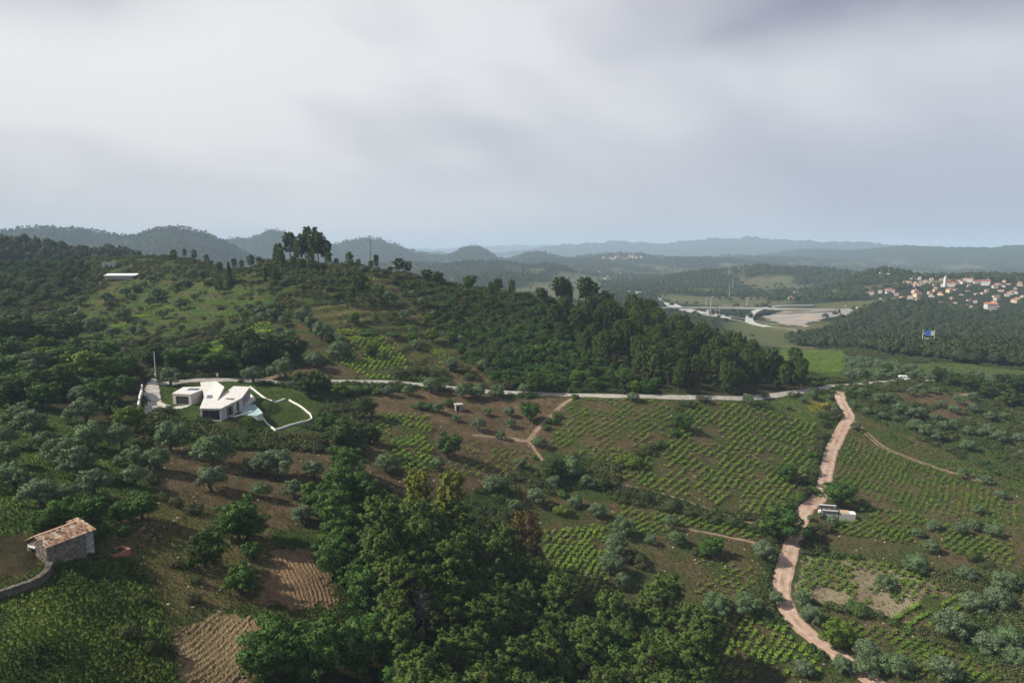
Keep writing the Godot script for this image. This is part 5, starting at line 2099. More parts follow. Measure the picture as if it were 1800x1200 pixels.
# ------------------------------------------------------------------ surveyed positions, metres
const TERRAIN_POINTS := [-66.6, -63.5, -85.3, -84.4, -118.1, -119.5, -150.3, -153.7, -201.8, -208.3, -277.4, -288.2, -387, -404.7, -45.8, -55.5, -53.5, -66, -70.1, -88.6, -91.5, -117.6, -121.8, -158.6, -158.8, -208.4, -193.1, -255.2, -240.5, -319.6, -299.6, -400.3, -370.6, -497.1, -47.6, -70.4, -63.3, -96, -81.1, -125, -107.8, -168.4, -135.2, -212.7, -170.8, -270.6, -203.1, -323.5, -238.3, -381.7, -264.2, -424.5, -295.3, -475.8, -37.6, -68.3, -43.3, -80.1, -54.6, -103.5, -70, -134.9, -92.5, -180.7, -113.3, -222.8, -128.6, -254.3, -155, -308.2, -181.1, -362.2, -209.3, -420.8, -226.7, -456.8, -32.9, -87, -41.6, -112.6, -53.6, -147.6, -69.9, -194.8, -84.2, -236.5, -93.4, -264, -104.6, -297.1, -117.3, -335.1, -126.7, -363.6, -134.7, -387.3, -18.8, -78.8, -21.9, -93.5, -27.9, -121.9, -36.2, -161, -45.2, -203, -52.8, -239.2, -55.1, -250, -61, -278.4, -67.1, -307.8, -73.1, -337.2, -78, -361.7, -11.3, -104.4, -14.6, -138.2, -18.5, -178, -22.2, -215.9, -26.1, -256.7, -28.7, -283.5, -32.1, -318.4, -34.9, -348.3, -37.5, -376.1, 1.7, -95, 2.1, -118, 2.7, -156, 3.4, -196, 3.9, -228, 4.4, -260, 4.9, -292, 5.5, -325, 5.9, -352, 6.4, -384.9, 20.5, -126.4, 25.5, -161, 31.4, -201.6, 35.5, -230.3, 39.6, -259, 43.9, -288.7, 50.1, -331.2, 57.4, -380.7, 30.4, -103.6, 37.1, -128.8, 46.1, -163.6, 57.1, -206.2, 65.2, -238.2, 71.9, -264.4, 81, -299.2, 94.9, -352.4, 53.6, -129.3, 66.8, -165, 84.3, -211.9, 98.2, -249.4, 111, -284.1, 127.6, -328, 53.5, -100.6, 66.7, -127.6, 84.5, -165.7, 108.9, -217.2, 129.8, -261.5, 144, -292.5, 154.4, -314.1, 211.1, -431.1, 263.3, -539.2, 83.2, -124.8, 106.4, -163.4, 139.1, -217.3, 166.9, -263.6, 194.2, -309, 225.5, -360.2, 285.8, -458.2, 338.1, -543.4, 79.6, -96.4, 98.2, -121.2, 127.9, -161.5, 169.5, -217.8, 204.4, -265.4, 245.9, -321.8, 296.7, -390, 386.4, -510.2, 122.3, -118.1, 183.9, -183.8, 245.5, -249.4, 321.2, -329.3, 445.4, -459.6, -157.3, -453.5, -92.4, -430.2, -44.4, -447.8, 7.6, -459.9, 70.6, -474.8, 120.1, -454.4, 163.4, -430, -117.6, -547.5, 0, -600, 144.3, -582.4, -196.7, -566.9, -266.4, -537.6, 213.1, -560.9, -337.1, -544.1, -417.6, -561.8, -482.1, -507.5, -151.2, -703.9, 0, -740, 178, -718.3, 319.7, -667.4, 453.4, -609.9, 523.4, -551, -236, -680.2, -319.7, -645.1, -30.3, -31.9, -17.8, -35.8, 0, -50, 25.9, -54.1, 55.1, -58]
const TERRAIN_WEIGHTS := [-3.000052, 1.025248, 0.1837221, 0.2016502, 0.04607488, -0.04931782, -0.100487, 4.063376, -9.450118, -0.8020882, -0.7666977, -0.3691934, -0.1363741, 0.2419833, 0.08332963, 0.005237729, -0.1958656, 28.04212, 2.666578, 0.4945284, 0.3463085, -0.02257076, -0.3664647, -0.07671562, -0.07925506, -0.1591402, 0.03573599, -14.24778, -14.93177, -1.833292, -0.1161177, -0.1411469, -0.0789953, 0.2083423, 0.005988047, -0.24211, 0.06340646, 0.3612274, 9.906116, -0.09818256, -0.1188973, 0.1992924, -0.1155986, 0.05561494, 0.003520962, -0.1566734, -0.0866252, 0.541985, 2.194806, -4.20783, 0.6023741, 0.06802288, -0.3852316, 0.2968506, -0.3088657, 0.05646008, 0.1787142, -0.2183906, 0.5801413, 1.635262, 0.3800607, 0.5366936, 0.2455954, 0.05410413, -0.0463789, -0.2241705, -0.350786, 0.2463564, -1.160002, -0.9934923, -0.9640393, -0.4211277, -0.1774233, -0.07963041, -0.024161, 0.1457498, -0.1915487, 0.5042337, 0.2392805, 0.7320741, 0.03369187, 0.3582405, 0.04228077, -0.0353937, -0.1722519, 0.2097153, 0.2559307, -0.07062437, -0.1694833, -0.1840953, -0.1939235, 0.2532966, 0.04639074, 0.1335592, -0.8706681, 0.4290787, 0.07763139, 0.08796024, -0.003840012, -0.218226, 0.4008454, 0.5354856, -0.3016035, -0.2280146, -0.4487439, 0.5168274, -0.06553723, 0.2116687, 0.09692568, -0.8225271, 0.3121252, 0.2295806, -0.02120109, 0.0984829, 0.1320076, -0.01623234, 0.09304108, 0.5826819, 0.2876712, -0.1373964, -0.2216233, -0.1977018, -0.1233964, -0.05742692, -0.03442859, -0.07719055, 0.1795187, 0.1435697, 0.03276424, 0.08115523, -0.04414231, -0.19814, -0.05713676, -0.2478564, 0.0514892, -0.1074804, -0.3511038, -0.2792339, 0.01907253, 0.03491522, -0.05613657, 0.1998941, -0.1464454, 0.1327013, 0.169655, 0.08275291, -0.0163542, 0.02374031, 0.0296712, -0.03176315, -0.02324629, -0.04883384, -0.1421622, -0.08735066, -0.1518518, -0.3143035, 1.420208, -0.480342, -0.5543648, 44.42592]
const HILL_LIST := [-498, -574.1, 2, 150, 110, -0.7145, -444.7, -640.8, -3, 120, 100, -0.6066, -394, -696.3, -10, 60, 80, -0.5149, -1166.6, -2435, 76, 250, 420, -0.4468, -1570.7, -2437.8, 62, 430, 480, -0.5724, -2017.5, -2220.3, 76, 660, 480, -0.7376, -1186.9, -3504.5, 90, 258, 400, -0.3265, -818.9, -3813.1, 58, 333, 400, -0.2116, -1539.2, -3583.4, 56, 350, 400, -0.4057, -219.4, -3793.7, 22, 155, 340, -0.0578, 141.2, -3797.4, -2, 178, 340, 0.0372, -570.1, -4060.2, -22, 410, 400, -0.1395, -94.9, -2298, -40, 245, 160, -0.0413, 108.9, -2197.3, -44, 100, 160, 0.0495, -367.7, -2472.8, -44, 300, 230, -0.1476, -14.9, -1799.9, -66, 180, 140, -0.0083, 573.7, -3655.3, -20, 420, 380, 0.1557, 946.4, -3369.6, -36, 333, 380, 0.2738, 271.7, -3288.8, -50, 390, 380, 0.0824, 1317.7, -3988, -34, 534, 400, 0.3191, 1778.6, -3914.9, -48, 384, 400, 0.4264, 669.4, -1884.6, -46, 135, 180, 0.3413, 527.7, -1825.3, -58, 135, 170, 0.2814, 782, -1786.3, -52, 180, 180, 0.4127, 744.3, -1126.3, -50, 190, 330, 0.5839, 694.1, -1273.1, -40, 90, 120, 0.4991, 864.3, -1101.4, -50, 250, 330, 0.6654, -934.3, -7441.6, -12, 520, 600, -0.1249, 2823.6, -8545.6, 160, 1280, 1100, 0.3191, 1323.6, -8902.1, 106, 1380, 1100, 0.1476, 3586.2, -7485.3, 84, 1050, 1100, 0.4468, 2602.9, -4501.6, 22, 700, 600, 0.5242, 2983.1, -4012.6, 24, 700, 600, 0.6393, 3443.6, -3625.1, 24, 780, 600, 0.7597, 2245.8, -5129.9, 8, 500, 500, 0.4127, 561.2, -13588.4, 105, 2900, 1100, 0.0413, -3367.4, -13589, 62, 2900, 1000, -0.2429, 3832.7, -13257.1, 125, 2900, 1000, 0.2814, -5266.4, -8500.9, 60, 3300, 1400, -0.5546]
var ZONE_LIST := [
	[8, [-57, -56.7, -126.4, -134.2, -141.1, -184.7, -111.6, -199, -68.7, -123.7, -71.7, -111.4, -66.6, -89, -78.5, -80.5]],
	[1, [-147.7, -157.9, -141.1, -184.7, -104.7, -163.3, -90.9, -160.8, -72.9, -132.2, -66.7, -118, -72.3, -98.6, -85.5, -88.8]],
	[1, [-81.5, -79.2, -63.9, -86.1, -64.9, -91.7, -58.9, -101.7, -49.8, -91.8, -42, -81.7, -36.5, -71.2, -62.6, -58.9]],
	[4, [-66.1, -102.8, -69, -129.5, -50, -137.2, -42.4, -112.2, -41.3, -101.4, -49.8, -91.8, -58.9, -101.7]],
	[3, [-91.1, -166.9, -86.9, -185.2, -55.5, -190.6, -34.9, -158.3, -32.9, -145.6, -44.4, -127.1, -58.5, -129.5, -69.4, -127]],
	[4, [-54.7, -187.8, -49.6, -192.8, -46.8, -175.7]],
	[5, [-43.8, -118.9, -36.3, -122.5, -29.6, -108.3, -34.9, -103.5, -40.3, -101.6]],
	[12, [-47.8, -89.4, -44.8, -97.1, -39.3, -98.3, -36.2, -92.1, -35.6, -83.9, -40.8, -77.7]],
	[1, [-97.6, -228, -90.9, -233.3, -67.2, -232.6, -58.6, -201.8, -64.8, -181.8, -78.6, -184.1]],
	[2, [-207.5, -298.1, -225.2, -350.4, -232.6, -399.9, -213, -400.9, -173.3, -379.1, -125, -349.6, -116.2, -338, -118, -325.1, -125.5, -299.5, -138, -283.2, -160.1, -280, -172.4, -266]],
	[4, [-218.6, -351.6, -232.5, -396.8, -225.6, -396.3, -218.2, -368.8, -212.7, -346.5]],
	[0, [-173.3, -379.1, -876, -2301.7, -827.1, -3331.1, -78.4, -363.7, -59.7, -359, -70.9, -326.3, -117.2, -335]],
	[14, [-63.1, -361.8, -234.5, -2015.9, -12.4, -372.5, 26.1, -367.2, 27.1, -322.9, 56.1, -264.4, 22.2, -261.8, -6.7, -262.6, -17.6, -298.5, -36.5, -335.8, -52.4, -349.5]],
	[14, [-452.3, -569.7, -430.2, -620, -280.6, -477.7, -245.7, -417.1, -234.4, -375.3, -233.2, -332.2, -241.6, -300.7]],
	[14, [-139, -376.8, -1080.3, -3110.5, -846, -3409.3, -78.9, -366, -80.5, -345.7, -97.3, -344, -124.2, -355.9]],
	[8, [-212.3, -229.5, -217.5, -288.3, -168.4, -263.1, -127.5, -239.6, -111.6, -199, -141.1, -184.7, -152.6, -163.4]],
	[2, [-905.7, -2095.9, -889.2, -2287.5, -1091.8, -3068.7, -849.7, -2071.2]],
	[4, [-97, -313.7, -91.6, -322.9, -71.4, -329.2, -58.1, -331, -67.7, -310.9, -88.7, -302.6]],
	[6, [-90.9, -305.8, -76.9, -306.2, -38.2, -325.4, -24.1, -285.6, -25, -268.1, -55.1, -249.9, -68.8, -262.9, -71.9, -285.2]],
	[6, [-77.7, -360, -72.5, -372.2, -26.4, -313.8, -20.6, -287, -33.3, -281.3, -54.2, -324.1]],
	[1, [-118.4, -223.4, -109.1, -230.1, -95.1, -233.9, -90, -220.9, -81, -189.7, -86.8, -181.4, -101.1, -194.6, -106.4, -202.6]],
	[0, [-94.5, -173.4, -85.1, -181.2, -62.4, -182, -53.2, -187.9, -51.1, -175, -67.9, -164.7, -81, -157.2]],
	[3, [-82.4, -256.7, -66.9, -263.9, -54, -254.9, -81.4, -240.4]],
	[3, [-31.7, -289.2, -9.8, -290, -4.6, -268.5, -24.2, -259.9]],
	[6, [-115.2, -305.8, -87.2, -306.5, -69.3, -274.3, -74.7, -260.2, -101.4, -267.8]],
	[2, [-130.6, -258.4, -119.8, -285.4, -107.2, -304.9, -101.9, -282.1, -105.1, -259.8, -120.3, -241.5]],
	[3, [-59.4, -232.9, -30, -252.9, 21.9, -257.4, 11.2, -218.3, 5.4, -208.6, -19.9, -163.5, -36.2, -161, -45.2, -203]],
	[6, [-47.1, -221.1, -26.9, -225.5, -21.4, -183.3, -27.3, -175.4, -41.4, -193.1]],
	[6, [21.8, -256.3, 64.9, -258.8, 55.4, -235.2, 50.9, -223.7, 31, -212, 11.2, -218.3]],
	[6, [70.2, -262, 99, -270.3, 122.7, -265.9, 99.4, -219.3, 86.6, -201.7, 70.7, -188.8, 33.1, -201.7, 30.4, -207.4, 47.2, -219.5]],
	[6, [0, -197.7, 11.7, -192.6, 26.6, -191.9, 69.2, -184.6, 68.8, -174.7, 57.2, -149.8, 61.8, -141.3, 66, -133.7, 52.3, -103.9, 24.4, -106.6, 31, -152.4, 21.4, -151.3, 7.8, -146.2, 4.5, -172.6]],
	[11, [103.7, -277, 134, -292.3, 137.5, -286.3, 122, -261.7, 104.6, -273.1]],
	[10, [122.4, -281, 133.8, -283.3, 131.5, -276.5, 123.2, -275.2]],
	[6, [136, -270, 158.8, -249.8, 170.1, -211.3, 129.9, -158.6, 104.9, -161, 79, -177, 87.4, -193.1, 103.8, -216.3]],
	[6, [138.2, -279.8, 155.3, -262.9, 188.5, -243.6, 170.1, -211.3, 158.8, -249.8, 138.1, -269.4]],
	[3, [166.3, -301.4, 213.5, -314.3, 193.2, -279.4, 171.3, -270.9, 171.1, -282.9]],
	[0, [146.8, -292.9, 254.5, -322.3, 170.1, -211.3, 163.1, -249.9, 142.2, -278.1]],
	[3, [171.8, -301.9, 197.3, -309.8, 206.7, -300, 186, -275.7, 171.7, -275.6, 184.5, -288.9, 172.6, -289.8]],
	[7, [77.1, -171.6, 92, -169, 101.7, -162.7, 105.8, -151.4, 93.1, -141.2, 83.2, -148.7, 68.3, -154.2]],
	[6, [85.9, -146.4, 101, -154.4, 108.1, -148.7, 89.8, -139.8]],
	[6, [67.9, -153.3, 84, -147.6, 95, -132.6, 96.8, -115.1, 83, -97.5, 52.3, -103.9, 71.6, -133]],
	[8, [-24.9, -135.3, -9.7, -157.8, 1.4, -158.5, 7.8, -146.2, 20.5, -144.3, 44.1, -150.8, 44.2, -132.9, 35.5, -104.7, -24.3, -78, -27.1, -85.6, -24.3, -104.7]],
	[8, [24.2, -361.7, 54.7, -363.1, 172.7, -641.7, 123.4, -331.8, 137.2, -296.6, 117.7, -288.7, 80.2, -269.7, 31.4, -264.7, 7.4, -292.3]],
	[11, [252.1, -640.5, 264.8, -542.3, 214.7, -420.3, 202.3, -341.3, 163.9, -322.4, 149.5, -327, 197, -496.3]],
	[11, [226.5, -406.4, 277.5, -410.7, 297.7, -378.4, 274.2, -348, 212.2, -338.6]],
]
const PLOUGHED_RED := [-43.2, -118.8, -36.4, -122, -29.7, -108.2, -35, -103.8, -40.1, -102.1]
const PLOUGHED_TAN := [-47, -90.2, -44.7, -96.7, -39.4, -98, -36.4, -92, -36.6, -85.4, -41.8, -79.8]
const FURROWS_RED := [-7.19, -12.44]
const FURROWS_TAN := [2.42, -12.73]
const RED_TRACK := [143.6, -293.5, 140, -284.2, 139.3, -277.1, 137.7, -272, 130.2, -262.4, 118.6, -245.2, 109.9, -229.7, 102.6, -216.1, 96.6, -205.9, 88.9, -197.4, 84.2, -190.4, 79.6, -181.9, 75.5, -175.3, 71.1, -167.5, 67.5, -160.9, 65.5, -156, 65, -150.6, 66.2, -145.8, 68.1, -141.1, 69.9, -137, 72, -131.3, 73.4, -123.3]
const LANE := [-115.2, -218.8, -109.4, -226.6, -101.7, -230.8, -93.4, -234.7, -80.7, -238.1, -70, -243, -60.9, -247.9, -47.3, -253.5, -34.8, -256.5, -21.9, -257.8, -8.8, -259.6, 4.4, -260.7, 22.1, -259.6, 44.1, -259.4, 67.1, -263, 90, -271.5, 104.7, -280, 117.2, -287.5, 129.4, -293.1, 138.9, -297.7, 154.1, -308, 175.5, -323.6, 188, -331.2, 199.3, -336.1, 211.8, -337.8, 224.5, -335.3]
const TWIN_TRACK := [137.6, -277, 138.4, -270.1, 139.7, -263.3, 140.6, -254.1, 142, -248.6, 145.6, -241.7, 151.5, -231.2, 158.4, -218.1]
var FOOT_PATHS := [
	[24.5, -257.9, 19.7, -251.1, 15.6, -243.9, 8.9, -230.8, 5.3, -222.6, 0, -222.2, -6.6, -221.1, -13.1, -218.9],
	[5.3, -222.6, 8.3, -215.4, 10, -211.4],
	[32.3, -201.6, 47.9, -197.5, 63.8, -187.8, 70.1, -187.1, 83.2, -195.3],
	[-86.9, -238.5, -84.6, -243.8, -83.3, -249.3],
	[42.6, -180.9, 51.7, -179.4, 66.1, -175.7, 73.9, -172.1],
	[206.7, -308, 220.1, -316.1, 233.3, -319.4],
]
const DRIVE := [-105.1, -190.5, -114, -207.4, -118.6, -218, -120.9, -225.2, -118.4, -223.4, -113.9, -216.2, -105.2, -200.5, -99.3, -195.5, -94.7, -197.4, -95.4, -192.4, -97.3, -189, -97.9, -182.1, -98.4, -178.2, -100.4, -180.8]
var GARDEN_WALLS := [
	[-89.2, -228, -76.6, -213.2, -74.8, -220.4],
	[-73.3, -219.8, -68, -214.6, -63.3, -208.9, -61.7, -205.4, -62, -201.6, -66.4, -186.5, -73.3, -193.5],
	[-74.6, -191.6, -77.4, -185.7, -81, -186.7],
]
const DRIVE_WALL := [-101, -180.3, -107.7, -193.6, -114.4, -207.2]
const HOUSE_FLOOR := 54.01
const HOUSE_GARAGE_FLOOR := 54.6
const HOUSE_GARAGE := [-101.09, 57.9, -199.24, -95, 57.9, -197.94, -94.26, 57.9, -209.53, -102.29, 57.9, -208.63]
const PADS := [[-98.7, -204.5, 9.0, 15.0, 54.55], [-83.3, -188.3, 9.0, 14.0, 53.91], [-84.2, -205.1, 8.0, 13.0, 53.61]]
const HOUSE_GROUND_A := [-101.38, -198.79, -94.94, -198.04, -90.82, -207.39, -93.7, -217.64, -101.28, -217.64, -103.07, -209.04]
const HOUSE_GROUND_B := [-86.11, -183.34, -79.89, -182.71, -71.82, -187.89, -71.69, -191.96, -80.4, -210.11, -84.78, -216.92, -90.12, -216.92, -92.07, -202.16]
const HOUSE_BACK := [-90.52, 57.63, -197.28, -84.03, 57.63, -190.37, -87.43, 59.01, -203.3, -93.14, 59.21, -211.16, -97.37, 59.21, -209.67]
const HOUSE_MAIN := [-84.74, 57.56, -181.2, -79.03, 57.56, -181.06, -78.69, 57.56, -193.39, -78.98, 57.56, -195.64, -82.47, 57.56, -210.67, -87.82, 57.56, -211.76, -85.96, 57.56, -196.03, -90.67, 57.56, -197.61]
const HOUSE_SKYLIGHT_A := [-88.49, 57.69, -193.49, -85.37, 57.69, -193.49, -86.43, 57.91, -196.77, -89.61, 57.91, -196.77]
const HOUSE_SKYLIGHT_B := [-82.51, 57.65, -192.15, -79.92, 57.65, -191.4, -80.19, 57.65, -193.29, -82.49, 57.65, -193.67]
const HOUSE_TERRACE := [-79.26, 53.91, -182.75, -76.28, 53.91, -186.63, -79.52, 53.91, -197.81, -80.04, 53.91, -208.71, -84.69, 53.91, -217.23, -80.61, 53.91, -199.3, -80.16, 53.91, -183.39]
const HOUSE_POOL := [-76.5, 53.96, -188.43, -72.04, 53.96, -188.09, -71.66, 53.96, -190.81, -77.81, 53.96, -201.35, -80.04, 53.96, -201.35]
const SHED_GROUND := [-80.19, -107.48, -74.46, -103.8, -70.26, -107.06, -71.44, -111.42, -75.32, -114.2, -82.3, -111.88]
const SHED := [-65.91, -91.93, -63.58, -96.9, -68.8, -92.61]
const TANK := [-61.66, -101.32]
const DRY_WALL := [-65.3, -91.4, -64.6, -89.4, -64.6, -87.1, -65.5, -85.1, -66.5, -83.5, -68.9, -81.8]
const HUT := [-19.03, -237.57]
const BLOCK_SHED := [95.8, -192.38]
const LONG_SHED := [-230.18, -403.5]
const WHITE_BOX := [-253.89, -432.72]
const POWER_POLE := [-77.5, -376.1]
const MAST := [-1191.4, -3492.4]
const LAMP := [-118.53, -223.33]
const LANE_SIGN := [-101.11, -230.4]
const GATE := [-101.69, -184.42, -99.09, -187.56]
const VAN := [195.03, -333.63]
const MOTORWAY := [258.9, -1480.6, 265.1, -1383.5, 260.8, -1179.7, 256.3, -1058.5, 264.4, -958.3, 280.2, -905.1, 292.1, -850.8, 300.8, -797.6, 320.7, -749.8, 328.8, -718.7]
const SLIP_ROAD := [435.6, -979.9, 399.2, -975.2, 373.5, -961.2, 340.6, -925.8, 312.4, -885.1, 293.4, -840.6, 288.6, -806.8, 293.6, -778.6]
const OVERPASS := [194.8, -932.8, 238.8, -937.5, 274, -937.5, 311.6, -932.8, 347.2, -923.6, 366.7, -914.5, 404.5, -910, 431.3, -905.6]
const BRIDGE_PIERS := [249.6, -928.2, 269, -928.2, 280.6, -928.2]
const GRAVEL_YARD := [324, -880.1, 347.8, -920.1, 377.5, -940.9, 405.2, -932.3, 450.6, -929.9, 456, -901.9, 415.8, -864.4, 369.6, -825, 326.1, -759.6, 318.7, -800.6, 308.5, -827.6]
const JUNCTION := [246.2, -1180.3, 354.6, -1419.3, 365.1, -1093.5, 463, -1067.4, 499.2, -997.3, 417.6, -831.6, 365.1, -737.8, 312.1, -688.2, 265.1, -657, 235.9, -702.2, 204.3, -812.6]
const DARK_WOOD := [265.1, -657, 316, -696.8, 383.2, -775, 487.7, -919.7, 539.3, -923.2, 543.4, -822.6, 588.3, -780.9, 635, -758.2, 330.6, -391.1, 300.1, -394.5, 277.5, -410.7, 261.1, -469.3, 279.6, -562.9, 261.1, -620.5]
const ROAD_LAMPS := [275.32, -965.82, 20, 281.5, -964.84, 20, 353.59, -1025.04, 15, 408.51, -1283.03, 22, 475.94, -1473.32, 26]
const GANTRY := [299.1, -485.83]
const BARRIERS := [296.63, -509.19, 13, 297.07, -496.22, 4.5, 299.44, -485.71, 6, 302.93, -444.56, 5, 328.71, -669.8, 5]
const SQUAT_TOWER := [445.26, -874.41]
const VILLAGE_SLOPE := [577.2, -1132.7, 644.4, -1174.3, 710.8, -1205.3, 730.2, -1098.7, 778.2, -1040.3, 755.5, -965.5, 665.8, -886.8, 572.5, -815, 572, -867, 546.9, -936.5, 528, -1005.3]
const CHURCH := [657.78, -1035.14]
const OLIVE_LIST := [-215.7, -361.2, 6.6, -207.8, -367.2, 6.7, -208.3, -376.8, 6.3, -205.8, -382.9, 5.1, -206.5, -390.7, 5.8, -205.3, -397.5, 5.9, -199.9, -405.5, 4.7, -181.4, -370.7, 6.2, -180.3, -377.8, 6.3, -186.6, -398.6, 6.6, -176.2, -389.3, 5.2, -187.4, -360.1, 8.4, -185.5, -348.3, 6.4, -166.2, -323.5, 6, -163, -334.2, 6.7, -160.6, -345, 4.6, -151.6, -312.2, 3.7, -145.1, -296.8, 4, -154.9, -299.8, 4, -171.5, -315, 3.2, -183.6, -322.1, 7.5, -187.8, -305.1, 6.1, -172.6, -292.4, 6.4, -168.9, -300.8, 4, -162.7, -296.4, 4.5, -201.8, -317.1, 5.8, -216.2, -326.8, 5.5, -215.2, -332.9, 6.1, -220.7, -348.7, 6.4, -211.8, -310.6, 5.2, -208.7, -298.9, 6, -223.8, -312.3, 4.7, -232.6, -362.7, 4.2, -176.2, -287.7, 3.9, -177.3, -275.9, 3.2, -172.4, -259.1, 6.1, -151.6, -240.2, 5.3, -150.2, -244.7, 3.7, -155.7, -217.1, 8.4, -124.9, -323.1, 4.3, -126.3, -315.9, 3.7, -111.9, -219.6, 6.7, -89.9, -233.1, 7.5, -81.1, -239.3, 9.1, -74.2, -255.8, 7.6, -69.1, -268.6, 10, -90.9, -277.2, 6.5, -98.3, -285.7, 4.3, -102.9, -278.2, 5.1, -80.2, -284.9, 9.1, -87.1, -292.5, 7.4, -93.7, -303.2, 8.6, -106.7, -304.9, 6.6, -111, -300.5, 6, -112, -316.8, 6.9, -115.7, -314.4, 5.8, -100.4, -297.4, 5, -113.9, -348.7, 5.2, -115.8, -345.4, 4, -66.9, -344.8, 6.3, -61.1, -340.9, 6.3, -55.6, -336.3, 5.1, -51.2, -349.1, 5.8, -45.7, -344.1, 5.7, -51.2, -325, 6.5, -39.1, -336.2, 5.1, -46.2, -312.8, 4.7, -42, -296.7, 6, -23.5, -313.4, 5.8, -25.6, -278, 7.1, -12.6, -281.2, 5.7, -62, -357.1, 5.3, -71.5, -362.1, 5.4, -87.1, -368.6, 5.5, -79.2, -363.2, 4.2, -71.3, -282.4, 5.7, -44.7, -239, 4.9, -37.7, -242.3, 4.5, -30.2, -249, 7.2, -18.6, -248.9, 7.2, -12.4, -251.4, 6.4, -5.4, -253.7, 6, 4.6, -260.1, 5.3, 45.9, -254.7, 4.8, 95.1, -269.3, 5, 105.7, -279.4, 3.3, -25.4, -230.6, 4.3, -8.7, -237.2, 3.6, -11.5, -223.4, 5, -19, -227.3, 3.1, -3.4, -220.9, 3.4, -0.6, -238.9, 4.1, -0.6, -230.1, 3.9, -33.1, -172.1, 6.5, -20.6, -186.4, 4.8, -54.3, -153.4, 7.7, -56.9, -150.3, 6.2, -47, -156.4, 5.4, -37.1, -160.2, 4.2, -53.2, -138.5, 4.3, -42.3, -131.2, 4.8, -47.3, -142.5, 4.9, -5.6, -184.9, 6.4, -79.9, -154.3, 8, -75.2, -139.4, 6, -67.9, -150, 9.1, -62.6, -136.4, 6.1, -59.3, -151.1, 4.6, -113.5, -154.3, 6.1, -106.7, -148.3, 7.6, -98.8, -140.2, 5.1, -90.9, -133.5, 6.4, -83.6, -126.8, 7, -77.9, -108.3, 6.2, -75.4, -118.3, 6.4, -76.2, -112.6, 3.9, -86, -113.7, 5.9, -97.4, -127.6, 5.5, -91.3, -144, 7.9, -88, -149, 6.4, -79.7, -139.4, 5.8, -74, -128.9, 5.1, -105.5, -137.8, 4.7, -105.5, -164.8, 7.9, -117.5, -181.6, 6.8, -132.7, -194.1, 7.4, -123.3, -191.3, 7.3, -145.1, -202.5, 8.6, -140.2, -185.9, 6.3, 8.8, -218.9, 4.9, 2.6, -204.2, 4.2, 12.7, -196, 4.8, 22.3, -198.4, 4.8, 6.5, -186, 5.8, 18.4, -187.2, 4.6, 24, -182.7, 5.4, 18.4, -203.2, 7.9, 43.6, -180.5, 4.4, 29.4, -175.1, 5.8, 43.4, -172.7, 4.5, 1.1, -179.6, 3.9, 26.3, -166.3, 6.4, 24.1, -159.3, 6.5, 26.6, -154.5, 4.6, 37, -171.8, 3.3, 65, -168.2, 6.2, 47.1, -149.4, 6.6, 54.9, -150.1, 6.1, 128.5, -284.6, 4.8, 135.8, -285.2, 2.9, 134.1, -277.5, 3.3, 132.6, -274.3, 3.7, 113.1, -273.1, 2.8, 122.4, -281.4, 2.9, 146.1, -291.6, 4.5, 152.2, -291.2, 4.5, 163.7, -310.4, 3.2, 171.2, -307.1, 3.6, 156, -284.2, 5.8, 161.2, -287, 5.4, 143.6, -280.2, 2.9, 146.9, -275.6, 3.8, 150.9, -272.4, 3.7, 156.6, -271.2, 2.8, 161.3, -277.4, 5.7, 165.7, -274.6, 6.1, 170, -276.7, 5.2, 174.1, -273.7, 4.2, 172.7, -265.6, 5, 178.5, -268.6, 4.6, 159.9, -263.2, 6.3, 161.3, -258.9, 6.2, 164.5, -256.8, 5.7, 171.1, -249, 5.6, 180, -262.5, 4.5, 187.4, -260.3, 6.7, 187.4, -255, 6.1, 194.4, -254.6, 5.2, 199.3, -277.2, 4.7, 206.6, -279.2, 4.3, 197.2, -285.6, 4.9, 188.5, -283, 5.3, 185.2, -287.9, 4.4, 196.9, -294.7, 5, 179.7, -299.9, 4.6, 186.1, -303.4, 3.6, 194.4, -307.3, 4.2, 191.1, -312.7, 4.2, 152.9, -223.5, 3.9, 156.6, -216.9, 3.8, 152, -203.3, 3.9, 186.8, -242.7, 3.3, 207.3, -300.2, 5.1, 189.2, -275.1, 3.3, 136.4, -263.5, 4.1, 87.1, -189.7, 2, 91.1, -191.7, 2.3, 92, -186.7, 3.6, 111.9, -180.1, 3.5, 118.4, -183.3, 4.2, 110.4, -170.6, 4.8, 101.8, -161.9, 5.7, 90.7, -156.7, 4.7, 110.3, -156.8, 5, 124, -180.1, 4.4, 129.3, -182.4, 4.1, 132.5, -178.3, 4.4, 137.9, -192.5, 3.7, 62.8, -153.1, 3.8, 68.7, -152.5, 4.1, 69.2, -146.7, 5.2, 74.3, -133.6, 6, 95.3, -138.6, 7.4, 104.1, -145.7, 6.5, 109.9, -145.8, 6.5, 116.5, -152.2, 6.7, 98.9, -132.2, 5.9, 103.6, -132.3, 5.9, 101.2, -126.7, 4.6, 59.9, -130.3, 4.2, 67.9, -130.7, 4.7, 71.4, -129, 5.1, 78.2, -127.9, 5.8, 85.7, -125.4, 6.3]
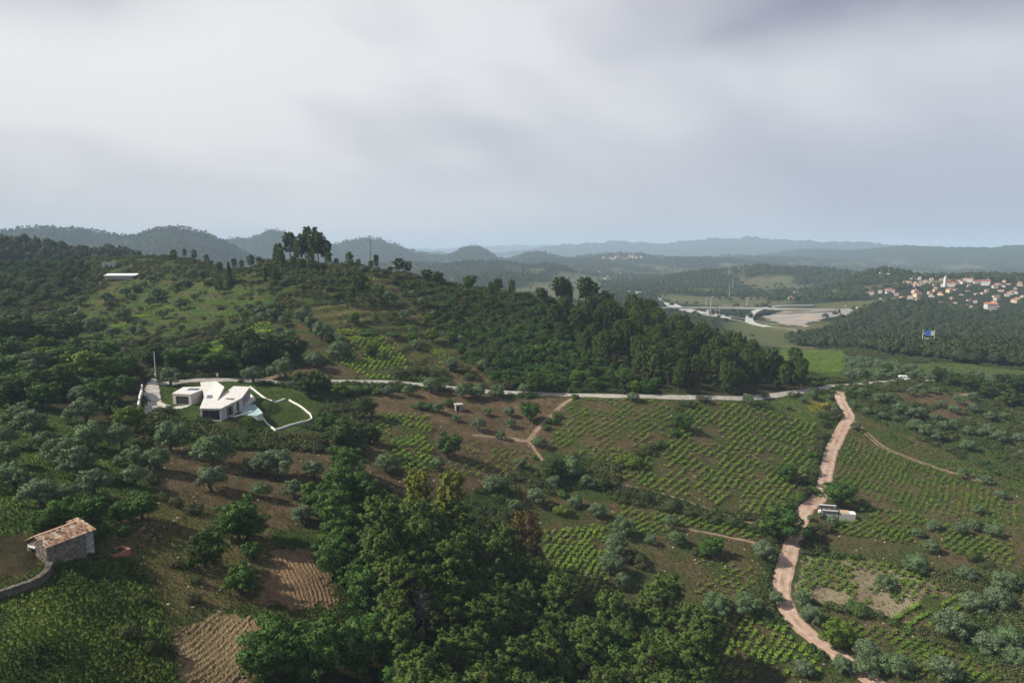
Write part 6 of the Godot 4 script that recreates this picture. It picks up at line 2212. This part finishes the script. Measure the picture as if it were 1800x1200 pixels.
const OAK_LIST := [-65, -114.7, 6, 0, -66.5, -110.8, 4.3, 0, -69.3, -107.4, 4.7, 0, -70.5, -101.7, 5.3, 0, -71.5, -99.3, 3.5, 0, -63.4, -106.7, 2.4, 0, -65, -104.3, 2.7, 0, -49.9, -118.9, 8.1, 0, -45.4, -113.7, 3.4, 0, -48.6, -119.7, 6.3, 0, -50.8, -107, 6.6, 2, -43.3, -103.1, 5, 0, -33.2, -87.8, 8.7, 0, -27.7, -90.4, 8.1, 0, -31.8, -116.5, 7.2, 0, -33.6, -120.5, 6.4, 0, -45.5, -182.8, 11.8, 2, -53.6, -192.5, 6.6, 0, -41.2, -163, 8.4, 0, -38, -146, 8.9, 0, -40.9, -138.4, 6.6, 0, -32.9, -145.6, 7.6, 0, -36.7, -133.6, 8.2, 0, -34.1, -130, 8, 0, -33.9, -124.9, 6.6, 0, -24.5, -109.5, 8.3, 0, -28.9, -114.8, 6.1, 0, -22.6, -95.6, 8.6, 0, 29.2, -135.9, 8.5, 0, 27.9, -127.6, 6.9, 0, -19.3, -198.5, 7.5, 0, 12.5, -200.7, 8, 2, 6.5, -236.7, 7.3, 0, 28.1, -196.6, 4.4, 2, 60.9, -238, 6.1, 0, 90, -215.1, 7.1, 0, 99.8, -199.8, 10.1, 0, 73.8, -178.4, 11.7, 0, 51.9, -169.1, 5.9, 0, 70.7, -138.7, 6.8, 1, -117.3, -236, 8.8, 0, -105.5, -237.5, 10, 0, -102, -254.5, 15, 2, -127.5, -239.6, 8.1, 2, -96.2, -247.6, 8.4, 2, -92.2, -257.2, 13, 2, -83.9, -261.9, 8.8, 2, -58.7, -230.1, 5.5, 1, -58.3, -278.8, 6.6, 1, -53, -275.6, 4.2, 1, -71.4, -306.7, 5.1, 1, -74.9, -235.6, 5.6, 2, -29, -329.8, 4.4, 1, -40.9, -325.7, 4.9, 1, -36.3, -308.8, 6.2, 1, -28.4, -313, 4.7, 1, -44.6, -302.9, 4.6, 1, -113.3, -243.9, 8.2, 0, -102.3, -242, 8.2, 0, -130.6, -207.2, 13.2, 1, -127.8, -217.7, 11.1, 0, -117.4, -203.3, 6.2, 0, -113.4, -191.2, 5.9, 0, -151.8, -224.5, 11.4, 0, -157.6, -226.2, 9.6, 1, -183.5, -249.8, 16.8, 2, -184, -276, 11.6, 2, -167.3, -223.9, 11.3, 2, -132.2, -181.8, 9.3, 0, -151.9, -202.6, 10.3, 0, -93.5, -161.8, 6.9, 1, -143.7, -236.3, 8, 0, -130.4, -183.7, 7.8, 2, -126.1, -187.7, 8, 2, -112, -182.7, 7.8, 0, -127.6, -170.3, 8.7, 2, -119.9, -170.5, 7.3, 0, -102.7, -172, 5.9, 2, -23.8, -380.7, 8.2, 0, -67.2, -232.6, 7.9, 0, -68.1, -225.5, 7.7, 2, -47.8, -215.4, 7.4, 2, -41.4, -193.1, 6.6, 2, -37.8, -155.7, 5.4, 2, -38.6, -151.1, 5.2, 2, -17.6, -97.6, 7, 0, -22.2, -103.5, 5.5, 0, -200.7, -271.6, 11.4, 2, -188.8, -267.4, 11.2, 2, -186.9, -289.1, 7.3, 2, 216.8, -315.2, 10.7, 2, 218.9, -306.5, 10.4, 2, 215, -324.9, 9.4, 2, 242.8, -321.3, 10.9, 2, 233.3, -319.4, 10.9, 2, 211.9, -333.3, 7.9, 2, 195.8, -350.5, 5.9, 2, 220.5, -294.3, 10, 2]
const BUSH_LIST := [-65.1, -91.9, 1.9, 0, -207.2, -350.6, 10, 2, -130.5, -296.5, 6, 2, -128.9, -300.4, 3.5, 2, -135.9, -289.2, 4.9, 2, -139, -275.5, 6.9, 2, -154.5, -274.1, 9.2, 2, -147.2, -275.7, 9.3, 2, -158.6, -269.1, 9.1, 2, -162, -263.4, 8, 2, -132.6, -292.7, 5.9, 2, -124.5, -303.5, 5.1, 2, -122.3, -311.1, 5.2, 2, -121.1, -318.5, 4.8, 2, -121, -325.8, 4.4, 2, -136.6, -282.7, 5.7, 2, -58.3, -236.6, 12.1, 0, -48.8, -239.6, 8.1, 0, -52.8, -239.1, 8.1, 0, -63.6, -234.2, 8, 0, -32.6, -231.8, 5.9, 0, -29.7, -232.2, 5.9, 0, -22.5, -240.3, 6.1, 0, 16.3, -239.4, 4.9, 0, 14.1, -235.2, 4.8, 0, 11.9, -231.1, 4.3, 0, 50.6, -225.2, 5.4, 0, 45.5, -220.6, 4.9, 2, 37.2, -212.8, 9.5, 1, 63.2, -246.7, 5.5, 0, 68.7, -256, 5.2, 2, 74.7, -262.2, 6.7, 2, 47.8, -222.8, 3.8, 2, 57.1, -234, 5.2, 0, 24, -256.2, 3.5, 0, 101.3, -223.6, 6.9, 0, 107.2, -235, 6.1, 0, 96.6, -214.8, 6.3, 2, 95.5, -208.8, 5.4, 0, 92.1, -206.3, 6.4, 2, 88.5, -202, 6.3, 0, 117.4, -253.7, 5.2, 2, 124.3, -264.4, 5, 2, 125.9, -270.6, 5.1, 2, 131.1, -277.2, 4.7, 2, 112.8, -243.2, 4.6, 2, 132.2, -291, 5.4, 2, 83.8, -165.7, 1.5, 2, 80.9, -149.3, 6.6, 0, 80.3, -150.9, 4, 0, 88.8, -142.4, 1.8, 0, 90.5, -141.7, 2, 0, 83.5, -180.1, 6.3, 2, 88.1, -183.3, 4.8, 2, 73.5, -147.6, 2.6, 2, 178.3, -240.9, 5.4, 0, 118.7, -166.5, 4.4, 2, 119.9, -162.2, 4.3, 2, 46.3, -190.2, 6.6, 2, 50.7, -187.9, 6.5, 2, 56.7, -185.8, 6.5, 2, 62.5, -183.7, 6.4, 2, 33.7, -194.3, 5.1, 2, 38.6, -193.4, 5, 2, 30.5, -195.4, 5.1, 2, 14.3, -182.6, 5.7, 1, 11.2, -184.7, 4.8, 2, 68.1, -181.5, 5.7, 2, 49, -169.2, 4.5, 2, 31.1, -164.7, 5.8, 2, 32.9, -162.8, 4.9, 2, -29.9, -173, 3.9, 2, -34.5, -162.6, 3.7, 0, -67, -125.5, 3.3, 2, -63.9, -124.8, 3.3, 2, -60.6, -124.5, 4.3, 2, -54, -104, 2.2, 2, -49.8, -101.6, 2.7, 2, -53.3, -92.6, 2, 2, -50.5, -84.4, 3.8, 2, -48, -83.9, 3, 2, -48.3, -97.3, 2.6, 2, -44.4, -262.5, 13.3, 2, -37.5, -269, 9.1, 2, -29.6, -269.4, 9.1, 2, -21, -276.5, 9.4, 2, -16.1, -271.6, 9.2, 2, -65.1, -298.5, 15, 0, -53.5, -303.2, 7.6, 0, -161.4, -366.3, 7.9, 2, -149.2, -355.1, 7.1, 2, -147.2, -357.6, 7.7, 0, -143.3, -359.2, 9, 0]
const PINE_LIST := [-125.3, -388.3, 16.7, 1, -112.2, -385, 20.4, 1, -116.1, -386.4, 16.6, 1, -107.2, -380.7, 17.7, 1, -103.5, -381.2, 13.9, 1, -118.8, -382.5, 12.7, 0, -132.1, -389.2, 11, 0, -124, -374, 9.3, 0, -97.9, -379.1, 8.2, 0, -134.8, -387.7, 8.3, 2, -94.5, -377.9, 6.3, 0, -91.2, -377.1, 6.9, 0, -109.5, -367, 9.1, 0, -102.6, -363.8, 9, 0, -117.7, -368.7, 9.2, 0, -111.6, -363.8, 7.2, 0, -69.7, -370, 8, 1, -65.2, -374.4, 6.8, 1, -61.5, -380.1, 8.8, 1, -58.1, -380.6, 8.2, 1, -48.6, -377.4, 9.4, 1, -41.2, -375.7, 10, 1, -39.6, -377.9, 9.4, 1, -74.4, -332.8, 13.3, 1, -76.4, -326.7, 8.2, 0, -35.3, -378.9, 3.2, 0, -76.5, -376.8, 4.4, 0, -81.1, -376.4, 5, 0, -84.1, -376.2, 4.4, 0, -146.4, -359.3, 10.8, 2, -148.4, -358.5, 7.7, 2, -149.5, -347.2, 9.8, 0, -128, -358.3, 10.1, 0, -123.2, -353.1, 8.8, 0, -129.6, -356.2, 7.1, 2, -9.3, -373.9, 8.1, 0, -5.3, -375.5, 10.6, 0, -2.2, -376.5, 9.4, 0, -6.9, -375.9, 7.5, 0, 13.9, -371.2, 9.3, 1, 18.6, -372.5, 6.8, 0, 26.2, -369.6, 15.4, 1, 28.4, -369.4, 14.8, 1, 30.8, -369.2, 12.3, 0, 41.1, -378.3, 17.7, 1, 44.2, -377.4, 15.8, 1, 51.6, -380.5, 13.4, 1, 54.1, -380.2, 12.1, 0, 66.1, -376.2, 15.7, 1, 69, -374.7, 13.8, 1, 74.8, -372.1, 16.2, 1, 77.6, -370.5, 15.5, 1, 88.8, -364.9, 9.2, 1, 144.4, -345, 12.3, 1, 141.6, -356.4, 7.8, 0, 133.2, -314.5, 12.2, 0, 8.9, -261.8, 9.8, 0, 11.1, -260.8, 8.9, 0, -148.4, -390.2, 7.1, 0, -145.1, -389.9, 5.8, 0, -169.7, -406.5, 6.7, 0, -205.5, -460.2, 6.9, 0, -212.8, -461.3, 7.6, 0, -216.9, -459.9, 6.1, 0, -219.3, -445.4, 8.1, 0, -220.3, -439.9, 6.6, 0, -154.1, -392.3, 5.8, 0, -195.2, -453.8, 6, 0, -158.2, -394.4, 5.9, 0]
const GROVE := [-27.1, -126.1, -19.6, -140, -9.3, -151.7, 0, -149.9, 6.4, -143.5, 10.2, -134.5, 17.8, -132.1, 26, -138.6, 32.5, -146, 38.4, -143.6, 40.5, -132.6, 33.4, -104.1, 9.2, -100.9, -14.9, -81, -17.5, -92, -21.4, -104.3]
const WOOD := [25.4, -356.8, 60.7, -362, 169.9, -630.8, 123.7, -340.5, 136.5, -298.1, 117.7, -288.7, 80.5, -270.9, 56.1, -264.4, 34.9, -295, 16.5, -327.1]
const MIXED := [-21.2, -315.4, 17.2, -341.3, 40, -295.8, 59.7, -270.5, 55.9, -263.3, 22.3, -263, -4.5, -265.5, -17, -288.2]
var VALLEY_OLIVES := [
	[219.2, -447.8, 226.5, -406.4, 222.8, -366, 200.9, -359.9, 198.9, -398.7],
	[183.7, -368, 216, -344.7, 249.5, -342.3, 235.5, -330.5, 195.3, -329.2, 162.7, -325.6],
	[225.3, -360, 262.5, -344.2, 245.9, -321.7, 218.4, -325.9],
]
const MAQUIS := [-30.2, -362.1, -6.2, -369.8, 25.7, -362.5, 27.7, -330.3, 40, -295.8, 58.5, -264.8, 22.3, -263, -4.5, -264.3, -19.9, -294.3, -36.5, -335.8]
const LEFT_BELT := [-440.4, -553.6, -415, -596.4, -285.8, -460.2, -245.2, -405.5, -236.7, -379, -237.7, -338.8, -252.3, -314.4]
const LEFT_THICKET := [-219.3, -272.4, -188.8, -267.4, -155.9, -249.9, -132.9, -238.4, -119.9, -201.6, -125.1, -188.6, -147.1, -192.7, -165.5, -199.6]
const ODD_PINES := [3.4, -152.1, 15.4, 3, -20.9, -145.2, 13.7, 4, -14.1, -154.1, 14.8, 4]
const DEAD_PINE := [-15.24, -107.69]
const FALLEN := [-26.76, -131.65]
var VINE_PLOTS := [
	["in the big vineyard beside the red track", [69.7, -260.1, 98.2, -268.1, 120.8, -264.2, 98.7, -219.9, 86.3, -203, 71.1, -190.1, 34.3, -203.4, 32.2, -207, 48.2, -219.7], -0.901, 2.07, 1.05, 0.88, 1, 0],
	["in the smaller vineyard between the dirt path and the hedge", [22.7, -254.7, 63.6, -257.5, 54.5, -235.7, 49.2, -224.8, 31.2, -212.9, 12.2, -219.1, 17.1, -235.2], -0.874, 2.16, 1.17, 0.76, 1, 0],
	["in the narrow vine plot under the long field path", [26.4, -190.4, 45.6, -187.1, 71.2, -183.3, 67.7, -175.9, 53, -178.3, 35.6, -177.2, 24.9, -178.6], -0.736, 1.8, 0.94, 0.88, 0.9, 0],
	["in the vine plot between the pine grove and the olive file", [8.3, -172.8, 24.9, -178.6, 25.3, -169.6, 22.6, -155, 14.5, -148.4, 7.2, -147.9], -1.097, 1.53, 0.86, 0.92, 1, 1],
	["in the brown plot left of the lower red track", [47.6, -166.9, 62.3, -164.8, 60.4, -153.3, 56.4, -151.5, 43.9, -155], -0.621, 1.8, 0.94, 0.63, 0.8, 0],
	["in the lowest vine plot left of the red track", [38.3, -146, 56.9, -149, 63.8, -148, 67.2, -139.1, 63.2, -130.2, 36.4, -130.4], -0.946, 1.62, 0.86, 0.88, 0.95, 1],
	["among weeds on the brown slope left of the leafy tree", [-47.4, -222.6, -28, -226.5, -24.5, -207.4, -22.5, -180, -28.6, -174.2, -34.7, -192.2, -41.7, -196.1], -1.338, 1.8, 0.94, 0.68, 1, 1],
	["on the bare slope right of the leafy tree", [-12, -215.3, 11.1, -214.9, 6.9, -200.8, -8.1, -188.2, -16.3, -188.5, -18.3, -193.3], -1.177, 1.98, 0.94, 0.58, 0.9, 0],
	["in the hillside vine patch above the lane", [-77.7, -299, -50.2, -298.6, -43.1, -276, -33.3, -262.4, -51.2, -251.7, -66.9, -263.9], -1.482, 1.8, 0.98, 0.83, 1.05, 2],
	["in the straight strip climbing the scrub hill", [-76.3, -359, -73.4, -362.6, -24.7, -292.6, -28.7, -283.6, -47.6, -315.3, -58.5, -333.7], 0.813, 1.98, 1.01, 0.78, 0.8, 2],
	["on the sunlit path edge below the curved hedge", [-126.7, -250.5, -124.9, -267.5, -118.7, -282.6, -109.7, -301.2, -103.3, -293.4, -102.3, -264.1, -108.4, -257.3, -118.6, -242.1], -1.348, 1.62, 0.94, 0.88, 1.1, 2],
	["in the yellow-green patch on the upper meadow", [-183.4, -300.2, -183.9, -313.5, -183.7, -344.7, -173.2, -333.2, -178.2, -315.2, -177.1, -292.8], -1.571, 1.62, 0.78, 0.92, 0.9, 2],
	["on the tilted plot at the meadow's far end", [-226.2, -310.6, -244.1, -375.7, -232.8, -362.7, -217.4, -316.8, -210.2, -284.8], -1.852, 1.98, 1.01, 0.78, 0.9, 1],
	["in the right-hand vineyard below the twin wheel tracks", [135.6, -268.1, 141.5, -249.5, 146, -228.6, 155.5, -201.4, 139, -178.8, 124.6, -193.5, 116, -202.5, 108.5, -208.7, 107.7, -221.9, 117.8, -240.5], -0.919, 1.8, 1.05, 0.88, 0.85, 3],
	["in the vineyard above the twin wheel tracks", [139.3, -272.1, 152.9, -258.7, 163.2, -240, 171.5, -220.4, 161, -206.4, 154.4, -226.4, 146.6, -247.3], 0.584, 1.8, 1.09, 0.88, 0.75, 3],
	["in the vineyard beside the block shed", [107.3, -204.4, 122.3, -189.8, 133.2, -172.9, 125.3, -161.8, 112.1, -172.9, 96.1, -180.3, 86.4, -183.3, 96.1, -190.3], -0.710, 1.71, 0.94, 0.88, 0.95, 3],
	["in the pale sandy vineyard right of the track", [76.5, -170.3, 91.7, -168.3, 100.4, -162.9, 104.1, -155.1, 92.4, -151.1, 85.1, -152.5, 68.9, -155.1], -0.741, 1.65, 1, 0.95, 1.15, 3],
	["in the dark plot at the bottom under the pale field", [77.7, -148.2, 88.1, -141.2, 98.6, -123.1, 94.5, -122, 79.4, -126, 73.6, -134.6], -0.556, 1.71, 0.94, 0.92, 0.95, 3],
	["on the valley field behind the pine hill", [247.6, -623.4, 254.6, -521, 213.9, -422.2, 184.5, -382.7, 198.2, -494.1], 1.581, 2.16, 1.25, 0.92, 0.9, 1],
	["on the hedged trellis rows right of the sandy vineyard", [85.7, -146, 92.5, -149, 108.5, -155.6, 109.4, -150.8, 102.7, -146.4, 88.9, -140.4], -0.478, 2.7, 0.55, 0.96, 1.1, 0],
]
const VILLAGE := [607.1, -1173.1, 16.6, 552.8, -1049.8, 14.9, 606.9, -1137.8, 9.5, 593, -1076.2, 19.7, 583.5, -1045.9, 10.5, 630.2, -1120.9, 13.1, 621.8, -1058.6, 16.7, 558.2, -977.6, 11.4, 560, -959.5, 14.4, 577.2, -971.4, 17.8, 559.6, -920, 10.7, 602.1, -983.4, 9.8, 605.9, -965.9, 14.5, 629.1, -981.3, 15.5, 701.6, -1198.1, 19.9, 681, -1239.6, 10.3, 673, -1251.7, 8.3, 673.4, -1097.8, 12.8, 655.8, -1061.5, 12.4, 655.8, -1037.4, 13.8, 663, -1029.9, 15.4, 682.8, -1050.3, 12.2, 693.3, -1051.7, 12.2, 716, -1067.7, 16, 719.4, -1055.6, 12.3, 706.9, -1020.5, 22.1, 721.3, -1016.9, 16.9, 743.6, -1002.3, 13.3, 688.8, -962, 14.4, 657, -950.4, 15.8, 646, -949.2, 11.1, 655.1, -922.5, 16.9, 684.5, -939.2, 12.5, 696, -942, 7.8, 639.4, -899.7, 15, 624.1, -882, 10.3, 595.7, -846.8, 23.3, 583.9, -876.5, 10.2, 579.6, -859.9, 7.2, 574, -835.5, 7, 575.6, -822.6, 11, 538.3, -960.4, 8, 542.1, -955.9, 8, 532.8, -986, 6.6, 707.2, -1187.4, 11.8, 653.4, -1086.9, 9, 685.7, -917.1, 7.6, 499.3, -1400.9, 21, 510.7, -1341.6, 22.4, 471.9, -1269.5, 25.4, 547.1, -1316.2, 13.2, 550.9, -1274.3, 7.4, 543.4, -1228.4, 9.2, 537.2, -1161.9, 24.2, 472, -1134.4, 18.9, 482.1, -1107.6, 14.8, 483.3, -1600.6, 10.7, 380.4, -1289.2, 6.4, 469.1, -955.4, 4.8, 462.3, -1131.4, 13.2]
const FAR_HOUSES := [465.6, -3474.4, 14.4, 476.5, -3427.9, 11.3, 498.3, -3462.3, 14.3, 506.6, -3420.9, 14.2, 531.7, -3474.5, 17.2, 537.1, -3416.4, 14.1, 553.9, -3433.2, 14.2, 567.8, -3414.4, 16.9, 593.8, -3451.1, 17.1, 604.9, -3433.1, 19.9, 615.7, -3397.5, 14.1, 649.4, -3458.3, 17.2, 278.9, -2301.5, 9.6, 318.7, -2526.9, 12.6, 299.3, -2281.9, 9.5, 341.9, -2527.7, 12.6, 309.1, -2216, 9.2, 372.2, -2577.7, 12.8, 358.5, -2399.8, 12, 390.3, -2528.8, 12.6, 394.6, -2476.5, 12.3, 415.6, -2529.4, 14.7, 399, -2356.3, 9.8, 371.3, -2128.9, 10.6, 309.6, -2047.5, 11.9, 275.1, -1924.9, 8, 286.9, -2106.4, 8.7, 362.6, -2030.2, 8.4, 266.8, -2703.3, 9, 237.5, -1808.5, 7.5]
var PLACES := [
	[-80, -109, "in the weedy grove above the stone shed"],
	[-96, -138, "in the grassy orchard beside the brown slope"],
	[-80, -135, "between the grassy orchard and brown slope"],
	[-137, -190, "in the thicket at the frame's left edge"],
	[-116, -196, "beside the driveway's outer wall"],
	[-199, -304, "at the left end of the upper meadow"],
	[-211, -378, "just below the long white shed"],
	[-182, -385, "on the top of the upper meadow"],
	[-164, -311, "at the lower rim of the upper meadow"],
	[-124, -312, "beside the curved hedge bank"],
	[-113, -238, "in the tree belt behind the white house"],
	[-85, -240, "beside the lane just above the white house"],
	[-95, -284, "among the terraced olives above the lane"],
	[-71, -271, "next to the hillside vine patch"],
	[-59, -339, "along the straight vine strip up the hill"],
	[-77, -362, "on the ridge by the electricity pole"],
	[-113, -386, "on the pine-topped summit"],
	[-40, -315, "at the foot of the scrub hillside"],
	[-24, -279, "on the bare terrace above the lane"],
	[10, -286, "on the wooded slope above the lane"],
	[44, -329, "in the middle of the hillside pine wood"],
	[75, -297, "in the dense half of the pine wood"],
	[126, -311, "at the tapering end of the pine wood"],
	[-47, -381, "on the skyline of the scrub hill"],
	[18, -363, "on the crest of the hillside wood"],
	[-42, -238, "under the lane, left of the block hut"],
	[-13, -250, "along the lane above the block hut"],
	[-10, -227, "on the bare terrace beside the block hut"],
	[-48, -181, "in the thicket beside the walled garden"],
	[-73, -151, "on the brown slope below the white house"],
	[-54, -148, "on brown slope above the ploughed field"],
	[-37, -135, "in the belt beside the pine grove"],
	[-26, -179, "by the thin vines above the pine grove"],
	[12, -199, "around the dark oak in the middle vineyards"],
	[23, -185, "in the row under the middle vineyard"],
	[27, -163, "in the olive file beside the lower vines"],
	[45, -176, "by the small earth bank"],
	[50, -150, "by the lowest vines near the track"],
	[51, -227, "in the hedge between the two big vineyards"],
	[74, -184, "beside the red track's sharp bend"],
	[121, -278, "around the yellow-flowered meadow"],
	[98, -198, "next to the grey block shed"],
	[69, -148, "along the lower red track"],
	[105, -224, "on the bank along the upper track"],
	[150, -279, "in the upper right orchard, nearest the track"],
	[168, -273, "in the middle of the upper right orchard"],
	[191, -266, "in the far right orchard"],
	[194, -309, "around the bare patch in the orchard"],
	[120, -181, "amid the right-hand vineyards"],
	[98, -160, "at the edge of the pale sandy vineyard"],
	[110, -148, "right of the hedged vine rows"],
	[94, -133, "in the bottom right corner"],
	[72, -129, "on the bottom edge below the red track"],
	[-21, -130, "in the back of the dark pine grove"],
	[0, -143, "on the pine grove's vineyard side"],
	[-10, -109, "in the front of the dark pine grove"],
	[11, -123, "in the dark pine grove's right front"],
	[35, -140, "in the grove's outlying right clump"],
	[-46, -110, "around the ploughed field"],
	[-28, -92, "at the bottom edge beside the pine grove"],
	[-64, -107, "right behind the stone shed"],
	[-52, -94, "on the rough strip beside the long grass"],
	[206, -380, "on the valley floor behind the van"],
	[207, -471, "in the valley olive rows behind the wood"],
	[-258, -383, "on the dark left-hand ridge"],
	[148, -290, "beside the top of the red track"],
	[220, -316, "in the dark trees at the right edge"],
]
